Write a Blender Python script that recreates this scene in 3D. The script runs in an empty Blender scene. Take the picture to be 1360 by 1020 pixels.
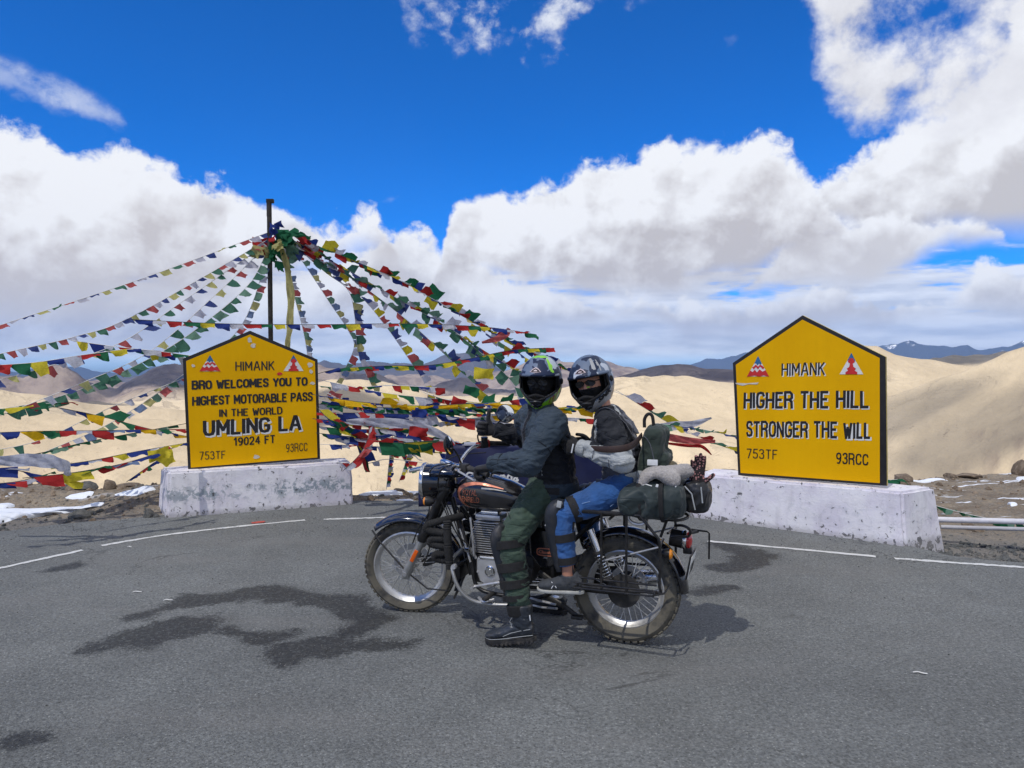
import bpy, bmesh, math, random
import numpy as np
from mathutils import Vector, Matrix, Euler, Quaternion

random.seed(7)
rng = np.random.default_rng(11)
SC = bpy.context.scene
COL = SC.collection
R = math.radians
PI = math.pi

# ------------------------------------------------------------------ camera
CAM_H = 1.72
PITCH = math.atan(35 / 1000)
cam_d = bpy.data.cameras.new('camera')
cam = bpy.data.objects.new('camera', cam_d)
COL.objects.link(cam)
cam.location = (0, 0, CAM_H)
cam.rotation_euler = (PI / 2 - PITCH, 0, 0)
cam_d.sensor_width = 36
cam_d.lens = 36 * 1000 / 1360
cam_d.clip_start = .05
cam_d.clip_end = 60000
SC.camera = cam

# ------------------------------------------------------------------ colour management, render
SC.view_settings.view_transform = 'Standard'
SC.view_settings.look = 'None'
SC.view_settings.exposure = 0.34
SC.view_settings.gamma = 1
SC.view_settings.use_curve_mapping = False
SC.render.engine = 'CYCLES'
SC.cycles.use_denoising = True
SC.cycles.max_bounces = 8
SC.cycles.transparent_max_bounces = 16
SC.cycles.volume_bounces = 0
SC.cycles.sample_clamp_indirect = 6

# ------------------------------------------------------------------ sun
SUN_AZ = R(-142)      # measured from +Y towards +X: the sun stands left of and a little behind the camera
SUN_EL = R(58)
SUN_DIR = Vector((math.sin(SUN_AZ) * math.cos(SUN_EL), math.cos(SUN_AZ) * math.cos(SUN_EL), math.sin(SUN_EL)))
sd = bpy.data.lights.new('sun', 'SUN')
sd.energy = 4.3
sd.angle = R(.53)
sd.color = (1, .955, .88)
sun = bpy.data.objects.new('sun', sd)
COL.objects.link(sun)
sun.rotation_euler = (-SUN_DIR).to_track_quat('-Z', 'Y').to_euler()
sun.location = (-30, -20, 60)


# ------------------------------------------------------------------ node expression helper
class X:
    """A socket with arithmetic: every operator adds one node."""
    nt = None

    def __init__(s, sock): s.s = sock

    @staticmethod
    def put(node, i, v):
        if isinstance(v, X): X.nt.links.new(v.s, node.inputs[i])
        else: node.inputs[i].default_value = v

    @staticmethod
    def m(op, a, b=0., c=0., clamp=False):
        n = X.nt.nodes.new('ShaderNodeMath'); n.operation = op; n.use_clamp = clamp
        X.put(n, 0, a); X.put(n, 1, b)
        if op in ('MULTIPLY_ADD', 'COMPARE', 'SMOOTH_MIN', 'SMOOTH_MAX'): X.put(n, 2, c)
        return X(n.outputs[0])

    def __add__(a, b): return X.m('ADD', a, b)
    __radd__ = __add__
    def __sub__(a, b): return X.m('SUBTRACT', a, b)
    def __rsub__(a, b): return X.m('SUBTRACT', b, a)
    def __mul__(a, b): return X.m('MULTIPLY', a, b)
    __rmul__ = __mul__
    def __truediv__(a, b): return X.m('DIVIDE', a, b)
    def __neg__(a): return X.m('MULTIPLY', a, -1.)
    def sat(a): return X.m('ADD', a, 0., clamp=True)
    def max(a, b): return X.m('MAXIMUM', a, b)
    def min(a, b): return X.m('MINIMUM', a, b)
    def abs(a): return X.m('ABSOLUTE', a)


def step(e0, e1, x):
    """smoothstep"""
    n = X.nt.nodes.new('ShaderNodeMapRange'); n.interpolation_type = 'SMOOTHSTEP'
    X.put(n, 0, x); X.put(n, 1, e0); X.put(n, 2, e1); n.inputs[3].default_value = 0; n.inputs[4].default_value = 1
    return X(n.outputs[0])


def lin(x, a, b, c, d):
    n = X.nt.nodes.new('ShaderNodeMapRange'); n.clamp = True
    for i, v in enumerate((x, a, b, c, d)): X.put(n, i, v)
    return X(n.outputs[0])


def xyz(v):
    n = X.nt.nodes.new('ShaderNodeSeparateXYZ'); X.nt.links.new(v.s, n.inputs[0])
    return X(n.outputs[0]), X(n.outputs[1]), X(n.outputs[2])


def vec(x, y, z):
    n = X.nt.nodes.new('ShaderNodeCombineXYZ')
    X.put(n, 0, x); X.put(n, 1, y); X.put(n, 2, z)
    return X(n.outputs[0])


def noise(v, scale, detail=4., rough=.55, dist=0., lac=2.):
    n = X.nt.nodes.new('ShaderNodeTexNoise')
    if v is not None: X.nt.links.new(v.s, n.inputs['Vector'])
    n.inputs['Scale'].default_value = scale
    n.inputs['Detail'].default_value = detail
    n.inputs['Roughness'].default_value = rough
    n.inputs['Distortion'].default_value = dist
    n.inputs['Lacunarity'].default_value = lac
    return X(n.outputs[0])


def voro(v, scale, feature='F1', out=0, rand=1., smooth=1.):
    n = X.nt.nodes.new('ShaderNodeTexVoronoi'); n.feature = feature
    if v is not None: X.nt.links.new(v.s, n.inputs['Vector'])
    n.inputs['Scale'].default_value = scale
    n.inputs['Randomness'].default_value = rand
    if feature == 'SMOOTH_F1': n.inputs['Smoothness'].default_value = smooth
    return X(n.outputs[out])


def mixc(f, a, b):
    n = X.nt.nodes.new('ShaderNodeMix'); n.data_type = 'RGBA'
    X.put(n, 0, f)
    for i, v in ((6, a), (7, b)):
        if isinstance(v, X): X.nt.links.new(v.s, n.inputs[i])
        else: n.inputs[i].default_value = tuple(v) + ((1,) if len(v) == 3 else ())
    return X(n.outputs[2])


def scalec(c, f):
    """colour times a factor"""
    n = X.nt.nodes.new('ShaderNodeVectorMath'); n.operation = 'SCALE'
    if isinstance(c, X): X.nt.links.new(c.s, n.inputs[0])
    else: n.inputs[0].default_value = c[:3]
    X.put(n, 3, f)
    return X(n.outputs[0])


def vmath(op, a, b):
    n = X.nt.nodes.new('ShaderNodeVectorMath'); n.operation = op
    for i, v in ((0, a), (1, b)):
        if isinstance(v, X): X.nt.links.new(v.s, n.inputs[i])
        else: n.inputs[i].default_value = v
    return X(n.outputs[0])


def curve1(x, pts, lo, hi):
    """piecewise function of x through pts [(x, y)]; y between lo and hi"""
    n = X.nt.nodes.new('ShaderNodeFloatCurve')
    x0, x1 = pts[0][0], pts[-1][0]
    c = n.mapping.curves[0]
    P = [((a - x0) / (x1 - x0), (b - lo) / (hi - lo)) for a, b in pts]
    c.points[0].location = P[0]; c.points[1].location = P[-1]
    for p in P[1:-1]: c.points.new(*p)
    n.mapping.update()
    t = lin(x, x0, x1, 0., 1.)
    X.nt.links.new(t.s, n.inputs['Value'])
    return X(n.outputs[0]) * (hi - lo) + lo


def coords(kind='Object'):
    n = X.nt.nodes.new('ShaderNodeTexCoord')
    return X(n.outputs[kind])


# ------------------------------------------------------------------ sky: Nishita blue, cumulus by direction
def ray(px, py):
    """direction of a sight line given in the photograph's pixels"""
    x = (px - 680) / 1000; z = -(py - 510) / 1000
    c, s = math.cos(PITCH), math.sin(PITCH)
    return Vector((x, c + z * s, -s + z * c))


def azel(px, py):
    d = ray(px, py)
    return math.atan2(d.x, d.y), d.z / math.hypot(d.x, d.y)
world = bpy.data.worlds.new('World')
SC.world = world
world.use_nodes = True
X.nt = world.node_tree
for n in list(X.nt.nodes): X.nt.nodes.remove(n)
wout = X.nt.nodes.new('ShaderNodeOutputWorld')
bg = X.nt.nodes.new('ShaderNodeBackground')
bg.inputs['Strength'].default_value = .084
X.nt.links.new(bg.outputs[0], wout.inputs[0])
sky = X.nt.nodes.new('ShaderNodeTexSky')
sky.sky_type = 'NISHITA'
sky.sun_disc = False
sky.sun_elevation = SUN_EL
sky.sun_rotation = SUN_AZ
sky.altitude = 5800
sky.air_density = 1.15
sky.dust_density = .3
sky.ozone_density = 2.2
D = coords('Generated')
dx, dy, dz = xyz(D)
az = X.m('ARCTAN2', dx, dy)
hyp = X.m('SQRT', dx * dx + dy * dy)
el = dz / (hyp + 1e-4)
blue = vmath('MULTIPLY', X(sky.outputs[0]), (.045, .87, 1.85))
# the noise lives on the direction sphere; low clouds are squeezed flat by distance
Q = vec(az, X.m('MINIMUM', el, 1.4), dz * .3)


QI = vec(az, el, 0.)


def shift(v, a, b, c=0.): return vmath('ADD', v, (a, b, c))


n_big = noise(Q, 5.5, 3., .5)
n_puff = noise(Q, 13., 9., .55, .15)
n_puff_up = noise(shift(Q, -.010, .016), 13., 9., .55, .15)     # the same field a little towards the sun
n_soft = noise(shift(Q, 3, 1), 7., 5., .5)
n_soft_up = noise(shift(Q, 3 - .03, 1.045), 7., 5., .5)
vor = voro(vmath('ADD', Q, scalec(vec(n_puff, n_big, n_puff), .05)), 17., 'SMOOTH_F1', 0, 1., .6)
n_fine = noise(Q, 46., 6., .6, .3)
n_fine_up = noise(shift(Q, -.003, .006), 46., 6., .6, .3)
relief = (n_puff - n_puff_up) * 2.6 + (n_soft - n_soft_up) * 2.2
flat = noise(vec(az * 1.0, el * 5.5, 0.), 8., 6., .55)
flat_up = noise(vec(az * 1.0 - .01, el * 5.5 + .05, 0.), 8., 6., .55)


def cc(pts): return [azel(*p) for p in pts]


def outward(pts, lo, hi):
    """extend a curve beyond both edges of the photograph"""
    a = cc(pts)
    return [(-1.5, a[0][1])] + a + [(1.5, a[-1][1])]


WHITE = (9.0, 9.15, 9.5)
GREY = (5.0, 4.85, 5.1)
LAV = (5.9, 6.0, 6.6)


def cumulus(base_col, top_pts, bot_pts, amp, edge, soft_bot, wmin, seed=0., light=1., base=GREY, top=WHITE):
    T = curve1(az, outward(top_pts, 0, 0), -.3, 1.)
    B = curve1(az, outward(bot_pts, 0, 0), -.3, 1.)
    disp = ((n_puff - .5) * 2.6 + (.42 - vor) * 1.3 + (n_fine - .5) * .9) * amp
    up = T + disp - el
    a = step(0., edge, up + (n_fine - .5) * edge * 1.5)
    b = step(-soft_bot, soft_bot, el - B - (n_soft - .5) * .09)
    m = a * b
    h = ((el - B) / (T - B + .02)).sat()
    lum = step(-.05, .72, h + relief * .35 + (n_soft - .5) * .42 + (.4 - vor) * .22)
    rim = step(.030, 0., up) * .22
    lum = (lum + relief * .55 + (n_fine - n_fine_up) * .5 + rim * wmin).sat()
    col = mixc(lum, base, top)
    col = scalec(col, light)
    return mixc(m, base_col, col)


c = blue
# pale low air just above the skyline
c = mixc(step(.10, -.01, el) * .55, c, (7.0, 7.8, 8.9))
# streaked far bank
bank = step(.38, .54, flat + step(.13, .02, el) * .20 - step(.09, .17, el) * .6 + (n_big - .5) * .25)
bl = ((flat - flat_up) * 3.6 + .55 + (n_soft - .5) * .5).sat()
c = mixc(bank * .92 * step(-.02, .012, el), c, mixc(bl, (6.1, 6.4, 7.1), (9.0, 9.2, 9.6)))
# back row of small cumulus
c = cumulus(c, [(-100, 380), (60, 385), (200, 370), (330, 365), (450, 345), (480, 330), (520, 305), (560, 300), (590, 330), (640, 350), (760, 385), (860, 400), (930, 395),
               (1000, 385), (1090, 372), (1130, 388), (1200, 395), (1270, 385), (1300, 345), (1360, 340), (1460, 335)],
            [(-100, 455), (200, 455), (400, 440), (520, 425), (640, 440), (780, 432), (850, 420), (930, 440), (1100, 425), (1360, 420), (1460, 420)],
            .022, .016, .020, .6, base=(6.0, 6.0, 6.4))
# left mass
c = cumulus(c, [(-200, 120), (-60, 150), (0, 160), (40, 153), (80, 165), (100, 192), (150, 188), (200, 200), (250, 228), (300, 232), (345, 262), (400, 282), (450, 296), (490, 275), (515, 300), (540, 350), (600, 420),
               (700, 470), (1000, 560), (1360, 600)],
            [(-200, 400), (0, 410), (150, 410), (300, 390), (420, 365), (520, 350), (600, 380), (1360, 380)],
            .024, .018, .035, 1., base=(6.1, 5.85, 5.95))
# far right mass reaching up out of the picture
c = cumulus(c, [(300, 700), (900, 420), (1000, 330), (1050, 262), (1085, 232), (1120, 205), (1170, 170), (1230, 135), (1290, 108), (1320, 60), (1400, -80), (1600, -300)],
            [(300, 350), (1000, 300), (1100, 310), (1200, 325), (1260, 318), (1360, 300), (1600, 280)],
            .030, .022, .030, .8, base=(5.8, 5.65, 5.8))
# lower piece of it
c = cumulus(c, [(300, 700), (940, 460), (980, 380), (1030, 325), (1080, 292), (1130, 282), (1180, 280), (1230, 292), (1290, 286), (1330, 300), (1345, 330), (1400, 420), (1600, 500)],
            [(300, 380), (1000, 380), (1100, 372), (1200, 352), (1260, 335), (1330, 322), (1600, 320)],
            .016, .014, .016, .8, base=(6.6, 6.5, 6.7))
# main right cumulus
c = cumulus(c, [(200, 700), (520, 520), (570, 380), (594, 300), (604, 268), (650, 252), (700, 238), (760, 226), (800, 212), (850, 200), (885, 186), (930, 198), (960, 190), (1000, 172), (1030, 176), (1055, 192),
               (1078, 222), (1110, 268), (1160, 320), (1230, 380), (1500, 600)],
            [(200, 380), (620, 372), (700, 384), (800, 388), (900, 380), (980, 362), (1060, 340), (1100, 330), (1500, 330)],
            .024, .020, .022, 1., base=(5.6, 5.4, 5.55))
# broken cloud, upper right
zone = step(-.10, .10, curve1(az, [(-1.5, -.6), azel(700, 900), azel(960, 330), (azel(1000, 60)[0], .20), (azel(1040, 60)[0], .52), (azel(1100, 80)[0], .62), (azel(1360, 60)[0], .9), (1.5, .9)], -.6, 1.)
            - X.m('ABSOLUTE', el - .42) * .9 - .30)
zone = step(azel(985, 60)[0], azel(1130, 60)[0], az + (el - .42) * .25) * step(.16, .30, el)
n_w = noise(shift(QI, 7, 2), 7., 10., .60, .12)
n_w2 = noise(shift(QI, 7 - .014, 2.02), 7., 10., .60, .12)
wm = step(.46, .66, n_w + (n_fine - .5) * .12 + zone * .13 - (1. - zone) * .42)
c = mixc(wm, c, mixc(((n_w - n_w2) * 3.0 + .60 + (n_soft - .5) * .9).sat(), (6.0, 6.0, 6.5), (8.7, 8.8, 9.2)))


# small loose wisps
def wisp(c, px, py, rx, ry, tilt, k=.9):
    a0, e0 = azel(px, py)
    u = az - a0; v = el - e0
    ca, sa = math.cos(tilt), math.sin(tilt)
    uu = (u * ca + v * sa) / rx; vv = (v * ca - u * sa) / ry
    f = 1. - X.m('SQRT', uu * uu + vv * vv)
    m = step(.25, 1.15, f * .8 + (n_w - .5) * 3.2 + (n_puff - .5) * 2.2 + (n_fine - .5) * .8) * step(-.15, .45, f + (n_fine - .5) * .5)
    return mixc(m * k, c, mixc((relief + .7).sat(), (6.0, 6.3, 7.2), (8.6, 8.9, 9.4)))


c = wisp(c, 650, -14, .20, .115, -.03, .98)
c = wisp(c, 640, 5, .09, .06, -.1, .8)
c = wisp(c, 722, 22, .065, .075, .2, .9)
c = wisp(c, 20, 110, .09, .022, -.35, .38)
c = wisp(c, 105, 136, .085, .020, -.42, .5)
c = wisp(c, 962, 52, .03, .016, 0, .3)
c = wisp(c, 520, 265, .035, .016, .3, .3)
# overhead and behind the camera: scattered cumulus on a flat layer
pl = vec(dx / (dz.abs() + .15), dy / (dz.abs() + .15), 0.)
n_o = noise(pl, 1.6, 6., .55, .2)
over = step(.50, .60, n_o) * (step(.55, .80, el) + step(.9, 1.2, az.abs()) * step(.02, .1, dz)).sat()
c = mixc(over, c, mixc(step(.5, .72, n_o), (8.2, 8.4, 8.8), (5.6, 5.6, 6.0)))
c = mixc(step(.0, -.03, el), c, (2.2, 2.0, 1.7))
X.nt.links.new(c.s, bg.inputs['Color'])
world.cycles.sampling_method = 'MANUAL'
world.cycles.sample_map_resolution = 512


# ------------------------------------------------------------------ numpy value noise
_P = rng.integers(0, 1 << 30, 4096)


def _h(ix, iy, iz):
    k = (ix * 73856093) ^ (iy * 19349663) ^ (iz * 83492791)
    return (_P[k & 4095] & 0xffff) / 65535.


def vnoise(x, y, z=None):
    x = np.asarray(x, float); y = np.asarray(y, float); z = np.zeros_like(x) if z is None else np.asarray(z, float) + np.zeros_like(x)
    ix, iy, iz = (np.floor(v).astype(np.int64) for v in (x, y, z))
    fx, fy, fz = x - ix, y - iy, z - iz
    fx, fy, fz = (t * t * (3 - 2 * t) for t in (fx, fy, fz))
    r = 0
    for a in (0, 1):
        for b in (0, 1):
            for c_ in (0, 1):
                r = r + _h(ix + a, iy + b, iz + c_) * (fx if a else 1 - fx) * (fy if b else 1 - fy) * (fz if c_ else 1 - fz)
    return r * 2 - 1


def fbm(x, y, z=None, o=5, g=.5):
    s, a, f = 0, 1, 1
    for i in range(o):
        s = s + a * vnoise(np.asarray(x) * f + i * 17.3, np.asarray(y) * f - i * 9.1, None if z is None else np.asarray(z) * f + i * 5.7)
        a *= g; f *= 2.03
    return s


# ------------------------------------------------------------------ materials
MATS = {}


def new_mat(name):
    m = bpy.data.materials.new(name); m.use_nodes = True
    X.nt = m.node_tree
    b = X.nt.nodes['Principled BSDF']
    return m, b


def setc(b, key, v):
    if isinstance(v, X): X.nt.links.new(v.s, b.inputs[key])
    else: b.inputs[key].default_value = v if not isinstance(v, tuple) or len(v) == 4 else (*v, 1)


def bump(b, h, strength=.3, dist=.01):
    n = X.nt.nodes.new('ShaderNodeBump')
    n.inputs['Strength'].default_value = strength
    n.inputs['Distance'].default_value = dist
    X.nt.links.new(h.s, n.inputs['Height'])
    X.nt.links.new(n.outputs[0], b.inputs['Normal'])


def mat(name, col, rough=.5, metal=0., var=.14, vs=14., bmp=0., bs=120., bd=.002, dust=0., coat=0., spec=None, rvar=.12, alpha=1., trans=0., weave=0.):
    """everyday surface: base colour with uneven tone, uneven gloss, optional dust and fine relief"""
    if name in MATS: return MATS[name]
    m, b = new_mat(name)
    v = coords('Object')
    n1 = noise(v, vs, 5., .6)
    f = lin(n1, .3, .7, 1 - var, 1 + var)
    cc_ = scalec(col, f)
    if dust:
        nd = noise(v, vs * .6, 6., .65, .3)
        dm = step(.45, .78, nd) * dust
        cc_ = mixc(dm, cc_, (.30, .26, .21))
    else: dm = None
    setc(b, 'Base Color', cc_)
    r = lin(noise(v, vs * 2.3, 3., .6), .3, .7, max(0.02, rough - rvar), min(1, rough + rvar))
    if dm is not None: r = (r + dm * .5).sat()
    setc(b, 'Roughness', r)
    b.inputs['Metallic'].default_value = metal
    if spec is not None: b.inputs['Specular IOR Level'].default_value = spec
    if coat: b.inputs['Coat Weight'].default_value = coat; b.inputs['Coat Roughness'].default_value = .06
    if trans: b.inputs['Transmission Weight'].default_value = trans
    if bmp:
        h = noise(v, bs, 5., .6)
        if weave: h = h + noise(v, bs * .12, 3., .5, .8) * weave
        bump(b, h, bmp, bd)
    MATS[name] = m
    return m


# ------------------------------------------------------------------ mesh builder
class MB:
    def __init__(s): s.v = []; s.f = []

    def add(s, vs, fs):
        o = len(s.v)
        s.v += [tuple(p) for p in vs]
        s.f += [tuple(i + o for i in f) for f in fs]
        return s

    def box(s, c, d, rot=None, bev=0.):
        hx, hy, hz = d[0] / 2, d[1] / 2, d[2] / 2
        c = Vector(c)
        if bev <= 0:
            P = [Vector((a * hx, b * hy, e * hz)) for a in (-1, 1) for b in (-1, 1) for e in (-1, 1)]
            F = [(0, 1, 3, 2), (4, 6, 7, 5), (0, 4, 5, 1), (2, 3, 7, 6), (0, 2, 6, 4), (1, 5, 7, 3)]
        else:
            bm = bmesh.new(); bmesh.ops.create_cube(bm, size=1)
            for v in bm.verts: v.co = Vector((v.co.x * d[0], v.co.y * d[1], v.co.z * d[2]))
            bmesh.ops.bevel(bm, geom=list(bm.edges), offset=min(bev, .49 * min(d)), segments=2, affect='EDGES', profile=.6)
            bm.verts.index_update()
            P = [v.co.copy() for v in bm.verts]; F = [tuple(v.index for v in f.verts) for f in bm.faces]; bm.free()
        if rot is not None: P = [rot @ p for p in P]
        return s.add([p + c for p in P], F)

    def loft(s, pts, rad, n=12, up=None, cap=True, closed=False, smooth=0):
        """swept tube: rad is a number or a list of numbers or of (width, height)"""
        pts = [Vector(p) for p in pts]
        m = len(pts)
        if not isinstance(rad, (list, tuple)): rad = [rad] * m
        rad = [(r, r) if not isinstance(r, (tuple, list)) else r for r in rad]
        if smooth and m > 2: pts, rad = resample(pts, rad, smooth, closed); m = len(pts)
        upv = Vector(up) if up else None
        vs = []; prev = None
        for i, p in enumerate(pts):
            if closed: t = pts[(i + 1) % m] - pts[i - 1]
            else: t = pts[min(i + 1, m - 1)] - pts[max(i - 1, 0)]
            if t.length < 1e-9: t = Vector((0, 0, 1))
            t.normalize()
            if upv is not None: a = upv - t * upv.dot(t)
            elif prev is None:
                a = Vector((0, 0, 1)) - t * t.z
                if a.length < .15: a = Vector((0, 1, 0)) - t * t.y
            else: a = prev - t * prev.dot(t)
            if a.length < 1e-6: a = t.orthogonal()
            a.normalize(); prev = a
            b = t.cross(a)
            for k in range(n):
                w = 2 * PI * k / n
                vs.append(p + b * (math.cos(w) * rad[i][0]) + a * (math.sin(w) * rad[i][1]))
        fs = []
        for i in range(m if closed else m - 1):
            j = (i + 1) % m
            for k in range(n):
                l = (k + 1) % n
                fs.append((i * n + k, i * n + l, j * n + l, j * n + k))
        if cap and not closed:
            fs.append(tuple(reversed(range(n)))); fs.append(tuple(range((m - 1) * n, m * n)))
        return s.add(vs, fs)

    def capsule(s, a, b, ra, rb, n=14, fl=1., up=None):
        """limb with round ends; fl flattens it along the up axis"""
        a, b = Vector(a), Vector(b); d = (b - a).normalized()
        P = []; Rr = []
        for k in range(6):
            w = PI / 2 * k / 5.5 + .04
            P.append(a - d * ra * math.cos(w)); Rr.append((ra * math.sin(w), ra * fl * math.sin(w)))
        P.append(a); Rr.append((ra, ra * fl)); P.append(b); Rr.append((rb, rb * fl))
        for k in range(5, -1, -1):
            w = PI / 2 * k / 5.5 + .04
            P.append(b + d * rb * math.cos(w)); Rr.append((rb * math.sin(w), rb * fl * math.sin(w)))
        return s.loft(P, Rr, n, up)

    def ball(s, c, r, n=16, rot=None):
        if not isinstance(r, (tuple, list)): r = (r, r, r)
        c = Vector(c); V = []; F = []; m = n // 2 + 1
        for i in range(m):
            th = PI * (i + .02) / (m - 1 + .04)
            for k in range(n):
                ph = 2 * PI * k / n
                p = Vector((math.sin(th) * math.cos(ph) * r[0], math.sin(th) * math.sin(ph) * r[1], math.cos(th) * r[2]))
                if rot is not None: p = rot @ p
                V.append(p + c)
        for i in range(m - 1):
            for k in range(n):
                l = (k + 1) % n
                F.append((i * n + k, (i + 1) * n + k, (i + 1) * n + l, i * n + l))
        F.append(tuple(range(n))); F.append(tuple(reversed(range((m - 1) * n, m * n))))
        return s.add(V, F)

    def lathe(s, prof, c=(0, 0, 0), axis='Y', n=24, closed=False, rot=None):
        """profile [(radius, height along axis)] turned round the axis"""
        c = Vector(c); m = len(prof); V = []
        for r, h in prof:
            for k in range(n):
                w = 2 * PI * k / n
                a, b = r * math.cos(w), r * math.sin(w)
                p = {'Y': Vector((a, h, b)), 'Z': Vector((a, b, h)), 'X': Vector((h, a, b))}[axis]
                if rot is not None: p = rot @ p
                V.append(p + c)
        F = []
        for i in range(m if closed else m - 1):
            j = (i + 1) % m
            for k in range(n):
                l = (k + 1) % n
                F.append((i * n + k, j * n + k, j * n + l, i * n + l))
        if not closed:
            F.append(tuple(range(n))); F.append(tuple(reversed(range((m - 1) * n, m * n))))
        return s.add(V, F)

    def cyl(s, a, b, r, n=14, r2=None):
        return s.loft([a, b], [r, r if r2 is None else r2], n)

    def prism(s, poly, y0, y1, plane='XZ', mtx=None):
        """outline in a plane, thickened; plane XZ spans y0..y1"""
        n = len(poly)
        def P(a, b, h): return {'XZ': Vector((a, h, b)), 'XY': Vector((a, b, h)), 'YZ': Vector((h, a, b))}[plane]
        V = [P(a, b, y0) for a, b in poly] + [P(a, b, y1) for a, b in poly]
        if mtx is not None: V = [mtx @ v for v in V]
        F = [tuple(range(n)), tuple(reversed(range(n, 2 * n)))] + [(i, i + n, (i + 1) % n + n, (i + 1) % n) for i in range(n)]
        return s.add(V, F)

    def mesh(s, name, smooth=True, ang=40):
        me = bpy.data.meshes.new(name)
        me.from_pydata(s.v, [], s.f)
        bm = bmesh.new(); bm.from_mesh(me); bmesh.ops.recalc_face_normals(bm, faces=bm.faces); bm.to_mesh(me); bm.free()
        if smooth and len(me.polygons):
            me.shade_smooth(); me.set_sharp_from_angle(angle=R(ang))
        return me

    def build(s, name, material, parent=None, smooth=True, bevel=0., ang=40, kind=None):
        o = link(name, s.mesh(name, smooth, ang), material, parent)
        if bevel:
            md = o.modifiers.new('bevel', 'BEVEL'); md.width = bevel; md.segments = 2; md.limit_method = 'ANGLE'; md.angle_limit = R(35)
        if kind: o['kind'] = kind
        return o


def resample(pts, rad, k, closed=False):
    m = len(pts); P = []; Q_ = []
    rng_ = range(m) if closed else range(m - 1)
    g = (lambda i: i % m) if closed else (lambda i: min(max(i, 0), m - 1))
    for i in rng_:
        a, b, c_, d = (g(i - 1), g(i), g(i + 1), g(i + 2))
        for j in range(k):
            t = j / k; t2, t3 = t * t, t * t * t
            w = (-.5 * t3 + t2 - .5 * t, 1.5 * t3 - 2.5 * t2 + 1, -1.5 * t3 + 2 * t2 + .5 * t, .5 * t3 - .5 * t2)
            P.append(pts[a] * w[0] + pts[b] * w[1] + pts[c_] * w[2] + pts[d] * w[3])
            Q_.append(tuple(max(1e-4, rad[a][q] * w[0] + rad[b][q] * w[1] + rad[c_][q] * w[2] + rad[d][q] * w[3]) for q in (0, 1)))
    if not closed: P.append(pts[-1]); Q_.append(rad[-1])
    return P, Q_


def link(name, data, material=None, parent=None):
    o = bpy.data.objects.new(name, data)
    COL.objects.link(o)
    if material is not None and data is not None:
        if not data.materials: data.materials.append(material)
    if parent is not None: o.parent = parent
    return o


def empty(name, loc=(0, 0, 0), rz=0., label=None, cat=None, group=None):
    o = bpy.data.objects.new(name, None); COL.objects.link(o)
    o.empty_display_size = .1
    o.location = loc; o.rotation_euler = (0, 0, rz)
    tag(o, label, cat, group)
    return o


def tag(o, label=None, cat=None, group=None, kind=None):
    if label: o['label'] = label
    if cat: o['category'] = cat
    if group: o['group'] = group
    if kind: o['kind'] = kind
    return o


def fuse(name, mb, voxel, material, parent=None, smooth=6, disp=None, factor=.5):
    """union of closed shapes into one continuous skin"""
    me = mb.mesh('tmp', False)
    t = bpy.data.objects.new('tmp', me); COL.objects.link(t)
    r = t.modifiers.new('r', 'REMESH'); r.mode = 'VOXEL'; r.voxel_size = voxel
    if smooth:
        q = t.modifiers.new('s', 'SMOOTH'); q.factor = factor; q.iterations = smooth
    dg = bpy.context.evaluated_depsgraph_get()
    res = bpy.data.meshes.new_from_object(t.evaluated_get(dg))
    bpy.data.objects.remove(t); bpy.data.meshes.remove(me)
    res.name = name
    if disp is not None:
        n = len(res.vertices)
        co = np.empty(n * 3); res.vertices.foreach_get('co', co); co = co.reshape(-1, 3)
        no = np.empty(n * 3); res.vertices.foreach_get('normal', no); no = no.reshape(-1, 3)
        co = co + no * disp(co)[:, None]
        res.vertices.foreach_set('co', co.ravel()); res.update()
    res.shade_smooth()
    res.materials.clear()
    return link(name, res, material, parent)


def folds(amp, axis_scale=(9, 9, 26), seed=0, ridge=True):
    """cloth creases: ridged noise stretched along the limb"""
    def f(co):
        x, y, z = (co[:, i] * axis_scale[i] + seed for i in range(3))
        w = fbm(co[:, 0] * 4 + seed, co[:, 1] * 4, co[:, 2] * 4, 2) * 1.1
        n = fbm(x + w, y + w, z - w, 3)
        if ridge: n = 1 - 2.2 * np.abs(n)
        return n * amp
    return f


def ground_pt(px, py, z=0.):
    d = ray(px, py); t = (z - CAM_H) / d.z
    return Vector((d.x * t, d.y * t, z))


def P3(px, py, depth):
    d = ray(px, py)
    return Vector((0, 0, CAM_H)) + d * (depth / d.y)


def textmesh(body, h=None, off=0., spacing=1., shear=0., res=3):
    """flat letters as vertex and face lists, baseline at 0, height of capitals 1"""
    cu = bpy.data.curves.new('t', 'FONT'); cu.body = body; cu.size = 1; cu.resolution_u = res
    cu.offset = off; cu.space_character = spacing; cu.shear = shear; cu.dimensions = '2D'; cu.fill_mode = 'FRONT'
    o = bpy.data.objects.new('t', cu); COL.objects.link(o)
    dg = bpy.context.evaluated_depsgraph_get()
    me = bpy.data.meshes.new_from_object(o.evaluated_get(dg))
    V = [(v.co.x, v.co.y) for v in me.vertices]; F = [tuple(p.vertices) for p in me.polygons]
    bpy.data.objects.remove(o); bpy.data.meshes.remove(me)
    return V, F


# ================================================================== GROUND
def poly_sheet(name, pts, z, material, thick=0.):
    bm = bmesh.new()
    vs = [bm.verts.new((x, y, z)) for x, y in pts]
    bm.faces.new(vs)
    bmesh.ops.triangulate(bm, faces=bm.faces[:])
    me = bpy.data.meshes.new(name); bm.normal_update(); bm.to_mesh(me); bm.free()
    if me.polygons[0].normal.z < 0: me.flip_normals()
    return link(name, me, material)


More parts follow.
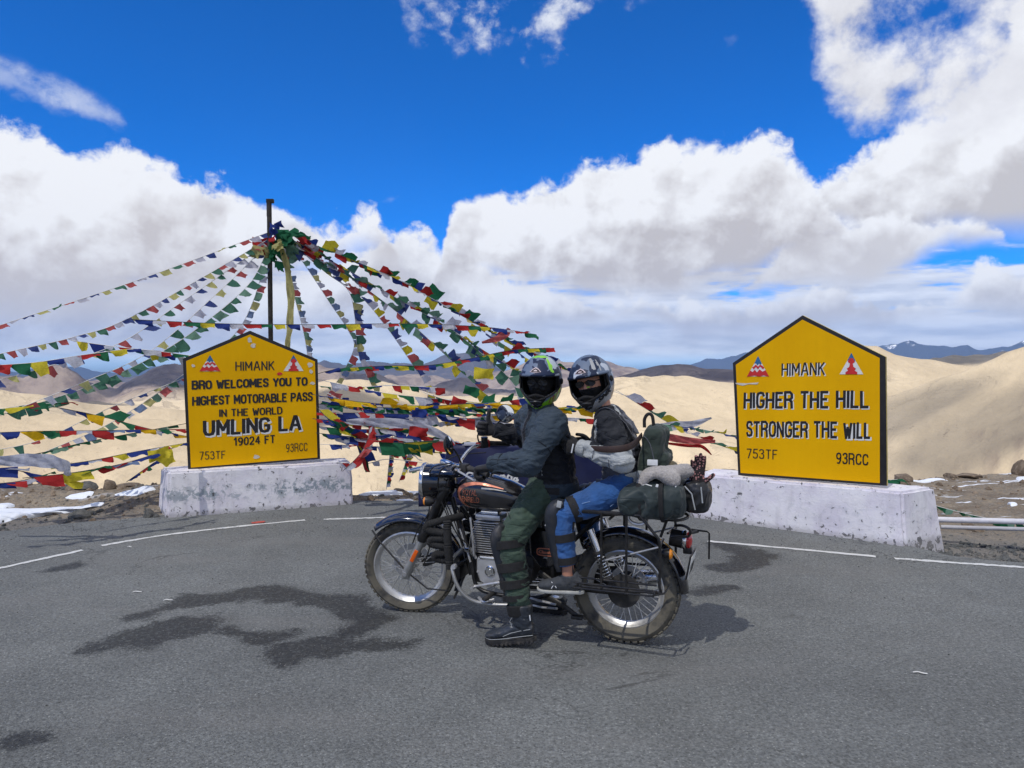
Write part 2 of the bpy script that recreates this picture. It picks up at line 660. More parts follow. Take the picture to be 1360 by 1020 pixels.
# asphalt
m_road, b = new_mat('asphalt')
v = coords('Object')
px_, py_, _ = xyz(v)
n_f = noise(v, 55., 6., .72)
n_m = noise(v, 2.2, 5., .6)
n_l = noise(v, .45, 4., .5)
chips = voro(v, 100., 'F1', 0, 1.)
chipc = voro(v, 100., 'F1', 1, 1.)
cr, cg, cb = xyz(chipc)
col = lin(n_f, .25, .8, .075, .245) * lin(n_m, .3, .7, .88, 1.12) * lin(n_l, .3, .7, .82, 1.14)
col = col * lin(cr, 0., 1., .76, 1.28)
lightchip = step(.93, .97, cr) * step(.42, .3, chips)
darkchip = step(.92, .97, cg) * step(.5, .3, chips)
base = vec(col * .95, col * 1.0, col * .985)
base = mixc(lightchip * .6, base, (.42, .42, .40))
crk = step(.010, .002, (noise(v, .9, 6., .62, .7) - .5).abs()) * step(.52, .60, noise(v, .35, 3., .5))
base = mixc(crk * .6, base, (.03, .03, .03))
oil = step(.66, .74, noise(vmath('ADD', v, (7., 3., 0.)), 1.3, 5., .6)) * .35
base = mixc(oil, base, (.05, .05, .05))
base = mixc(darkchip * .6, base, (.02, .02, .02))
# faint tyre lanes of dust
dusty = step(.48, .72, noise(vec(px_ * .35, py_ * 1.6, 0.), 1.2, 5., .6)) * .28
base = mixc(dusty, base, (.20, .195, .185))


def patch(pts, rad, soft=.22):
    """damp patch: distance to a broken line, ragged by noise"""
    d = None
    for (x0, y0, r0), (x1, y1, r1) in zip(pts[:-1], pts[1:]):
        ex, ey = x1 - x0, y1 - y0; L2 = ex * ex + ey * ey
        t = (((px_ - x0) * ex + (py_ - y0) * ey) / L2).sat()
        qx = px_ - (t * ex + x0); qy = py_ - (t * ey + y0)
        e = X.m('SQRT', qx * qx + qy * qy) - (t * (r1 - r0) + r0)
        d = e if d is None else d.min(e)
    return d


def G(px, py): p = ground_pt(px, py); return p.x, p.y


damp = None
for line in ([(140, 858, .08), (190, 846, .17), (245, 834, .17), (275, 824, .08)], [(215, 808, .03), (300, 792, .10), (345, 786, .13), (410, 794, .09), (470, 800, .10)],
             [(180, 820, .05), (260, 795, .07), (330, 785, .08)],
             [(455, 800, .14), (500, 822, .10), (455, 845, .05), (395, 867, .13), (445, 862, .10)],
             [(300, 838, .035), (345, 846, .04), (385, 843, .03)],
             [(480, 860, .04), (540, 856, .03)],
             [(960, 725, .10), (1010, 738, .14), (960, 755, .08)],
             [(925, 785, .05), (965, 780, .04)],
             [(70, 756, .04), (95, 752, .05)],
             [(20, 988, .035), (45, 982, .03)]):
    L = [(*G(a, bb), r) for a, bb, r in line]
    e = patch(L, 0)
    damp = e if damp is None else damp.min(e)
wet = step(.035, -.05, damp - .045 + (noise(v, 3.2, 8., .68, .3) - .5) * .50 + (n_f - .5) * .20)
spots = .62 + step(.36, .52, noise(v, 30., 5., .7)) * .38
halo = step(.16, -.05, damp + (noise(v, 2.6, 7., .66, .3) - .5) * .55) * .30
base = mixc(halo * (1. - wet), base, scalec(base, .55))
base = mixc(wet * spots * .90 * (1. - lightchip * .5), base, scalec(base, .17))
setc(b, 'Base Color', base)
rr = lin(n_m, .3, .7, .80, .95) - wet * .22
setc(b, 'Roughness', rr)
b.inputs['Specular IOR Level'].default_value = .35
bump(b, (n_f * 1.0 + step(.55, .1, chips) * .8), .75, .006)

# outline of the asphalt: reaches past the painted edge line to the plinths
edge = [G(-260, 740), G(-60, 716), (-5.2, 7.35)] + [G(150, 690), G(221, 684), G(330, 668), G(470, 664), G(560, 666), G(700, 668), G(860, 672), G(937, 676), G(1080, 700), G(1200, 722), G(1262, 738), G(1330, 745), G(1420, 750), G(1600, 762)]
rag = []
for (x0, y0), (x1, y1) in zip(edge[:-1], edge[1:]):
    k = max(2, int(math.hypot(x1 - x0, y1 - y0) / .08))
    for i in range(k):
        t = i / k; x, y = x0 + (x1 - x0) * t, y0 + (y1 - y0) * t
        rag.append((x, y + .045 * float(fbm([x * 3.1], [y * 3.1], o=4)[0])))
rag.append(edge[-1])
road = poly_sheet('road', [(-30, -14), (-30, 3), (-12, 5.2)] + rag + [(12, 5.6), (30, 3.5), (30, -14)], 0., m_road)
tag(road, kind='structure')

# ground behind the road: a ragged shelf of gravel and frost that breaks off into the valley
m_dirt, b = new_mat('gravelly_earth')
v = coords('Object')
px_, py_, pz_ = xyz(v)
n1 = noise(v, 1.1, 7., .62, .4)
n2 = noise(v, 9., 8., .7)
n3 = noise(v, 60., 5., .7)
vs_ = voro(v, 26., 'F1', 1, 1.); vr, vg, vb = xyz(vs_)
vd = voro(v, 26., 'F1', 0, 1.)
cbase = mixc(step(.35, .65, n1), (.165, .125, .085), (.30, .245, .175))
cbase = mixc(step(.45, .7, n2) * .7, cbase, (.13, .115, .095))
cbase = mixc(step(.55, .30, vd) * .55, cbase, vec(vr * .28 + .10, vr * .25 + .095, vr * .21 + .085))
cbase = scalec(cbase, lin(n3, .25, .75, .7, 1.3))
# grey grit washed off the road near its edge
grit = step(8.6, 7.6, py_ + px_ * .0 + (n1 - .5) * 2.) * .75
cbase = mixc(grit, cbase, scalec((.16, .155, .145), lin(n3, .25, .75, .6, 1.5)))
# remains of snow in thin streaks
sn = noise(vec(px_ * .55, py_ * 2.6, 0.), 1.5, 6., .6, .5)
snow_m = step(.605, .63, sn + (n2 - .5) * .06) * step(8.7, 9.1, py_)
cbase = mixc(snow_m, cbase, (.80, .83, .88))
setc(b, 'Base Color', cbase)
b.inputs['Roughness'].default_value = .95
bump(b, n2 * .8 + n3 * .35 + step(.5, .1, vd) * .5, .9, .03)


def shelf_edge(x):
    return np.interp(x, [-40, -14, -9, -5, -3, 0, 2, 5, 8, 12, 40], [14, 11.5, 10.3, 9.9, 9.6, 10.6, 11.2, 11.7, 12.4, 14, 20])


def shelf_z(x, y):
    x = np.asarray(x, float); y = np.asarray(y, float)
    e = shelf_edge(x) + .5 * fbm(x * .6, y * .2, o=4)
    z = -.012 + .05 * fbm(x * .8, y * .8, o=5) + .02 * fbm(x * 4, y * 4, o=3)
    ry = np.interp(x, [p[0] for p in edge], [p[1] for p in edge])
    d = y - ry
    z = z * np.clip(d / .8, 0, 1) - .03 * np.clip(1 - np.abs(d) / .4, 0, 1)
    z = z - .10 * np.clip((x - 3.3) / .8, 0, 1) * np.clip(d / .25 + .3, 0, 1) - .10 * np.clip((x - 3.6) / 2, 0, 1) * np.clip(d / .8, 0, 1)
    z = z + .16 * np.exp(-((x + 4.6) ** 2 / 1.6 + (y - 9.15) ** 2 / .22)) + .10 * np.exp(-((x + 4.1) ** 2 / .35 + (y - 8.75) ** 2 / .12))
    z = z - np.where(d < -.02, .06, 0)
    over = np.clip(y - e, 0, None)
    z = z - over * .55 - .9 * np.clip(over / .7, 0, 1) - .0 * over
    return z


def sheet(name, xs, ys, zf, material, label_kind='structure'):
    Xg, Yg = np.meshgrid(xs, ys)
    Z = zf(Xg, Yg)
    V = np.stack([Xg, Yg, Z], -1).reshape(-1, 3)
    nx, ny = len(xs), len(ys)
    i = np.arange(ny - 1)[:, None] * nx + np.arange(nx - 1)[None]
    F = np.stack([i, i + 1, i + nx + 1, i + nx], -1).reshape(-1, 4)
    return grid_mesh(name, V, F, material, label_kind)


def grid_mesh(name, V, F, material, kind='structure', sm=True):
    me = bpy.data.meshes.new(name)
    me.vertices.add(len(V)); me.vertices.foreach_set('co', np.asarray(V, np.float32).ravel())
    me.loops.add(F.size); me.loops.foreach_set('vertex_index', F.ravel().astype(np.int32))
    me.polygons.add(len(F)); me.polygons.foreach_set('loop_start', np.arange(0, F.size, F.shape[1], dtype=np.int32))
    me.update(calc_edges=True)
    if sm: me.shade_smooth()
    o = link(name, me, material)
    o['kind'] = kind
    return o


sheet('ground', np.concatenate([np.linspace(-40, -9, 60)[:-1], np.linspace(-9, 9, 460)[:-1], np.linspace(9, 40, 60)]),
      np.concatenate([np.linspace(2, 6, 8)[:-1], np.linspace(6, 13.5, 230)[:-1], np.linspace(13.5, 60, 40)]), shelf_z, m_dirt)

# ------------------------------------------------------------------ far terrain
m_hill, b = new_mat('dry_hillside')
v = coords('Object')
gx, gy, gz = xyz(v)
geo = X.nt.nodes.new('ShaderNodeNewGeometry')
nrm = xyz(X(geo.outputs['Normal']))
rr_ = X.m('SQRT', gx * gx + gy * gy)
w1 = noise(v, .0012, 8., .6, .6)
w2 = noise(v, .009, 8., .62, .4)
w3 = noise(v, .06, 6., .65)
sand = mixc(step(.38, .66, w1), (.42, .345, .24), (.54, .455, .325))
sand = scalec(sand, lin(w2, .25, .75, .80, 1.14) * lin(w3, .2, .8, .88, 1.10))
scree = step(.56, .70, w2 * .45 + w1 * .55 + (w3 - .5) * .16) * .62
sand = mixc(scree, sand, (.27, .205, .155))
gul = step(.030, .0, (noise(v, .011, 7., .62, 1.2) - .5).abs()) * step(.45, .6, w1)
sand = mixc(gul * .5, sand, (.25, .20, .15))
speck = step(.60, .68, noise(v, .22, 4., .7)) * step(.48, .6, w2) * step(1600., 900., rr_)
sand = mixc(speck * .6, sand, (.20, .16, .12))
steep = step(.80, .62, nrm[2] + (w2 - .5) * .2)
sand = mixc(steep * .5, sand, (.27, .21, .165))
# dark rock ranges stand beyond the sandy hills
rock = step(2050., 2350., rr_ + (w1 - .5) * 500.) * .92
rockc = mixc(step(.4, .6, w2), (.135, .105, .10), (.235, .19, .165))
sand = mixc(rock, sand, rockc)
sand = mixc(step(5800., 6300., rr_) * step(.25, .6, w2 + .1), sand, (.075, .072, .082))  # cloud shade over the farther range, put into its rock colour
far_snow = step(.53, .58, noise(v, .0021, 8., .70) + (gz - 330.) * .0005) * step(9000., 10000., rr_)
sand = mixc(step(9000., 10000., rr_), sand, (.055, .065, .085))  # blue of hazy distance put into the skyline range's base colour
sand = mixc(far_snow, sand, (.78, .80, .84))
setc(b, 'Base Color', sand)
b.inputs['Roughness'].default_value = 1.
b.inputs['Specular IOR Level'].default_value = .1
bump(b, w2 * 1.0 + w3 * .3 - gul * .25, .8, 9.)


def ridge(D, prof, slope, wid, rough=.02, base=-1e9):
    """a crest seen along sight lines: prof is [(px, py)] of its skyline, D its distance"""
    A = []
    for px, py in prof:
        a, e = azel(px, py); A.append((a, CAM_H + e * D))
    A.sort()
    return dict(D=D, a=np.array([p[0] for p in A]), h=np.array([p[1] for p in A]), slope=slope, wid=wid, rough=rough)


RIDGES = [
    # sandy shoulder at the right, close
    ridge(560, [(900, 700), (1050, 590), (1120, 548), (1180, 523), (1240, 506), (1300, 485), (1330, 472), (1360, 460), (1450, 425), (1600, 380)], .42, .2),
    # sandy slopes right of the middle
    ridge(1500, [(700, 620), (900, 560), (1000, 520), (1080, 492), (1120, 470), (1140, 458), (1165, 456), (1190, 466), (1240, 478), (1300, 488), (1400, 500)], .30, .25),
    ridge(1900, [(1050, 530), (1150, 502), (1200, 484), (1260, 474), (1330, 464), (1400, 456), (1600, 450)], .3, .2),
    # central pale hill
    ridge(950, [(560, 610), (640, 556), (700, 525), (770, 506), (820, 500), (870, 497), (905, 497), (940, 502), (975, 508), (1040, 530), (1150, 560), (1400, 620)], .26, .3),
    # hill left of the riders
    ridge(1150, [(250, 590), (330, 535), (400, 512), (440, 502), (480, 503), (520, 508), (560, 517), (600, 531), (640, 536), (700, 540), (800, 560), (950, 620)], .30, .3),
    # left sandy floor
    ridge(800, [(-400, 520), (-100, 535), (0, 545), (100, 552), (250, 560), (400, 562), (560, 570), (700, 600)], .22, .4),
    ridge(1300, [(-400, 490), (-100, 510), (0, 518), (60, 524), (140, 536), (260, 545), (400, 545), (560, 560)], .28, .3),
    # dark shaded hills
    ridge(2500, [(760, 530), (820, 500), (850, 490), (880, 484), (900, 482), (940, 486), (975, 490), (1050, 505), (1150, 520)], .32, .2),
    ridge(2300, [(100, 545), (147, 528), (180, 515), (210, 510), (245, 508), (300, 508), (360, 512), (430, 520), (500, 540)], .32, .2),
    # middle ranges
    ridge(3800, [(-300, 496), (-100, 500), (0, 498), (30, 503), (48, 494), (66, 488), (84, 486), (102, 488), (118, 496), (140, 503), (165, 496), (190, 490), (215, 487), (245, 486), (330, 487), (410, 490), (430, 494), (470, 500), (560, 505), (800, 520)], .40, .25, .09),
    ridge(7600, [(-300, 510), (340, 498), (400, 484), (430, 481), (455, 488), (485, 486), (510, 480), (540, 476), (560, 478), (585, 474), (603, 472), (628, 470), (645, 476), (672, 486), (700, 492), (760, 505), (1300, 520)], .40, .25, .07),
    ridge(5200, [(640, 500), (700, 484), (742, 475), (780, 474), (815, 477), (840, 482), (858, 486), (900, 496), (1000, 500)], .40, .25, .05),
    # blue range with snow on the skyline
    ridge(14000, [(-400, 490), (600, 495), (860, 492), (912, 482), (937, 472), (960, 471), (990, 464), (1060, 462), (1120, 464), (1160, 460), (1185, 458), (1210, 455), (1230, 459), (1250, 456), (1268, 453), (1285, 450),
                  (1300, 456), (1325, 455), (1345, 454), (1360, 451), (1400, 455), (1600, 470)], .35, .3, .06),
]


def terrain_h(a, r):
    z = np.full(a.shape, -1e9)
    x, y = r * np.sin(a), r * np.cos(a)
    for i, g in enumerate(RIDGES):
        D = g['D'] * (1 + .06 * fbm(a * 3 + i, a * 0 + i, o=2))
        hh = np.interp(a, g['a'], g['h'])
        scale = g['D']
        # crest jag
        hh = hh + scale * g['rough'] * .12 * fbm(x / scale * 16 + i * 3, y / scale * 16, o=5)
        d = r - D
        er = fbm(x / scale * 4 + i, y / scale * 4, o=6, g=.42)
        gully = np.abs(fbm(a * 26 + i * 5 + er * .35, r / scale * 1.2, o=4))
        near = np.clip(-d / scale, 0, 1)
        fall = g['slope'] * np.abs(d)
        fall = fall * (1 + .0 * er)
        zz = hh - fall + scale * .030 * er * np.clip(np.abs(d) / scale * 3, 0, 1) - scale * .010 * np.abs(fbm(x / scale * 9 + er, y / scale * 9 + i, o=4)) * np.clip(np.abs(d) / scale * 4, 0, 1)
        z = np.maximum(z, zz)
    floor = -230 - 60 * np.clip(r / 3000, 0, 4) + 30 * fbm(x / 700, y / 700, o=5)
    z = np.maximum(z, floor)
    return z


na, nr = 620, 520
A_ = np.linspace(R(-52), R(52), na)
Rr_ = np.concatenate([np.geomspace(42, 16500, nr - 6), np.linspace(16600, 17000, 6)])
Ag, Rg = np.meshgrid(A_, Rr_)
Zg = terrain_h(Ag, Rg)
# blend into the slope that drops from the shelf
Zn = -30. - (Rg - 42) * .5
tt = np.clip((Rg - 42) / 120, 0, 1)
Zg = np.minimum(Zg, Zg * tt + Zn * (1 - tt))
V = np.stack([Rg * np.sin(Ag), Rg * np.cos(Ag), Zg], -1).reshape(-1, 3)
i = np.arange(nr - 1)[:, None] * na + np.arange(na - 1)[None]
F = np.stack([i, i + 1, i + na + 1, i + na], -1).reshape(-1, 4)
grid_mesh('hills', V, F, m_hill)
# land beyond the sides and behind: a plain skirt far below, and the flat crest of the pass behind the camera
bm_ = MB()
ring = [(0, 0)]
n = 64
Vv = []; Ff = []
for k in range(n):
    w = R(53) + (2 * PI - R(106)) * k / (n - 1)
    for j, rr0 in enumerate((14, 40, 200, 900, 4000, 17000)):
        zz = (-.08, -1.5, -60, -260, -420, -500)[j]
        Vv.append((rr0 * math.sin(w), rr0 * math.cos(w), zz + (0 if j < 1 else .12 * abs(zz) * float(fbm([w * 3], [j * 1.7], o=3)[0]))))
for k in range(n - 1):
    for j in range(5):
        p = k * 6 + j
        Ff.append((p, p + 1, p + 7, p + 6))
far = MB().add(Vv, Ff).build('land', m_hill, None)
far['kind'] = 'structure'

# ------------------------------------------------------------------ painted edge line
m_line, b = new_mat('worn_white_paint')
v = coords('Object'); n1 = noise(v, 40., 6., .7); n2 = noise(v, 3., 4., .6)
setc(b, 'Base Color', mixc(step(.53, .62, n1 * .7 + n2 * .3) * .85, (.60, .61, .60), (.17, .17, .17))); b.inputs['Roughness'].default_value = .85
bump(b, n1, .4, .004)
m_red = mat('red_paint_mark', (.45, .07, .05), .8, var=.2)
LINES = [[(-60, 770), (0, 755), (110, 731)], [(135, 725), (220, 711), (312, 700), (405, 691)], [(430, 690), (470, 689), (520, 687.5), (600, 688)],
         [(940, 719), (1050, 729), (1163, 739.5)], [(1188, 742), (1270, 748), (1360, 754), (1440, 760)]]


def strip(pts, w, z=.004, jag=.006):
    mb = MB()
    P = [Vector((*G(*p), 0)) for p in pts]
    P, _ = resample(P, [(1, 1)] * len(P), 14)
    V = []
    for k, p in enumerate(P):
        t = (P[min(k + 1, len(P) - 1)] - P[max(k - 1, 0)]).normalized(); nn = Vector((-t.y, t.x, 0))
        for sg in (-1, 1):
            q = p + nn * sg * (w / 2 + random.uniform(-jag, jag))
            V.append((q.x, q.y, z))
    F = [(2 * k, 2 * k + 1, 2 * k + 3, 2 * k + 2) for k in range(len(P) - 1)]
    return mb.add(V, F)


for L in LINES:
    o = strip(L, .058, .004, .010).build('road_marking', m_line, road, False)
o = strip([(334, 695.5), (352, 693.5)], .075, .008, .01).build('road_marking', m_red, road, False)
o['label'] = 'small red paint mark on the white line'


# ================================================================== CLOUDS OVERHEAD (outside the view) THAT SHADE THE PASS, AND THE AIR
def cloud_mat(name, t0, t1):
    m_cloud = bpy.data.materials.new(name); m_cloud.use_nodes = True
    X.nt = m_cloud.node_tree
    for n in list(X.nt.nodes): X.nt.nodes.remove(n)
    co_ = X.nt.nodes.new('ShaderNodeOutputMaterial')
    df = X.nt.nodes.new('ShaderNodeBsdfDiffuse'); df.inputs[0].default_value = (.85, .86, .88, 1)
    tl = X.nt.nodes.new('ShaderNodeBsdfTranslucent'); tl.inputs[0].default_value = (.85, .86, .88, 1)
    tp = X.nt.nodes.new('ShaderNodeBsdfTransparent')
    m1 = X.nt.nodes.new('ShaderNodeMixShader'); m1.inputs[0].default_value = .5
    m2 = X.nt.nodes.new('ShaderNodeMixShader')
    v = coords('Object')
    thin = lin(noise(v, .006, 6., .6), .35, .65, t0, t1)
    X.nt.links.new(thin.s, m2.inputs[0])
    X.nt.links.new(df.outputs[0], m1.inputs[1]); X.nt.links.new(tl.outputs[0], m1.inputs[2])
    X.nt.links.new(m1.outputs[0], m2.inputs[1]); X.nt.links.new(tp.outputs[0], m2.inputs[2]); X.nt.links.new(m2.outputs[0], co_.inputs[0])
    return m_cloud


m_thin_cloud = cloud_mat('thin_cloud', .76, .58)
m_thick_cloud = cloud_mat('thick_cloud', .50, .15)
CLOUD_Z = 2500.


def cloud(gx_, gy_, gz_, rx, ry, label, seed, z=CLOUD_Z):
    """a heap cloud whose shade falls on the given point of the ground"""
    t = (z - gz_) / SUN_DIR.z
    cx, cy = gx_ + SUN_DIR.x * t, gy_ + SUN_DIR.y * t
    n = 72; m = 30
    V = []
    for j in range(m + 1):
        th = PI * (j + .02) / (m + .04)
        for i_ in range(n):
            ph = 2 * PI * i_ / n
            x, y, zz = math.sin(th) * math.cos(ph), math.sin(th) * math.sin(ph), math.cos(th)
            V.append((x, y, zz))
    V = np.array(V)
    f = 1 + .30 * fbm(V[:, 0] * 1.6 + seed, V[:, 1] * 1.6, V[:, 2] * 1.6, 5, .55)
    V = V * f[:, None]
    V[:, 2] = np.where(V[:, 2] < 0, V[:, 2] * .25, V[:, 2])
    V = V * np.array([rx, ry, min(rx, ry) * .45])
    F = []
    for j in range(m):
        for i_ in range(n):
            l = (i_ + 1) % n
            F.append((j * n + i_, (j + 1) * n + i_, (j + 1) * n + l, j * n + l))
    o = grid_mesh('cloud', V, np.array(F), m_thin_cloud if seed in (1, 7, 8) else m_thick_cloud)
    o.location = (cx, cy, z)
    del o['kind']
    tag(o, label, 'cloud', 'clouds overhead')
    return o


cloud(0, 40, 0, 300, 260, 'white heap cloud right over the pass, shading the road and both signs', 1, 1500)
cloud(560, 2500, -60, 520, 330, 'broad heap cloud shading the dark hill behind the rear rider', 2)
cloud(-900, 2250, -60, 420, 260, 'heap cloud shading the hill behind the left sign', 3)
cloud(-1700, 3500, -20, 700, 420, 'long heap cloud over the far left mountains', 4)
cloud(-380, 3850, 0, 620, 420, 'heap cloud over the mountains behind the right-hand flag strings', 5)
cloud(-640, 720, -60, 170, 90, 'small heap cloud over the sand at the left', 6)
cloud(-1050, 1500, -60, 420, 160, 'flat heap cloud over the pale floor at the far left', 10)
cloud(-250, 1000, -60, 110, 70, 'small heap cloud over the hill left of the riders', 11)
cloud(255, 385, -30, 60, 36, 'small heap cloud over the nearest sandy shoulder', 7)
cloud(230, 470, -30, 56, 30, 'smallest heap cloud over the nearest sandy shoulder', 8)
cloud(950, 1750, -30, 260, 110, 'narrow heap cloud over the sandy slopes beside the right sign', 9)

m_haze = bpy.data.materials.new('haze_air'); m_haze.use_nodes = True
X.nt = m_haze.node_tree
for n in list(X.nt.nodes):
    if n.type == 'BSDF_PRINCIPLED': X.nt.nodes.remove(n)
pv = X.nt.nodes.new('ShaderNodeVolumePrincipled')
pv.inputs['Density'].default_value = 3.8e-5
pv.inputs['Color'].default_value = (.27, .50, 1., 1)
X.nt.links.new(pv.outputs[0], [n for n in X.nt.nodes if n.type == 'OUTPUT_MATERIAL'][0].inputs['Volume'])
hz = MB().box((0, 0, 50), (35000, 35000, 1300)).build('haze', m_haze, None, False)
hz['kind'] = 'stuff'


# ================================================================== SIGNS ON PLINTHS
def plaster(name, seed):
    """greyed whitewash tinted with the lilac of skylit shade, chipped to dark concrete along its foot and edges"""
    m, b = new_mat(name)
    v = vmath('ADD', coords('Object'), (seed, seed * .7, 0.))
    ox, oy, oz = xyz(coords('Object'))
    a = noise(v, 3.2, 5., .6); c1 = noise(v, 16., 8., .66, .5); c2 = noise(v, 60., 4., .6); st = noise(vec(ox * 5. + seed, oy * 5., oz * 1.2), 2., 5., .6)
    base = mixc(step(.35, .65, a), (.69, .66, .73), (.78, .77, .80))  # lilac of skylit shade put into the whitewash colour
    base = mixc(step(.5, .75, st) * .45, base, (.47, .45, .49))
    base = mixc(step(.50, .62, a + (c1 - .5) * .3) * .25, base, (.72, .70, .72))
    # bluish flaking in a band across the middle
    band = step(.15, .02, (oz - .24 + (a - .5) * .10).abs()) * step(.36, .5, noise(v, 1.3, 3., .5))
    fl = step(.50, .58, c1 + band * .10 - .03)
    band = band * (1. if seed < 5 else .22)
    fl = step(.50, .58, c1 + band * .10 - .03)
    base = mixc(fl * band * .85, base, (.20, .26, .30))
    low = step(.13, .0, oz) + step(.40, .47, oz) * .25
    chip = step(.625, .64, c1 + low * .085)
    base = mixc(chip * .9, base, (.085, .085, .088))
    crack = step(.022, .006, (noise(v, 4., 5., .6, .8) - .5).abs())
    base = mixc(crack * .12, base, (.2, .2, .21))
    splash = step(.07, .0, oz + (c1 - .5) * .12) * .5
    base = mixc(splash, base, (.25, .24, .23))
    setc(b, 'Base Color', base); b.inputs['Roughness'].default_value = .9
    bump(b, c1 * .8 + c2 * .3 + a - chip * .8, .6, .012)
    return m


def board_paint(name, seed):
    m, b = new_mat(name)
    v = vmath('ADD', coords('Object'), (seed, 0., seed))
    ox, oy, oz = xyz(coords('Object'))
    a = noise(v, 1.8, 4., .55); c1 = noise(v, 22., 6., .6); d1 = noise(v, 70., 3., .5)
    base = mixc(step(.3, .7, a), (.74, .385, .0005), (.80, .43, .001))
    base = scalec(base, lin(noise(vec(ox * 14., 0., oz * .8), 1.5, 4., .6), .3, .7, .985, 1.015))
    spots = step(.735, .75, c1)
    base = mixc(spots * .7, base, (.10, .07, .02))
    base = mixc(step(.76, .78, d1) * .5, base, (.2, .12, .03))
    setc(b, 'Base Color', base)
    setc(b, 'Roughness', lin(c1, .3, .7, .5, .68)); b.inputs['Specular IOR Level'].default_value = .10
    bump(b, d1 + a, .15, .003)
    return m


m_black = mat('black_sign_paint', (.012, .011, .012), .45, var=.3, vs=9)
m_white = mat('white_sign_paint', (.70, .70, .68), .5, var=.08)
m_red2 = mat('red_sign_paint', (.55, .02, .02), .5)
m_blue2 = mat('blue_sign_paint', (.02, .13, .30), .5)
m_side = mat('pale_yellow_edge', (.52, .40, .10), .6, var=.25, bmp=.3)
m_peel = mat('peeled_paint', (.60, .56, .47), .7, var=.2)


# hand-painted capitals as brush strokes: polylines on a unit box, thick uprights and thinner bars
GLYPH = {
 'A': (.95, [[(0, 0), (.42, 1), (.58, 1), (1, 0)], [(.2, .34), (.8, .34)]]),
 'B': (.85, [[(0, 0), (0, 1), (.72, 1), (.92, .86), (.92, .66), (.7, .54), (0, .54)], [(.7, .54), (1, .42), (1, .14), (.78, 0), (0, 0)]]),
 'C': (.80, [[(1, .78), (.86, .96), (.5, 1), (.14, .94), (0, .72), (0, .28), (.14, .06), (.5, 0), (.86, .04), (1, .24)]]),
 'D': (.85, [[(0, 0), (0, 1), (.6, 1), (.92, .84), (1, .6), (1, .4), (.92, .16), (.6, 0), (0, 0)]]),
 'E': (.72, [[(1, 1), (0, 1), (0, 0), (1, 0)], [(0, .53), (.82, .53)]]),
 'F': (.70, [[(1, 1), (0, 1), (0, 0)], [(0, .53), (.82, .53)]]),
 'G': (.84, [[(1, .80), (.86, .96), (.5, 1), (.14, .94), (0, .72), (0, .28), (.14, .06), (.5, 0), (.86, .05), (1, .22), (1, .46), (.58, .46)]]),
 'H': (.84, [[(0, 0), (0, 1)], [(1, 0), (1, 1)], [(0, .52), (1, .52)]]),
 'I': (.0, [[(0, 0), (0, 1)]]),
 'K': (.82, [[(0, 0), (0, 1)], [(.95, 1), (.06, .46)], [(.34, .60), (1, 0)]]),
 'L': (.70, [[(0, 1), (0, 0), (1, 0)]]),
 'M': (1.0, [[(0, 0), (0, 1), (.5, .30), (1, 1), (1, 0)]]),
 'N': (.84, [[(0, 0), (0, 1), (1, 0), (1, 1)]]),
 'O': (.86, [[(.5, 1), (.14, .93), (0, .70), (0, .30), (.14, .07), (.5, 0), (.86, .07), (1, .30), (1, .70), (.86, .93), (.5, 1)]]),
 'P': (.80, [[(0, 0), (0, 1), (.72, 1), (1, .86), (1, .62), (.72, .46), (0, .46)]]),
 'R': (.84, [[(0, 0), (0, 1), (.72, 1), (1, .86), (1, .64), (.74, .50), (0, .50)], [(.62, .5), (.94, .36), (.98, -.04)]]),
 'S': (.78, [[(1, .80), (.84, .96), (.5, 1), (.12, .95), (0, .78), (.1, .60), (.5, .52), (.9, .42), (1, .24), (.88, .05), (.5, 0), (.14, .04), (0, .20)]]),
 'T': (.80, [[(0, 1), (1, 1)], [(.5, 1), (.5, 0)]]),
 'U': (.84, [[(0, 1), (0, .26), (.14, .05), (.5, 0), (.86, .05), (1, .26), (1, 1)]]),
 'W': (1.1, [[(0, 1), (.26, 0), (.5, .72), (.74, 0), (1, 1)]]),
 'Y': (.84, [[(0, 1), (.5, .46), (1, 1)], [(.5, .46), (.5, 0)]]),
 '0': (.72, [[(.5, 1), (.12, .9), (0, .66), (0, .34), (.12, .1), (.5, 0), (.88, .1), (1, .34), (1, .66), (.88, .9), (.5, 1)]]),
 '1': (.10, [[(-1.2, .78), (.5, 1), (.5, 0)]]),
 '2': (.74, [[(0, .78), (.16, .95), (.5, 1), (.86, .94), (1, .74), (.85, .52), (0, 0), (1, 0)]]),
 '3': (.72, [[(0, .84), (.2, .97), (.55, 1), (.9, .92), (.95, .70), (.7, .55), (.4, .53)], [(.7, .55), (1, .38), (1, .2), (.84, .04), (.45, 0), (.12, .04), (0, .18)]]),
 '4': (.80, [[(.72, 0), (.72, 1), (0, .30), (1, .30)]]),
 '5': (.74, [[(.94, 1), (.12, 1), (.04, .56), (.5, .62), (.9, .52), (1, .30), (.88, .07), (.48, 0), (.12, .04), (0, .16)]]),
 '7': (.74, [[(0, 1), (1, 1), (.36, 0)]]),
 '9': (.74, [[(.98, .62), (.86, .48), (.5, .42), (.12, .50), (0, .72), (.14, .94), (.5, 1), (.86, .94), (1, .70), (.92, .30), (.62, .0), (.2, .02)]]),
}


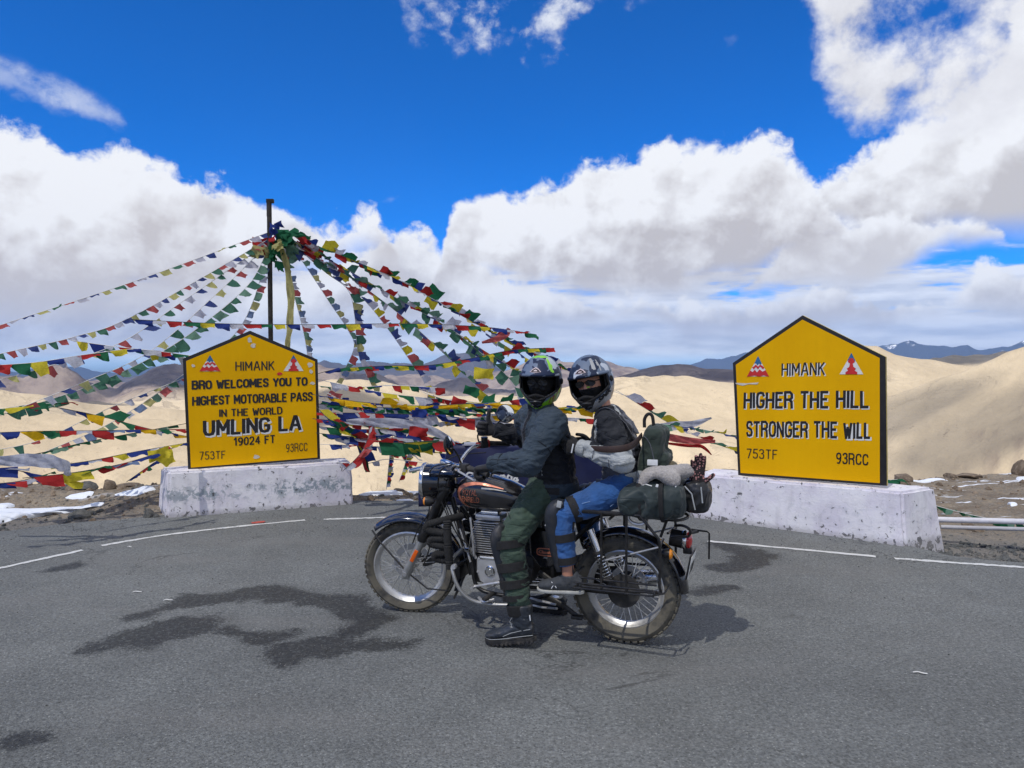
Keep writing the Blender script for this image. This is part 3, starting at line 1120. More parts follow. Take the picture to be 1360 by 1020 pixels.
def handmesh(body, wide=.62, weight=.17, thin=.80, gap=.24, word=.42, seed=0):
    """lettering outline: quads per stroke, each a hair above the last so that none share a plane"""
    r = random.Random(seed + len(body))
    V = []; F = []; x = 0
    for ch in body:
        if ch == ' ': x += word; continue
        gw, strokes = GLYPH[ch]
        W = wide * gw
        lean = r.uniform(-.02, .02); dy = r.uniform(-.012, .012); hh = 1 + r.uniform(-.02, .02)
        queue = list(strokes)
        while queue:
            st = queue.pop(0)
            cuts = [0]
            for q in range(1, len(st) - 1):
                u_ = Vector((st[q][0] - st[q - 1][0], st[q][1] - st[q - 1][1])); w_ = Vector((st[q + 1][0] - st[q][0], st[q + 1][1] - st[q][1]))
                if u_.normalized().dot(w_.normalized()) < .15: cuts.append(q)
            if len(cuts) > 1:
                cuts.append(len(st) - 1)
                queue += [st[a_:b_ + 1] for a_, b_ in zip(cuts[:-1], cuts[1:])]
                continue
            P = [Vector((x + p[0] * (W if W > .12 else .12) + lean * p[1], dy + p[1] * hh * (1 - weight * .6) + weight * .3)) for p in st]
            out = []
            closed = (P[0] - P[-1]).length < 1e-6
            m = len(P)
            L_ = []; R_ = []
            for i_, p in enumerate(P):
                a = P[i_ - 1] if i_ > 0 else (P[-2] if closed else None); c_ = P[i_ + 1] if i_ < m - 1 else (P[1] if closed else None)
                d0 = (p - a).normalized() if a is not None else None; d1 = (c_ - p).normalized() if c_ is not None else None
                if d0 is None: d0 = d1
                if d1 is None: d1 = d0
                n0, n1 = Vector((-d0.y, d0.x)), Vector((-d1.y, d1.x))
                nn = (n0 + n1); nn = nn.normalized() if nn.length > .2 else n1
                mi = min(1.7, 1 / max(.35, nn.dot(n1)))
                w = Vector((nn.x * weight, nn.y * weight * thin)) * .5 * mi
                ext = Vector((0, 0))
                if not closed and i_ == 0: ext = -d1 * weight * .28
                if not closed and i_ == m - 1: ext = d0 * weight * .28
                L_.append(p + w + ext); R_.append(p - w + ext)
            o_ = len(V)
            for a, c_ in zip(L_, R_): V += [tuple(a), tuple(c_)]
            for i_ in range(m - 1): F.append((o_ + 2 * i_, o_ + 2 * i_ + 1, o_ + 2 * i_ + 3, o_ + 2 * i_ + 2))
        x += (W if W > .12 else .12 if ch != 'I' else 0) + gap
    return V, F


class Board:
    """a vertical sheet: pixels of the photograph are carried onto it along their sight lines"""

    def __init__(s, root, origin, d, n, inset):
        s.root = root; s.d = Vector((*d, 0)).normalized(); s.n = Vector((*n, 0)).normalized()
        s.o = Vector((*origin, 0)) - s.n * inset

    def uz(s, px, py):
        r = ray(px, py); c = Vector((0, 0, CAM_H))
        t = (s.o - c).dot(s.n) / r.dot(s.n)
        p = c + r * t
        return (p - s.o).dot(s.d), p.z

    def local(s, u, z, out=0.):      # root's frame: x along the sheet, y away from the viewer
        return (u, -out, z)

    def poly(s, pts, out, name, material, parent, thick=.0):
        P = [s.uz(*p) for p in pts]
        if thick:
            mb = MB().prism(P, -out, -out + thick)
        else:
            mb = MB().add([s.local(u, z, out) for u, z in P], [tuple(range(len(P)))])
        o = mb.build(name, material, parent, False)
        return o

    def text(s, body, pl, pr, hpx, out, material, parent, weight=.2, name='lettering', shift=(0, 0), wide=.62, gap=.26, word=.45):
        """pl, pr: baseline ends in pixels; hpx: height of the capitals there"""
        V, F = handmesh(body, wide, weight, .8, gap, word)
        xs = [p[0] for p in V]; x0, x1 = min(xs), max(xs)
        u0, z0 = s.uz(*pl); u1, z1 = s.uz(*pr)
        _, zt = s.uz(pl[0], pl[1] - hpx); hz = zt - z0
        out_v = []
        for k, (x, y) in enumerate(V):
            t = (x - x0) / (x1 - x0)
            out_v.append(s.local(u0 + (u1 - u0) * t + shift[0], z0 + (z1 - z0) * t + y * hz + shift[1], out))
        # strokes of one letter that cross lie a tenth of a millimetre apart
        comp = {}; gid = {}
        for f in F:
            key = min(f)
            r0 = next((gid[i] for i in f if i in gid), len(comp)); comp.setdefault(r0, 0)
            for i in f: gid[i] = r0
        out_v = [(p[0], p[1] - .00012 * (gid.get(i, 0) % 4), p[2]) for i, p in enumerate(out_v)]
        return MB().add(out_v, F).build(name, material, parent, False)


def make_sign(label, plinth_bottom, plinth_top, depth, d, origin, inset, outline, border_in, seed, texts, emblems, extra):
    n = (d[1], -d[0])
    if Vector((n[0], n[1])).dot(Vector((-origin[0], -origin[1]))) < 0: n = (-n[0], -n[1])
    root = empty('milestone_sign', (origin[0], origin[1], 0), math.atan2(d[1], d[0]), label, 'road sign')
    B = Board(root, origin, d, n, inset)
    B.o = Vector((*origin, 0)) - B.n * inset
    # plinth: battered block, edges softened and uneven
    (xa, xb), h, (top_in, end_in), sink = plinth_bottom, plinth_top, depth[1:3], depth[3]
    dep = depth[0]
    bm = bmesh.new()
    hb, ht = -.05, h
    P = [(xa, -0, hb), (xb, 0, hb), (xb + depth[4], dep, hb - sink), (xa + depth[5], dep, hb),
         (xa + end_in, top_in, ht), (xb - end_in, top_in, ht + depth[6]), (xb - end_in + depth[4] * .7, dep - .02, ht + depth[6]), (xa + end_in + depth[5], dep - .02, ht)]
    vs = [bm.verts.new(p) for p in P]
    for f in ((0, 1, 5, 4), (1, 2, 6, 5), (2, 3, 7, 6), (3, 0, 4, 7), (4, 5, 6, 7), (3, 2, 1, 0)): bm.faces.new([vs[i] for i in f])
    bmesh.ops.recalc_face_normals(bm, faces=bm.faces)
    bmesh.ops.bevel(bm, geom=[e for e in bm.edges], offset=.022, segments=2, affect='EDGES')
    bmesh.ops.triangulate(bm, faces=bm.faces[:])
    bmesh.ops.subdivide_edges(bm, edges=bm.edges[:], cuts=5, use_grid_fill=True)
    bmesh.ops.subdivide_edges(bm, edges=[e for e in bm.edges if e.calc_length() > .03], cuts=1)
    bm.normal_update()
    for v_ in bm.verts:
        c_ = v_.co
        v_.co = c_ + v_.normal * (.010 * float(fbm([c_.x * 3 + seed], [c_.y * 3], [c_.z * 3], 4)[0]) + .004 * float(fbm([c_.x * 18 + seed], [c_.y * 18], [c_.z * 18], 2)[0]))
    me = bpy.data.meshes.new('plinth'); bm.to_mesh(me); bm.free(); me.shade_smooth(); me.set_sharp_from_angle(angle=R(38))
    link('plinth', me, plaster('whitewashed_plaster_%d' % seed, seed * 3.3), root)
    # board, in root's frame shifted by the inset
    fr = empty('board_frame', (0, inset, 0)); bpy.data.objects.remove(fr)
    S = lambda o: (setattr(o, 'location', (0, inset, 0)), o)[1]
    body = S(B.poly(outline, .0, 'board', m_side, root, .045))
    S(B.poly(outline, .003, 'border', m_black, root))
    S(B.poly(border_in, .006, 'painted_panel', board_paint('yellow_board_paint_%d' % seed, seed), root))
    for t in texts: S(B.text(*t[:3], t[3], t[4], t[5], root, **(t[6] if len(t) > 6 else {})))
    for e in emblems:
        kind, cx, cy, w, hh = e
        em = S(B.poly([(cx - w / 2, cy), (cx, cy - hh), (cx + w / 2, cy)], .0085, 'emblem', m_white, root))
        def add(pts, m_, nm, o_): return B.poly([(cx + x * w / 2, cy - y * hh) for x, y in pts], o_, nm, m_, em)
        add([(-.34, .66), (0, 1.04), (.34, .66), (.2, .58), (.1, .66), (-.05, .56), (-.18, .66)], m_blue2, 'emblem_peak', .0105)
        if kind == 'waves':
            add([(-1.03, -.02), (-.72, .30), (-.5, .22), (-.3, .34), (-.1, .2), (.15, .36), (.4, .24), (.7, .32), (1.03, -.02), (.5, .05), (.1, -.02), (-.3, .04)], m_red2, 'emblem_wave', .0105)
            add([(-.55, .46), (-.4, .36), (-.2, .48), (0, .36), (.2, .5), (.45, .36), (.58, .44), (.45, .52), (.2, .60), (0, .5), (-.2, .6), (-.4, .50)], m_red2, 'emblem_wave', .0107)
        else:
            add([(-.5, 0), (-.5, .10), (-.28, .18), (-.38, .28), (-.18, .36), (-.12, .52), (-.3, .60), (-.14, .78), (.14, .78), (.3, .60), (.12, .52), (.18, .36), (.38, .28), (.28, .18), (.5, .10), (.5, 0)], m_red2, 'emblem_figure', .0107)
    for pts, m_, nm in extra: S(B.poly(pts, .0095, nm, m_, root))
    return root, B


def blob(cx, cy, r, k=9, sx=1.):
    return [(cx + r * sx * (1 + .35 * random.uniform(-1, 1)) * math.cos(2 * PI * i / k), cy + r * (1 + .35 * random.uniform(-1, 1)) * math.sin(2 * PI * i / k)) for i in range(k)]


def Z6(x, y): return 200 + x * .26465, 430 + y * .26465
def Z7(x, y): return 930 + x * .3431, 400 + y * .3431


FLp, FRp = G(221, 688), G(470, 669.6)
dl = Vector((FRp[0] - FLp[0], FRp[1] - FLp[1])); Ll = dl.length; dl.normalize()
K = dict(off=.020)
TB = lambda s_, a, bb, h, **k: (s_, Z6(*a), Z6(*bb), h * .26465, .009, m_black, dict(dict(weight=.19), **k))
sign_a, BA = make_sign('yellow gabled sign naming the highest motorable pass, on a whitewashed block before the flag pole',
    (0, Ll), .49, (.50, .035, .03, .0, .05, -.10, 0.), (dl.x, dl.y), FLp, .20,
    [(249.8, 624), (242.7, 476.5), (332, 439.2), (421.8, 477.5), (425.2, 609.5)],
    [(253.5, 621), (247.2, 479.5), (332, 444.2), (418.2, 480), (421.5, 607.5)], 1,
    [TB('HIMANK', (425, 236), (622, 232), 46, weight=.14),
     TB('BRO WELCOMES YOU TO', (206, 330), (788, 309), 44, weight=.25),
     TB('HIGHEST MOTORABLE PASS', (208, 411), (815, 386), 46, weight=.24),
     TB('IN THE WORLD', (344, 467), (662, 453), 37, weight=.20),
     ('UMLING LA', Z6(268, 571), Z6(766, 541), 78 * .26465, .008, m_white, dict(weight=.27)),
     TB('UMLING LA', (263, 563), (758, 533), 78, weight=.215),
     TB('19024 FT', (416, 612), (624, 598), 41, weight=.19),
     TB('753TF', (246, 683), (375, 676), 40, weight=.12),
     TB('93RCC', (679, 644), (787, 636), 40, weight=.12)],
    [('waves', *Z6(298, 238), 104 * .2647, 78 * .2647), ('figure', *Z6(717, 237), 100 * .2647, 78 * .2647)],
    [(blob(*Z6(497, 83), 3.4), m_peel, 'peeled_patch'), (blob(*Z6(513, 110), 3.2, sx=1.4), m_peel, 'peeled_patch'), (blob(*Z6(800, 208), 3.4), m_peel, 'peeled_patch'), (blob(*Z6(803, 240), 2.6), m_peel, 'peeled_patch'),
     (blob(*Z6(214, 212), 2.2), m_peel, 'peeled_patch'), (blob(*Z6(530, 668), 3.0, sx=1.4), m_peel, 'peeled_patch'), (blob(*Z6(812, 298), 1.8, sx=1.8), m_peel, 'peeled_patch'),
     (blob(*Z6(645, 250), 2.0, sx=1.8), m_red2, 'red_smear')])

FLq, FRq = G(915, 686.5), G(1203, 726)
dr = Vector((FRq[0] - FLq[0], FRq[1] - FLq[1])); Lr = dr.length; dr.normalize()
TB = lambda s_, a, bb, h, **k: (s_, Z7(*a), Z7(*bb), h * .3431, .009, m_black, dict(dict(weight=.19), **k))
TW = lambda s_, a, bb, h, **k: (s_, Z7(a[0] + 3, a[1] + 4), Z7(bb[0] + 4, bb[1] + 4), h * .3431, .008, m_white, dict(dict(weight=.22), **k))
sign_b, BB = make_sign('yellow gabled sign reading higher the hill stronger the will, on a block by the pipe',
    (0, Lr), .47, (.55, .035, .045, .20, .27, .0, .02), (dr.x, dr.y), FLq, .17,
    [(980.6, 630.8), (973.4, 482), (1066, 418.8), (1176.3, 474), (1178, 645.3)],
    [(983.8, 628.0), (977.5, 484.5), (1066, 424.5), (1168.5, 475.5), (1168.7, 641.5)], 2,
    [TW('HIMANK', (315, 289), (484, 285), 48, weight=.17), TB('HIMANK', (315, 289), (484, 285), 48, weight=.15),
     TW('HIGHER THE HILL', (168, 415), (652, 413), 62), TB('HIGHER THE HILL', (168, 415), (652, 413), 62, weight=.20),
     TW('STRONGER THE', (178, 524), (530, 530), 60), TB('STRONGER THE', (178, 524), (530, 530), 60, weight=.20),
     TW('WILL', (556, 534), (660, 534), 62, weight=.27, wide=.5), TB('WILL', (553, 532), (658, 532), 62, weight=.20, wide=.5),
     TB('753TF', (181, 607), (299, 612), 36, weight=.12),
     TB('93RCC', (526, 628), (652, 635), 42, weight=.16)],
    [('waves', *Z7(225, 291), 84 * .3431, 76 * .3431), ('figure', *Z7(586, 283), 92 * .3431, 80 * .3431)],
    [([Z7(*p) for p in ((137, 316), (180, 318), (228, 314), (222, 322), (190, 321), (165, 327), (140, 321))], m_peel, 'peeled_patch')])

# ------------------------------------------------------------------ navy banner behind the riders
m_navy = mat('navy_cloth', (.006, .010, .055), .55, var=.25, vs=4, bmp=.2, bs=30)
m_grey_rail = mat('pale_grey_edge', (.45, .46, .52), .6)
bl_, br_ = (556, 0), (800, 0)
pb0 = P3(556, 676, 6.9); pb1 = P3(800, 662, 7.2)
rootb = empty('banner', (pb0.x, pb0.y, 0), math.atan2(pb1.y - pb0.y, pb1.x - pb0.x), 'navy blue banner with pale top edge and white lettering, standing low behind the motorcycle', 'banner')
Lb = math.hypot(pb1.x - pb0.x, pb1.y - pb0.y)
zt = P3(650, 591, 7.0).z
NX, NZ = 40, 14
Vb = []; Fb = []
for j in range(NZ + 1):
    for i_ in range(NX + 1):
        u = Lb * i_ / NX; z = .34 + (zt - .34) * j / NZ
        y = .05 * math.sin(u * 5 + z * 2) * (1 - (j / NZ) ** 3) + .015 * math.sin(u * 17 + z * 9)
        if u < .26 and z > .5: z = .5 + (z - .5) * .25
        Vb.append((u, y, z))
for j in range(NZ):
    for i_ in range(NX):
        p = j * (NX + 1) + i_
        Fb.append((p, p + 1, p + NX + 2, p + NX + 1))
o = MB().add(Vb, Fb).build('cloth', m_navy, rootb)
sl = o.modifiers.new('s', 'SOLIDIFY'); sl.thickness = .004
MB().box((Lb * .62, .0, zt + .012), (Lb * .76, .03, .03), bev=.006).build('top_rail', m_grey_rail, rootb)
for u in (.24 * Lb, Lb - .02): MB().cyl((u, .03, -.05), (u, .03, zt), .014).build('post', m_grey_rail, rootb)
for body, a, bb, h in (('Ci g', (617, 636), (640, 636), 11), ('anda', (655, 641), (688, 638), 15)):
    V_, F_ = textmesh(body, off=.03)
    xs = [p[0] for p in V_]; x0, x1 = min(xs), max(xs)
    q0, q1 = P3(*a, 6.98), P3(*bb, 7.02)
    inv = Matrix.Rotation(-rootb.rotation_euler.z, 4, 'Z') @ Matrix.Translation((-pb0.x, -pb0.y, 0))
    q0, q1 = inv @ q0, inv @ q1
    hz = h / 1000 * 7
    MB().add([(q0.x + (q1.x - q0.x) * (x - x0) / (x1 - x0), -.075, q0.z + (q1.z - q0.z) * (x - x0) / (x1 - x0) + y / .69 * hz) for x, y in V_], F_).build('lettering', m_white, rootb, False)


# ================================================================== PRAYER FLAGS
def flag_mat(name, col, tr=.45):
    m, b = new_mat(name)
    v = coords('Object')
    f = lin(noise(v, 9., 4., .6), .3, .7, .8, 1.2)
    wv = noise(v, 160., 2., .5)
    print_ = step(.54, .60, noise(v, 60., 3., .6)) * .16
    cc_ = mixc(print_, scalec(col, f), (.03, .03, .03))
    setc(b, 'Base Color', cc_)
    b.inputs['Roughness'].default_value = .85
    b.inputs['Specular IOR Level'].default_value = .2
    t = X.nt.nodes.new('ShaderNodeBsdfTranslucent'); X.nt.links.new(cc_.s, t.inputs[0])
    mx = X.nt.nodes.new('ShaderNodeMixShader'); mx.inputs[0].default_value = tr
    out = [n for n in X.nt.nodes if n.type == 'OUTPUT_MATERIAL'][0]
    X.nt.links.new(b.outputs[0], mx.inputs[1]); X.nt.links.new(t.outputs[0], mx.inputs[2]); X.nt.links.new(mx.outputs[0], out.inputs[0])
    bump(b, wv, .2, .001)
    return m


FC = {'blue': (.022, .045, .22), 'white': (.52, .54, .62), 'red': (.42, .030, .03), 'green': (.018, .13, .06), 'yellow': (.62, .52, .04),
      'pale_red': (.50, .12, .12), 'pale_green': (.16, .30, .22), 'pale_blue': (.17, .24, .40), 'pale_yellow': (.50, .47, .20), 'gold': (.70, .42, .01),  # pale ones: look of backlit thin cloth put into the colour
      'dull_blue': (.06, .09, .27), 'dull_white': (.52, .53, .62), 'dull_red': (.44, .10, .10), 'dull_green': (.07, .19, .13), 'dull_yellow': (.52, .50, .20)}
FM = {k: flag_mat('flag_cloth_' + k, c_, .5 if 'pale' in k or 'dull' in k or k == 'white' else .40) for k, c_ in FC.items()}


def flag_mesh(kind, seed):
    """unit flag: hung by its top edge (x 0..1 at y 0), blown out towards -y with a ripple"""
    r = random.Random(seed)
    nx, ny = 5, 4
    V = []; F = []
    ph = r.uniform(0, 6); skew = r.uniform(.0, .35); amp = r.uniform(.10, .22); lift = r.uniform(-.1, .2)
    for j in range(ny + 1):
        for i_ in range(nx + 1):
            u, w = i_ / nx, j / ny
            if kind == 'quad': x = u + skew * w; y = -w * (1 - .12 * math.sin(u * 5 + ph))
            elif kind == 'tri': x = u * (1 - .55 * w) + (.45 + skew) * w; y = -w * (1 - .1 * math.sin(u * 4 + ph))
            else: x = u * (1 - .25 * w) + .28 * w; y = -w * (.75 + .3 * u)
            z = amp * math.sin(3.2 * u + 4.5 * w + ph) * w + lift * w * w + .05 * math.sin(9 * u + 7 * w + ph) * w
            if kind == 'twist': z += .30 * (u - .5) * w; y *= .55
            V.append((x, y, z))
    for j in range(ny):
        for i_ in range(nx):
            p = j * (nx + 1) + i_
            F.append((p, p + 1, p + nx + 2, p + nx + 1))
    return V, F


FMESH = {}
for cn in FC:
    for kd in ('quad', 'tri', 'flutter', 'twist'):
        for sd_ in range(2):
            V_, F_ = flag_mesh(kd, hash((cn, kd)) % 997 * 0 + len(FMESH) * 7 + sd_)
            me = MB().add(V_, F_).mesh('flag', True, 180)
            me.materials.append(FM[cn])
            FMESH[cn, kd, sd_] = me

m_cord = mat('white_cord', (.62, .62, .60), .8)
m_cord_dark = mat('dark_cord', (.05, .05, .05), .8)
WIND = Vector((1, -.12, -.02)).normalized()
DULL = ['dull_blue', 'dull_white', 'dull_red', 'dull_green', 'dull_yellow']
ORDER = ['blue', 'white', 'red', 'green', 'yellow']
PALE = ['pale_blue', 'white', 'pale_red', 'pale_green', 'pale_yellow']


def string(pts, label, size=.13, gap=.17, kinds=('quad',), colors=ORDER, drop=.55, wind=WIND, jit=.25, cord=m_cord, start=0., end=1., aspect=1., sag=0., rseed=0, group='strings of prayer flags round the pole', up_side=1, cr_=.0035, fill=1.):
    """one flag string: cord through the given points, flags tied along it"""
    r = random.Random(len(label) * 31 + rseed)
    P = [Vector(p) for p in pts]
    if sag and len(P) == 2:
        m_ = (P[0] + P[1]) / 2; m_.z -= sag; P.insert(1, m_)
    C_, _ = resample(P, [(1, 1)] * len(P), 16) if len(P) > 2 else ([P[0].lerp(P[1], k / 12) for k in range(13)], None)
    base = C_[0].copy()
    root = empty('prayer_flag_string', base, 0, label, 'prayer flags', group)
    MB().loft([p - base for p in C_], cr_, 4).build('cord', cord, root)
    d = [0]
    for a, b_ in zip(C_[:-1], C_[1:]): d.append(d[-1] + (b_ - a).length)
    L = d[-1]
    gap = gap * .82
    s = L * start + r.uniform(0, gap); k = r.randrange(5)
    while s < L * end:
        j = max(i_ for i_ in range(len(d)) if d[i_] <= s); j = min(j, len(d) - 2)
        t = (s - d[j]) / max(1e-6, d[j + 1] - d[j]); p = C_[j].lerp(C_[j + 1], t)
        tan = (C_[j + 1] - C_[j]).normalized()
        if tan.x < 0: tan = -tan
        if r.random() < fill:
            body = wind * (1 - drop) + Vector((0, 0, -1)) * drop + Vector((r.uniform(-jit, jit), r.uniform(-jit, jit), r.uniform(-jit, jit))) * .9
            body = body - tan * body.dot(tan)
            if body.length < .05: body = Vector((0, -.3, -1))
            body.normalize(); nrm_ = tan.cross(-body)
            sz = size * .70 * r.uniform(.82, 1.15)
            M_ = Matrix((tan * sz * aspect * r.uniform(.9, 1.1), -body * sz * r.uniform(.75, 1.1), nrm_ * sz)).transposed().to_4x4()
            M_.translation = p - base
            o = link('flag', FMESH[colors[k % len(colors)], r.choice(kinds), r.randrange(2)], None, root)
            o.matrix_basis = M_
        s += gap * r.uniform(.93, 1.08); k += 1
    return root


PD = 9.4                       # distance of the pole
pole_x = P3(359, 400, PD).x
ztop = P3(359, 266, PD).z
APEX = P3(361, 308, PD)
m_pole = mat('dark_iron_pole', (.02, .018, .017), .6, .4, var=.4, dust=.3)
pr = empty('flag_pole', (pole_x, PD, 0), 0, 'tall dark iron pole behind the left yellow sign, hung with prayer flags', 'pole')
MB().cyl((0, 0, -.3), (0, 0, ztop), .030, 12).build('shaft', m_pole, pr)
MB().box((.012, 0, ztop - .01), (.09, .05, .05), bev=.006).cyl((-.02, 0, ztop - .2), (-.02, 0, ztop), .014).build('cap', m_pole, pr)
# knots of cloth at the head of the pole
def knot(px, py, dep, size, colname, label, n=7, spread=(.16, .08, .10), seed=0):
    r = random.Random(seed)
    c_ = P3(px, py, dep)
    V = []; F = []
    for q in range(n):
        Vq, Fq = flag_mesh(r.choice(['quad', 'flutter', 'tri']), seed * 13 + q)
        e = Euler((r.uniform(-.8, .8) + PI / 2, r.uniform(-.6, .6), r.uniform(-.7, .7))).to_matrix()
        off = Vector((r.uniform(-1, 1) * spread[0], r.uniform(-1, 1) * spread[1], r.uniform(-1, 1) * spread[2]))
        o_ = len(V)
        V += [tuple(e @ (Vector(p) * size * r.uniform(.7, 1.1)) + off) for p in Vq]; F += [tuple(i_ + o_ for i_ in f) for f in Fq]
    me = MB().add(V, F).mesh('flag_bundle', True, 180)
    o = link('flag_bundle', me, FM[colname]); o.location = c_
    tag(o, label, 'prayer flags', 'bunched flags tied to the pole head')
    return o


knot(361, 300, PD - .02, .10, 'blue', 'small blue cloth wrapped highest round the iron pole', 6, (.06, .05, .04), 1)
knot(368, 312, PD - .03, .17, 'green', 'largest green bunch of flags wrapped round the pole just under the blue cloth', 12, (.10, .05, .08), 2)
knot(345, 320, PD - .02, .12, 'red', 'faded red bunch of flags left of the pole head', 6, (.12, .05, .06), 3)
knot(350, 326, PD - .05, .16, 'pale_yellow', 'pale yellow bunch of flags across the pole under the green one', 6, (.14, .04, .04), 4)
knot(392, 319, PD + .03, .12, 'red', 'bright red bunch of flags just right of the pole head', 7, (.08, .05, .05), 5)
knot(360, 336, PD - .05, .12, 'green', 'lower green bunch of flags wound round the pole shaft', 7, (.05, .05, .09), 6)
knot(378, 330, PD - .01, .14, 'pale_green', 'pale green bunch of flags right of the pole under the red one', 5, (.07, .05, .05), 7)

# left fan
S_ = string
S_([P3(355, 309, PD), P3(180, 373, 8.6), P3(0, 432, 7.6), P3(-150, 480, 7.0)], 'uppermost flag string running from the pole to the left edge of the view', .115, .165, ('twist', 'flutter'), DULL, .35, aspect=1.35)
S_([P3(356, 318, PD), P3(180, 418, 8.6), P3(100, 447, 8.3), P3(0, 470, 7.9), P3(-140, 505, 7.4)], 'second flag string from the top on the left of the pole', .12, .115, ('tri', 'flutter'), DULL, .55, aspect=1.1)
S_([P3(352, 325, PD), P3(240, 402, 8.8), P3(160, 455, 8.3), P3(60, 488, 7.8), P3(-60, 520, 7.3)], 'third flag string left of the pole, with small triangular flags', .14, .185, ('tri',), DULL, .62)
S_([P3(345, 335, PD), P3(290, 388, 9.0), P3(200, 466, 8.5), P3(110, 508, 8.0), P3(0, 552, 7.4)], 'fourth flag string left of the pole, with widely spaced triangles', .16, .215, ('tri',), DULL, .62)
S_([P3(356, 330, PD), P3(330, 378, 9.1), P3(270, 430, 8.8), P3(210, 470, 8.5), P3(120, 512, 8.1), P3(0, 552, 7.7)], 'all-green flag string left of the pole curving down past the sign roof', .17, .16, ('quad', 'flutter'), ['dull_green', 'dull_green', 'pale_green'], .55)
S_([P3(352, 352, PD), P3(318, 436, 9.3), P3(240, 500, 9.0), P3(150, 560, 8.6), P3(60, 600, 8.2)], 'steep flag string beside the pole that passes behind the top of the left sign', .13, .14, ('quad',), PALE, .4)
S_([P3(250, 500, 8.7), P3(150, 540, 8.4), P3(60, 582, 8.1), P3(0, 597, 7.9), P3(-60, 606, 7.8)], 'low flag string sloping down to the left behind the signboard edge', .13, .20, ('tri', 'twist'), DULL, .5)
# centre
S_([P3(364, 318, PD), P3(378, 352, PD), P3(398, 420, 9.5), P3(408, 470, 9.6), P3(412, 540, 9.7)], 'flag string dropping just right of the pole with pale toned flags', .125, .105, ('quad',), PALE, .25)
S_([P3(372, 312, PD), P3(400, 345, 9.6), P3(440, 405, 9.9), P3(462, 438, 10), P3(470, 462, 10.1), P3(452, 500, 10.2), P3(430, 530, 10.2)], 'flag string that bulges right of the pole and curls back towards the sign', .14, .135, ('quad',), ['dull_white', 'pale_red', 'pale_green', 'pale_blue', 'pale_yellow'], .3)
S_([P3(380, 316, PD), P3(430, 360, 9.7), P3(462, 385, 9.9), P3(471, 420, 10), P3(476, 470, 10), P3(495, 515, 10.1)], 'flag string with a kink at its shoulder hanging nearly straight down', .19, .135, ('quad',), ['pale_red', 'dull_green', 'pale_yellow', 'dull_blue', 'dull_white'], .3)
S_([P3(392, 322, PD), P3(470, 385, 9.9), P3(510, 430, 10), P3(545, 480, 10.1), P3(566, 516, 10.2), P3(567, 560, 10.2)], 'flag string right of the pole ending in a vertical drop at the sandy hill', .16, .15, ('quad',), ['pale_red', 'pale_green', 'dull_blue', 'dull_white', 'yellow'], .3)
# yellow ribbon (khata) hanging by the pole
def ribbon(pts, widths, matn, label, seed=0, wv=.02, cat='scarf', group=None):
    P = [Vector(p) for p in pts]; W = [(w, w) for w in widths]
    P, W = resample(P, W, 10)
    V = []; F = []
    for k_, p in enumerate(P):
        t = (P[min(k_ + 1, len(P) - 1)] - P[max(k_ - 1, 0)]).normalized()
        sde = t.cross(Vector((0, 1, 0))).normalized()
        for q in range(5):
            w = (q / 4 - .5) * W[k_][0]
            V.append(tuple(p - P[0] + sde * w + Vector((0, wv * math.sin(q * 2.1 + k_ * .6 + seed), 0))))
    for k_ in range(len(P) - 1):
        for q in range(4): F.append((k_ * 5 + q, k_ * 5 + q + 1, k_ * 5 + q + 6, k_ * 5 + q + 5))
    o = MB().add(V, F).build('scarf', FM[matn], None, True, ang=180); o.location = P[0]
    return tag(o, label, cat, group)


ribbon([P3(370, 318, PD - .1), P3(380, 350, PD - .1), P3(386, 390, PD - .1), P3(385, 430, PD - .1), P3(382, 458, PD - .1), P3(381, 480, PD)], [.05, .07, .09, .08, .06, .03], 'pale_yellow', 'long pale yellow scarf hanging beside the iron pole')
# right sweep: dense thick strings
S_([P3(385, 312, PD), P3(455, 340, 9.6), P3(530, 372, 9.9), P3(600, 412, 10.1), P3(660, 445, 10.3), P3(716, 472, 10.5), P3(790, 510, 10.7), P3(840, 530, 10.8), P3(900, 566, 11), P3(960, 590, 11.1), P3(1010, 600, 11.2)], 'uppermost thick flag string sweeping right behind the riders to the ground', .20, .072, ('twist', 'flutter', 'quad'), ORDER, .30, jit=.5, aspect=1.2, end=.62)
S_([P3(388, 318, PD), P3(450, 352, 9.6), P3(520, 392, 9.8), P3(590, 432, 10), P3(650, 470, 10.2), P3(700, 500, 10.3)], 'second thick flag string from the top on the right of the pole', .18, .075, ('twist', 'flutter', 'quad'), ['dull_green', 'dull_blue', 'dull_white', 'red', 'yellow', 'dull_green'], .38, jit=.45, aspect=1.1)
S_([P3(390, 326, PD), P3(470, 372, 9.7), P3(540, 425, 9.9), P3(590, 470, 10), P3(630, 510, 10.1), P3(660, 535, 10.2)], 'third thick flag string on the right, mostly green near its foot', .18, .095, ('quad', 'flutter'), ['dull_green', 'dull_white', 'pale_green', 'dull_blue', 'pale_red', 'yellow'], .45, jit=.35)
S_([P3(520, 385, 9.8), P3(590, 430, 10), P3(640, 470, 10.1), P3(678, 505, 10.1), P3(690, 540, 10.1), P3(688, 560, 10.1)], 'flag string of big green cloths hanging left of the front rider', .22, .17, ('quad', 'tri'), ['dull_green', 'dull_green', 'pale_green', 'dull_green', 'dull_white'], .45)
S_([P3(620, 425, 10.1), P3(660, 452, 10.2), P3(700, 476, 10.3), P3(735, 492, 10.4)], 'short flag string just above the front rider with yellow and blue flags', .17, .13, ('twist', 'tri', 'quad'), ['dull_blue', 'yellow', 'dull_green', 'yellow', 'red'], .5, jit=.4)
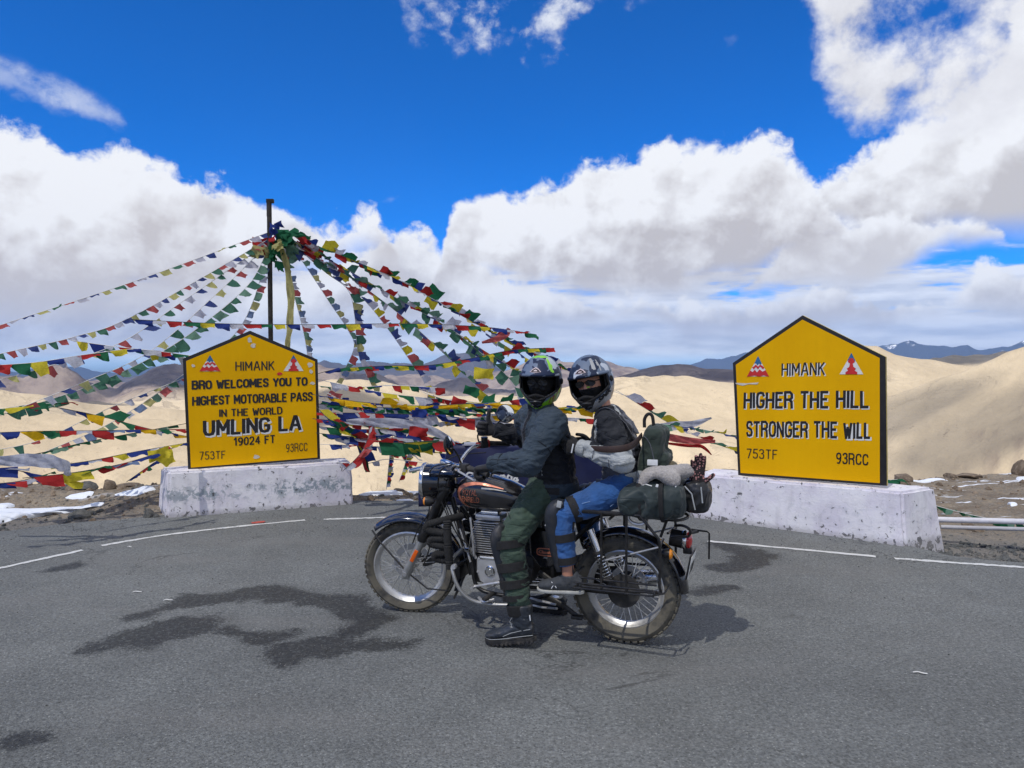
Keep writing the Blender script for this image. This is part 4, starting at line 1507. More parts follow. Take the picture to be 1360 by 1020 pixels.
S_([P3(818, 518, 10.6), P3(850, 538, 10.7), P3(885, 560, 10.8), P3(915, 575, 10.9), P3(975, 598, 11.0), P3(1030, 612, 11.1)], 'flag string running down to the right from behind the rear rider towards the other sign', .26, .25, ('twist', 'flutter'), ['yellow', 'dull_blue', 'dull_white', 'red', 'dull_green'], .25, aspect=1.5, jit=.15)
S_([P3(870, 562, 10.2), P3(920, 568, 10.3), P3(965, 577, 10.4), P3(1010, 585, 10.4)], 'dark green flag string low between the backpack and the other sign', .17, .13, ('twist', 'flutter'), ['dull_green', 'dull_green', 'pale_green', 'dull_green', 'yellow', 'dull_blue'], .2, aspect=1.3, jit=.3)
# girdle strings
S_([P3(170, 424, 8.3), P3(300, 430, 8.6), P3(420, 431, 8.9), P3(540, 430, 9.2), P3(640, 434, 9.5), P3(700, 442, 9.8)], 'level flag string crossing in front of the pole above the sign roof', .20, .20, ('twist',), ['blue', 'white', 'red', 'green', 'yellow'], .45, aspect=1.25, cord=m_cord_dark, jit=.15)
S_([P3(-60, 487, 7.5), P3(40, 482, 7.7), P3(120, 470, 8.0), P3(180, 464, 8.2), P3(250, 472, 8.5), P3(300, 480, 8.9)], 'level flag string across the left mountains into the left sign', .19, .19, ('twist', 'tri'), ORDER, .45, aspect=1.35, jit=.15)
S_([P3(95, 452, 8.2), P3(150, 460, 8.2), P3(200, 466, 8.3), P3(270, 480, 8.6)], 'short flag string crossing the others left of the sign roof', .17, .18, ('twist', 'tri'), ['green', 'yellow', 'blue', 'white', 'red'], .55, aspect=1.3, jit=.2)
S_([P3(420, 497, 9.2), P3(450, 490, 9.3), P3(510, 486, 9.5), P3(570, 485, 9.6), P3(620, 477, 9.8), P3(680, 465, 10), P3(730, 462, 10.1)], 'flag string across the blue mountains right of the left sign', .17, .145, ('twist',), ['green', 'red', 'blue', 'green', 'yellow'], .4, aspect=1.5, jit=.15, cord=m_cord_dark)
S_([P3(418, 503, 8.9), P3(500, 520, 9.1), P3(560, 528, 9.3), P3(620, 533, 9.4), P3(700, 545, 9.6)], 'sparse flag string over the pale hill right of the left sign', .22, .26, ('tri', 'flutter', 'twist'), ['yellow', 'green', 'white', 'red', 'blue'], .4, aspect=1.3, jit=.5)
# mess of low strings, centre
GL = 'low tangled flag strings between the left sign and the motorcycle'
LOWC = [
    ([(415, 524, 8.6), (480, 534, 8.7), (560, 539, 8.8), (640, 536, 9.0), (720, 540, 9.3), (800, 545, 9.5)], ['gold', 'gold', 'yellow', 'gold', 'blue', 'gold'], .24, .20, 'golden yellow flag string topmost of the low tangle'),
    ([(415, 536, 8.9), (500, 541, 9.0), (600, 542, 9.1), (700, 543, 9.3), (790, 540, 9.5)], ['green', 'blue', 'green', 'white', 'green'], .20, .09, 'crowded dark green flag string right under the golden one'),
    ([(420, 548, 8.7), (500, 549, 8.9), (580, 552, 9.0), (660, 560, 9.1)], ['blue', 'white', 'red', 'white', 'blue'], .28, .22, 'blue and red flag string under the dark green one'),
    ([(415, 556, 8.5), (470, 562, 8.6), (540, 575, 8.7), (610, 588, 8.8)], ['white', 'red', 'blue', 'green', 'white', 'yellow'], .22, .13, 'many-coloured flag string starting low beside the board edge'),
    ([(420, 575, 8.3), (470, 580, 8.4), (530, 582, 8.6), (590, 594, 8.7), (640, 606, 8.8)], ['white', 'blue', 'red', 'white', 'green', 'blue'], .25, .15, 'flag string sagging towards the headlamp from the left'),
    ([(480, 582, 8.0), (530, 588, 8.1), (575, 586, 8.2), (620, 594, 8.3)], ['yellow', 'green', 'red', 'green', 'green'], .34, .28, 'flag string of big red and green cloths left of the mirrors'),
    ([(420, 540, 8.3), (440, 560, 8.3), (468, 580, 8.4), (480, 610, 8.5)], ['red', 'green', 'yellow', 'blue', 'green'], .26, .11, 'dense flag string bunched against the right edge of the left board'),
    ([(455, 626, 7.9), (480, 600, 8.1), (490, 570, 8.3), (475, 548, 8.5)], ['white', 'red', 'red', 'pale_red'], .20, .13, 'reddish flag string rising steeply from the right end of the plinth'),
]
for q, (pp, cl, sz, gp, lb) in enumerate(LOWC):
    S_([P3(*p) for p in pp], lb, sz * .64, gp * .60, ('twist', 'flutter', 'quad', 'twist'), cl, .30, jit=.45, aspect=1.8, rseed=q, group=GL, cord=m_cord_dark)
LOWC2 = [
    ([(418, 530, 9.3), (500, 545, 9.4), (600, 548, 9.5), (700, 552, 9.6), (780, 556, 9.7)], ['white', 'green', 'red', 'blue', 'white'], .15, .12, 'thin mixed flag string farthest back behind the golden one'),
    ([(420, 566, 8.9), (480, 570, 9.0), (550, 566, 9.1), (620, 556, 9.2), (700, 548, 9.3)], ['red', 'white', 'green', 'white', 'gold', 'blue'], .17, .12, 'flag string rising gently to the right through the middle of the tangle'),
    ([(425, 590, 8.8), (480, 592, 8.9), (540, 596, 9.0), (600, 604, 9.1)], ['blue', 'white', 'red', 'yellow'], .15, .13, 'lowest thin flag string between the left sign and the headlamp'),
    ([(430, 520, 9.2), (470, 540, 9.0), (500, 560, 8.9), (530, 585, 8.7), (545, 600, 8.6)], ['green', 'blue', 'white', 'pale_red'], .14, .11, 'flag string falling steeply through the tangle towards the headlamp'),
    ([(560, 520, 9.4), (590, 530, 9.3), (640, 536, 9.2), (690, 530, 9.2)], ['green', 'red', 'blue', 'yellow'], .14, .13, 'short drooping flag string left of the front rider shoulder'),
    ([(418, 512, 9.0), (460, 515, 9.1), (520, 512, 9.2), (580, 515, 9.3)], ['red', 'yellow', 'green', 'blue', 'white'], .13, .13, 'small-flagged string over the pale hill just right of the left board'),
]
for q, (pp, cl, sz, gp, lb) in enumerate(LOWC2):
    S_([P3(*p) for p in pp], lb, sz, gp, ('twist', 'flutter', 'quad', 'twist'), cl, .30, jit=.45, aspect=1.35, rseed=q + 50, group=GL, cord=m_cord)
for q, (pp, lb) in enumerate([([(519, 592, 9.5), (516, 620, 9.4), (513, 650, 9.3)], 'thin hanging flag string left of the headlamp, leftmost of three'),
                              ([(527, 594, 9.6), (536, 610, 9.6), (546, 626, 9.5)], 'thin slanting flag string left of the headlamp, middle of three'),
                              ([(546, 590, 9.5), (538, 616, 9.5), (530, 640, 9.4)], 'thin flag string left of the headlamp, nearest of three to it')]):
    S_([P3(*p) for p in pp], lb, .085, .045, ('quad',), ['red', 'green', 'white', 'yellow', 'blue'], .3, rseed=q, group=GL)
S_([P3(410, 610, 9.0), P3(480, 616, 8.6), P3(520, 610, 8.5), P3(600, 620, 8.4)], 'white cord with few flags looping near the ground beside the plinth', .16, .5, ('twist',), ['white', 'red'], .3, group=GL, jit=.3)
# left low strings
GR = 'low flag strings left of the left sign'
LOWL = [
    ([(-60, 577, 7.4), (40, 573, 7.6), (120, 572, 7.8), (180, 571, 8.0), (250, 570, 8.5)], ['red', 'pale_blue', 'blue', 'gold', 'green', 'red', 'white'], .26, .24, 'level flag string over the sand left of the left sign, third lowest'),
    ([(70, 540, 8.0), (130, 552, 8.0), (200, 570, 8.2), (250, 580, 8.6)], ['green', 'red', 'white', 'blue', 'gold', 'green'], .26, .22, 'flag string falling to the right into the left edge of the board'),
    ([(-60, 612, 7.6), (40, 604, 7.8), (120, 586, 8.1), (250, 562, 8.8)], ['green', 'pale_green', 'green'], .14, .17, 'thin green flag string rising to the right over the sand'),
    ([(60, 620, 7.0), (120, 612, 7.3), (180, 600, 7.6), (250, 588, 8.1)], ['white', 'red', 'yellow', 'blue', 'blue'], .18, .17, 'flag string with small mixed flags above the big red cloth'),
    ([(30, 635, 6.6), (80, 630, 6.8), (120, 624, 7.0), (170, 614, 7.2), (230, 595, 7.6)], ['red', 'yellow', 'green', 'red', 'pale_blue', 'blue', 'yellow'], .34, .24, 'flag string with the largest red, green and lime cloths on the left'),
    ([(-40, 645, 6.5), (20, 640, 6.6), (60, 632, 6.8), (100, 640, 6.9)], ['red', 'yellow', 'white', 'blue', 'red', 'white', 'green'], .26, .15, 'lowest flag string trailing on the gravel at the left edge'),
    ([(-50, 625, 6.6), (0, 622, 6.7), (40, 628, 6.8)], ['blue', 'white', 'blue'], .26, .2, 'short blue and white flag string at the very left edge'),
    ([(168, 640, 8.4), (185, 628, 8.4), (205, 614, 8.4)], ['blue', 'yellow', 'red', 'green', 'blue'], .14, .08, 'short steep flag string left of the white plinth'),
]
for q, (pp, cl, sz, gp, lb) in enumerate(LOWL):
    S_([P3(*p) for p in pp], lb, sz * .62, gp * .82, ('twist', 'flutter', 'tri', 'twist'), cl, .35, end=.91, jit=.35, aspect=1.75, rseed=q, group=GR, cord=m_cord_dark)
S_([P3(-50, 545, 7.3), P3(0, 543, 7.4), P3(35, 538, 7.6), P3(80, 535, 7.9)], 'dark green flag string low at the left with one red flag', .22, .19, ('twist', 'tri'), ['green', 'green', 'red', 'green', 'yellow'], .3, aspect=1.6, group=GR)
# single large cloths
def cloth(name, px, py, dep, w, h, cn, label, seed, rot=0., slant=0., cat='prayer flag'):
    r = random.Random(seed); nx, ny = 12, 9
    V = []; F = []
    for j in range(ny + 1):
        for i_ in range(nx + 1):
            u, w_ = i_ / nx, j / ny
            V.append((u * w + .04 * w * math.sin(w_ * 9 + seed) * u, .09 * w * math.sin(u * 5.5 + w_ * 3 + seed) + .05 * w * math.sin(u * 13 + seed * 2 - w_ * 5) * u, -w_ * h * (1 + .1 * math.sin(u * 6 + seed)) + slant * u + .05 * h * math.sin(u * 7 + seed)))
    for j in range(ny):
        for i_ in range(nx):
            p = j * (nx + 1) + i_
            F.append((p, p + 1, p + nx + 2, p + nx + 1))
    o = MB().add(V, F).build(name, FM[cn], None, True, ang=180); o.location = P3(px, py, dep); o.rotation_euler = (0, rot, .15)
    return tag(o, label, cat)


cloth('prayer_flag', 630, 488, 9.0, .235, .13, 'yellow', 'yellow flag flying by itself left of the front rider helmet', 1, .08)
cloth('prayer_flag', 602, 541 - 15, 9.1, .18, .10, 'red', 'red flag flying by itself over the tangled strings', 2, .35)
cloth('prayer_flag', 618, 511, 9.1, .19, .11, 'green', 'dark green flag flying by itself between the yellow and the red one', 3, .30)
cloth('prayer_flag', 547, 544, 8.5, .17, .09, 'blue', 'plain blue cloth upright in the tangle, over a white one', 4, 0)
cloth('prayer_flag', 548, 556, 8.5, .17, .16, 'white', 'plain white cloth hanging under the upright blue one', 5, 0)
cloth('prayer_flag', 544, 566, 8.2, .20, .10, 'red', 'bright orange-red cloth above the green ones near the headlamp', 6, .12)
cloth('prayer_flag', 664, 540, 8.2, .13, .09, 'gold', 'golden cloth behind the round mirror of the motorcycle', 7, .1)
cloth('prayer_flag', 195, 600, 7.4, .20, .11, 'yellow', 'lime yellow cloth left of the board above the plinth', 8, -.25)
ribbon([P3(-60, 606, 6.8), P3(0, 612, 6.8), P3(40, 611, 6.8), P3(72, 614, 6.8), P3(88, 622, 6.8), P3(90, 632, 6.8)], [.05, .09, .12, .12, .10, .03], 'white', 'white scarf streaming low at the left edge of the view', 2)
ribbon([P3(460, 560, 8.3), P3(500, 561, 8.3), P3(550, 565, 8.3), P3(590, 580, 8.3), P3(604, 592, 8.3)], [.05, .10, .10, .08, .03], 'white', 'white scarf streaming behind the left mirror', 3)
ribbon([P3(862, 568, 10.4), P3(890, 566, 10.4), P3(920, 563, 10.4), P3(945, 555, 10.4)], [.06, .12, .09, .03], 'white', 'white scarf blowing out to the right of the backpack', 4)
ribbon([P3(640, 455, 9.9), P3(660, 450, 9.9), P3(672, 443, 9.9), P3(676, 436, 9.9)], [.03, .08, .10, .04], 'pale_red', 'pink and white scarf tangled in the right-hand strings above the helmets', 5)
ribbon([P3(870, 575, 10.2), P3(895, 582, 10.2), P3(925, 586, 10.2), P3(950, 586, 10.2)], [.06, .10, .08, .04], 'pale_red', 'orange cloth strip blowing right of the backpack', 6)
ribbon([P3(880, 588, 10.1), P3(915, 592, 10.1), P3(932, 593, 10.1), P3(945, 604, 10.1)], [.03, .045, .045, .02], 'red', 'narrow red cloth strip under the orange one', 7)
# flags lying on the ground right of the right-hand sign
S_([Vector((*G(1170, 636), -.10)), Vector((*G(1230, 655), -.12)), Vector((*G(1290, 668), -.14)), Vector((*G(1350, 678), -.15)), Vector((*G(1420, 684), -.15))], 'green flag string lying on the gravel right of the right sign', .13, .10, ('flutter', 'quad', 'twist'), ['green', 'green', 'pale_green'], .6, jit=.6, group='flag strings lying on the ground')
S_([Vector((*G(1165, 628), -.02)), Vector((*G(1178, 633), -.04)), Vector((*G(1192, 632), -.05))], 'short green flag bunch on the ground against the right sign edge', .20, .07, ('flutter', 'quad'), ['green'], .6, jit=.6, group='flag strings lying on the ground')


# ================================================================== MOTORCYCLE (x forward, y to its left, z up)
BX, BY, BRZ = .006, 4.785, R(159)
bike = empty('motorcycle', (BX, BY, 0), BRZ, 'black touring motorcycle with copper tank badge, luggage frames and two riders astride', 'motorcycle')
m_tyre, b = new_mat('dusty_tyre')
v = coords('Object'); n1 = noise(v, 7., 6., .65); n2 = noise(v, 60., 4., .6)
setc(b, 'Base Color', mixc(step(.30, .60, n1) * .85, scalec((.030, .030, .031), lin(n2, .3, .7, .7, 1.4)), (.155, .140, .105)))
setc(b, 'Roughness', .9); bump(b, n2, .3, .003)
m_bpaint = mat('black_gloss_paint', (.008, .008, .011), .16, 0, var=.3, vs=6, coat=.8, dust=.14, rvar=.05)
m_npaint = mat('midnight_gloss_paint', (.008, .013, .030), .16, 0, var=.3, vs=6, coat=.8, dust=.10, rvar=.05)
m_chrome = mat('chrome', (.70, .70, .70), .16, 1, var=.1, dust=.18, rvar=.06)
m_alu = mat('brushed_aluminium', (.62, .62, .62), .38, .75, var=.12, dust=.25, bmp=.1, bs=200)
m_alug = mat('grey_fork_metal', (.40, .40, .39), .42, .7, var=.1, dust=.2)
m_rim = mat('wheel_rim_metal', (.58, .58, .57), .38, .7, var=.12, dust=.30)
m_blackm = mat('black_powder_coat', (.013, .013, .014), .38, .2, var=.3, dust=.12, bmp=.1, bs=200)
m_rub = mat('black_rubber', (.016, .016, .017), .7, 0, var=.25, dust=.22, bmp=.15, bs=150)
m_plas = mat('black_plastic', (.016, .016, .018), .5, 0, var=.25, dust=.15)
m_fin = mat('cooling_fin_metal', (.55, .54, .52), .45, .85, var=.15, dust=.25)
m_engb = mat('dark_engine_metal', (.05, .05, .05), .5, .7, var=.25, dust=.3)
m_seat = mat('black_seat_leather', (.018, .017, .017), .55, 0, var=.2, dust=.1, bmp=.2, bs=220)
m_orange = mat('orange_reflector', (.80, .13, .01), .25, 0, var=.1)
m_amber = mat('amber_lens', (.75, .25, .01), .15, 0, coat=.5)
m_redl = mat('red_lens', (.45, .01, .01), .12, 0, coat=.6)
m_copper = mat('copper_badge_paint', (.50, .17, .10), .35, .3, var=.12)
m_glass = mat('headlamp_glass', (.85, .88, .9), .08, .0, var=.05, coat=.8)
m_rope = mat('black_rope', (.014, .014, .014), .9, 0, var=.4, vs=40, bmp=.6, bs=180, bd=.004)
m_plate = mat('number_plate', (.62, .63, .62), .5, var=.1, dust=.25)
m_cable = mat('black_cable', (.012, .012, .012), .45)
m_mirror = mat('mirror_glass', (.82, .84, .86), .04, 1, var=.03, rvar=.02)
m_redlev = mat('red_anodised_metal', (.35, .02, .02), .35, .5)

STEER_O = Vector((.38, 0, .9)); STEER_A = Vector((-.455, 0, .89)).normalized()
STEER = Matrix.Translation(STEER_O) @ Matrix.Rotation(R(14), 4, STEER_A) @ Matrix.Translation(-STEER_O)
RF, RR_ = .316, .326


def wheel(loc, Rw, tw, rimw, n_spoke, knobs, parent, rot=None, lug=.009):
    hub = Vector(loc); rin = Rw - tw * .78
    prof = [(rin + .004, -tw * .30), (rin + .02, -tw * .44), (Rw - tw * .30, -tw * .50), (Rw - .016, -tw * .40), (Rw - .004, -tw * .22), (Rw, 0), (Rw - .004, tw * .22), (Rw - .016, tw * .40), (Rw - tw * .30, tw * .50), (rin + .02, tw * .44), (rin + .004, tw * .30)]
    rp = [(rin + .006, -rimw / 2), (rin - .004, -rimw / 2 - .004), (rin - .012, -rimw / 2 + .006), (rin - .018, -rimw * .3), (rin - .030, -rimw * .16), (rin - .030, rimw * .16), (rin - .018, rimw * .3), (rin - .012, rimw / 2 - .006), (rin - .004, rimw / 2 + .004), (rin + .006, rimw / 2)]
    w = MB().lathe(rp, n=72, closed=True).build('wheel', m_rim, parent)
    w.matrix_basis = (rot or Matrix()) @ Matrix.Translation(hub)
    MB().lathe(prof, n=80, closed=True).build('tyre', m_tyre, w)
    # tread: lugs across the crown and shoulders
    mb = MB()
    for k in range(knobs):
        a = 2 * PI * k / knobs
        for sg in (-1, 0, 1):
            aa = a + (.5 * 2 * PI / knobs if sg == 0 else 0)
            rr = Rw - (.009 if sg else .001) - (.010 - lug)
            rot_ = Matrix.Rotation(-aa, 3, 'Y') @ Matrix.Rotation((-.55 * sg), 3, 'Z')
            c_ = Vector((rr * math.cos(aa), sg * tw * .33, rr * math.sin(aa)))
            mb.box(c_, (.010, tw * .22, 2 * PI * Rw / knobs * .62), rot=rot_)
    mb.build('tread', m_tyre, w, False, kind='stuff')
    MB().lathe([(.020, -.060), (.034, -.058), (.036, -.045), (.022, -.035), (.020, 0), (.022, .035), (.036, .045), (.034, .058), (.020, .060)], n=24).build('hub', m_alug, w)
    sp = None
    for k in range(n_spoke):
        sg = 1 if k % 2 else -1; sh = 1 if (k // 2) % 2 else -1
        if k < 4:
            da = sh * .42
            a0 = Vector((.034 * math.cos(da * 2.3), sg * .040, .034 * math.sin(da * 2.3)))
            a1 = Vector((rin - .026, 0, 0))
            me = MB().cyl(a0, a1, .0025, 5).cyl(a1 - (a1 - a0).normalized() * .022, a1, .0034, 5).mesh('spoke')
            me.materials.append(m_rim)
            if sp is None: sp = {}
            sp[k] = me
        o = link('spoke', sp[k % 4], None, w)
        o.rotation_euler = (0, -2 * PI * k / n_spoke, 0)
    return w


def disc(w, r, y):
    mb = MB().lathe([(r, -.002), (r, .002), (r * .70, .002), (r * .70, -.002)], (0, y, 0), n=48, closed=True)
    for k in range(6):
        a = 2 * PI * k / 6
        mb.box((r * .52 * math.cos(a), y, r * .52 * math.sin(a)), (r * .42, .004, .014), rot=Matrix.Rotation(-a, 3, 'Y'))
    mb.lathe([(.045, -.005), (.045, .005)], (0, y, 0), n=20)
    mb.build('brake_disc', m_alu, w)


fw = wheel((.735, 0, RF), RF, .092, .060, 36, 52, bike, STEER, .0065)
disc(fw, .135, -.062)
rw = wheel((-.735, 0, RR_), RR_, .118, .066, 36, 46, bike)
disc(rw, .120, -.066)
MB().lathe([(.078, .0), (.10, .002), (.10, .010), (.078, .012)], (0, .064, 0), n=40).build('sprocket', m_engb, rw)
MB().lathe([(.065, -.05), (.07, -.02), (.07, .045), (.055, .055)], n=28).build('hub_cover', m_engb, rw)

def fr(o): o.matrix_basis = STEER @ o.matrix_basis; return o

# fork: sliders, shrouds, reflectors
for sy in (-1, 1):
    y = .098 * sy
    s0 = fr(MB().loft([(.738, y, .300), (.728, y, .330), (.690, y, .40), (.615, y, .545)], [(.024, .03), (.027, .027), (.026, .026), (.026, .026)], 16).box((.742, y, .296), (.05, .045, .06), bev=.014).build('fork_slider', m_alug, bike))
    MB().cyl((.742, y - .03, .306), (.742, y + .03, .306), .014).build('axle_nut', m_alu, s0)
    sh_ = fr(MB().loft([(.622, y, .530), (.617, y, .545), (.585, y, .61), (.570, y, .64), (.505, y, .77), (.44, y, .90)], [(.030, .030), (.036, .036), (.036, .036), (.033, .033), (.034, .034), (.032, .032)], 18).build('fork_shroud', m_blackm, bike))
    rot_ = Matrix.Rotation(R(-62), 3, 'Y')
    cc0 = Vector((.672, y + .026 * sy, .435))
    MB().box(cc0, (.088, .008, .026), rot=Matrix.Rotation(R(62.), 3, 'Y'), bev=.010).build('reflector', m_orange, s0)
fr(MB().box((.455, 0, .885), (.075, .26, .03), bev=.012).box((.55, 0, .70), (.06, .25, .035), bev=.012).build('triple_clamp', m_blackm, bike))
fr(MB().cyl((.735, -.12, RF), (.735, .12, RF), .010).build('axle', m_alu, bike))
# brake caliper
fr(MB().box((.63, -.078, .335), (.10, .05, .075), rot=Matrix.Rotation(R(20), 3, 'Y'), bev=.015).build('brake_caliper', m_engb, bike))
fr(MB().loft([(.62, .10, .36), (.58, .12, .45), (.53, .13, .60), (.48, .12, .75), (.42, .11, .95)], .0045, 6, smooth=5).build('brake_hose', m_cable, bike))


def fender(cx, cz, r, a0, a1, w, material, sk=.30, name='mudguard', thick=.004, n=40):
    V = []; F = []; m = 9
    for k in range(n + 1):
        a = a0 + (a1 - a0) * k / n
        ww = w * (1 - .25 * max(0, 1 - min(k, n - k) / 5) ** 2)
        for j in range(m):
            u = j / (m - 1) * 2 - 1
            rr = r - sk * w * abs(u) ** 2.6 * .55
            V.append((cx + rr * math.cos(a), u * ww / 2, cz + rr * math.sin(a)))
    for k in range(n):
        for j in range(m - 1):
            p = k * m + j
            F.append((p, p + 1, p + m + 1, p + m))
    o = MB().add(V, F).build(name, material, bike, ang=70)
    sl = o.modifiers.new('s', 'SOLIDIFY'); sl.thickness = thick; sl.offset = -1
    return o


f = fr(fender(.735, RF, .372, R(50), R(205), .150, m_npaint, .42))
f['label'] = 'dark blue front mudguard'
fr(MB().loft([(.735, .10, RF), (.60, .095, .20), (.47, .08, .185)], .005, 6).build('mudguard_stay', m_blackm, bike))
fr(MB().loft([(.735, .10, RF), (.90, .09, .50), (.97, .065, .585)], .006, 6).build('mudguard_stay', m_engb, bike))
fr(MB().box((.395, 0, .20), (.015, .14, .17), rot=Matrix.Rotation(R(-25), 3, 'Y'), bev=.005).build('mud_flap', m_rub, bike))

# headlamp with casquette, indicators
hl = fr(MB().lathe([(.02, -.150), (.065, -.140), (.10, -.10), (.112, -.04), (.114, .02), (.114, .055)], (.545, 0, .905), 'X', 36).build('headlamp', m_bpaint, bike))
MB().lathe([(.114, .050), (.123, .052), (.126, .062), (.121, .074), (.110, .078), (.108, .070)], (.545, 0, .905), 'X', 40, True).build('headlamp_rim', m_chrome, hl)
MB().lathe([(.110, .066), (.09, .084), (.05, .096), (.012, .100)], (.545, 0, .905), 'X', 36).build('headlamp_lens', m_glass, hl)
MB().box((.65, 0, .99), (.12, .07, .02), rot=Matrix.Rotation(R(12), 3, 'Y'), bev=.009).build('headlamp_peak', m_chrome, hl)
nac = MB().loft([(.60, 0, .955), (.54, 0, .975), (.46, 0, .985), (.38, 0, .98), (.34, 0, .96)], [(.05, .03), (.10, .045), (.115, .045), (.10, .04), (.05, .02)], 20).build('instrument_shell', m_npaint, bike); fr(nac)
MB().lathe([(.046, 0), (.050, .012), (.050, .026), (.044, .028)], (.46, .0, 1.012), 'Z', 28, rot=Matrix.Rotation(R(-20), 3, 'Y')).build('speedometer_bezel', m_chrome, nac)
MB().lathe([(.043, .0), (.043, .0262), (.01, .0272)], (.46, .0, 1.013), 'Z', 24, rot=Matrix.Rotation(R(-20), 3, 'Y')).build('speedometer_face', m_glass, nac)
for sy in (-1, 1):
    ind = fr(MB().cyl((.52, .10 * sy, .83), (.54, .17 * sy, .83), .009).loft([(.50, .195 * sy, .83), (.53, .195 * sy, .83), (.555, .195 * sy, .83)], [.012, .032, .033], 18).build('indicator', m_blackm, bike))
    MB().loft([(.555, .195 * sy, .83), (.567, .195 * sy, .83), (.573, .195 * sy, .83)], [.031, .024, .006], 18).build('lens', m_amber, ind)

# handlebar
hb = [(.12, .41, 1.070), (.22, .35, 1.085), (.33, .25, 1.08), (.385, .14, 1.025), (.375, .06, 1.0), (.375, -.06, 1.0), (.385, -.14, 1.025), (.33, -.25, 1.08), (.22, -.35, 1.085), (.12, -.41, 1.070)]
fr(MB().loft(hb, .0115, 12, smooth=8).build('handlebar', m_chrome, bike))
for sy in (-1, 1):
    g = fr(MB().loft([(.105, .418 * sy, 1.067), (.11, .415 * sy, 1.068), (.20, .362 * sy, 1.083), (.235, .34 * sy, 1.086)], [.018, .0175, .0165, .020], 14).build('grip', m_rub, bike))
    sw = fr(MB().box((.268, .315 * sy, 1.085), (.06, .045, .05), rot=Matrix.Rotation(R(-33 * sy), 3, 'Z'), bev=.012).build('switch_pod', m_plas, bike))
    fr(MB().loft([(.285, .31 * sy, 1.075), (.30, .345 * sy, 1.072), (.24, .41 * sy, 1.060), (.19, .46 * sy, 1.05), (.175, .475 * sy, 1.05)], [(.010, .006), (.008, .006), (.007, .005), (.007, .005), (.010, .009)], 8, smooth=5).build('lever', m_alu if sy > 0 else m_redlev, bike))
fr(MB().cyl((.262, -.325, 1.10), (.262, -.325, 1.135), .024, 16).build('brake_reservoir', m_blackm, bike))
for c0, c1, rc in (((.235, -.345, 1.086), (.262, -.33, 1.086), .028), ((.29, -.305, 1.084), (.31, -.29, 1.083), .022)):
    fr(MB().cyl(c0, c1, rc, 14).build('red_bar_wrap', m_redlev, bike))
# mirrors
def mirror(stalk, c_, nrm_, r=.052):
    st = fr(MB().loft(stalk, .0055, 8, smooth=6).build('mirror_stalk', m_blackm, bike))
    q = Vector(nrm_).to_track_quat('Z', 'Y').to_matrix()
    MB().lathe([(r * .2, -.026), (r * .75, -.020), (r, -.006), (r * 1.02, .0), (r * .97, .003)], c_, 'Z', 28, rot=q).build('mirror_shell', m_blackm, st)
    MB().lathe([(r * .95, .0032), (r * .5, .0052), (.004, .0058)], c_, 'Z', 28, rot=q).build('mirror_glass', m_mirror, st)


mirror([(.29, .29, 1.09), (.30, .31, 1.14), (.315, .34, 1.19), (.33, .36, 1.215)], (.345, .37, 1.235), (-1, .12, .22), .058)
mirror([(.29, -.29, 1.09), (.30, -.30, 1.16), (.21, -.29, 1.20), (.125, -.295, 1.27)], (.105, -.295, 1.305), (-.45, .80, .38), .064)
# cables
for pts in ([(.30, .27, 1.07), (.47, .20, 1.02), (.52, .12, .92), (.42, .07, .74), (.33, .09, .55), (.28, .12, .42)],
            [(.30, -.27, 1.07), (.48, -.12, 1.05), (.52, .05, .95), (.45, .09, .80), (.37, .10, .62), (.30, .10, .52)],
            [(.30, .26, 1.06), (.42, .19, 1.0), (.46, .14, .86), (.40, .13, .70), (.33, .14, .60), (.24, .14, .52)],
            [(.55, .11, .83), (.53, .14, .72), (.60, .14, .62), (.66, .12, .50)]):
    MB().loft(pts, .0042, 6, smooth=8).build('cable', m_cable, bike)

# frame
fr_ = MB()
fr_.loft([(.415, 0, .93), (.44, 0, .86), (.47, 0, .78)], .030, 14)
fr_.loft([(.43, 0, .80), (.37, 0, .60), (.31, 0, .38), (.29, 0, .30)], .018, 12, smooth=4)
fr_.loft([(.42, 0, .88), (.20, 0, .84), (-.10, 0, .76), (-.18, 0, .74)], .019, 12, smooth=4)
for sy in (-1, 1):
    y = .11 * sy
    fr_.loft([(.38, .03 * sy, .74), (.30, y * .9, .58), (.24, y, .40), (.20, y, .26), (.05, y, .225), (-.22, y, .24), (-.30, y, .34), (-.28, y, .60), (-.24, y * .9, .74), (-.42, y, .76), (-.66, y, .79), (-.92, y, .82)], .0125, 10, smooth=5)
    fr_.loft([(-.30, y, .33), (-.50, .10 * sy, .325), (-.76, .10 * sy, RR_)], [(.016, .022)] * 3, 10)
    fr_.loft([(-.27, y, .45), (-.42, y, .60), (-.60, y, .79)], .011, 8)
fr_.build('frame', m_blackm, bike)

# tank
TX0, TX1 = -.17, .375
def tank_sec(x):
    t = (x - TX0) / (TX1 - TX0)
    top = np.interp(t, [0, .12, .35, .6, .82, .94, 1], [.835, .885, .935, .968, .962, .93, .86])
    bot = np.interp(t, [0, .12, .5, .85, 1], [.775, .745, .735, .75, .81])
    w = np.interp(t, [0, .08, .25, .5, .75, .9, .97, 1], [.03, .085, .118, .142, .143, .122, .085, .02])
    return (top + bot) / 2, (top - bot) / 2, w


def tank_y(x, z):
    zc, hz_, w = tank_sec(x)
    u = min(.98, abs(z - (zc - hz_ * .1)) / (hz_ * 1.08))
    return w * (1 - u ** 2.6) ** (1 / 2.6)


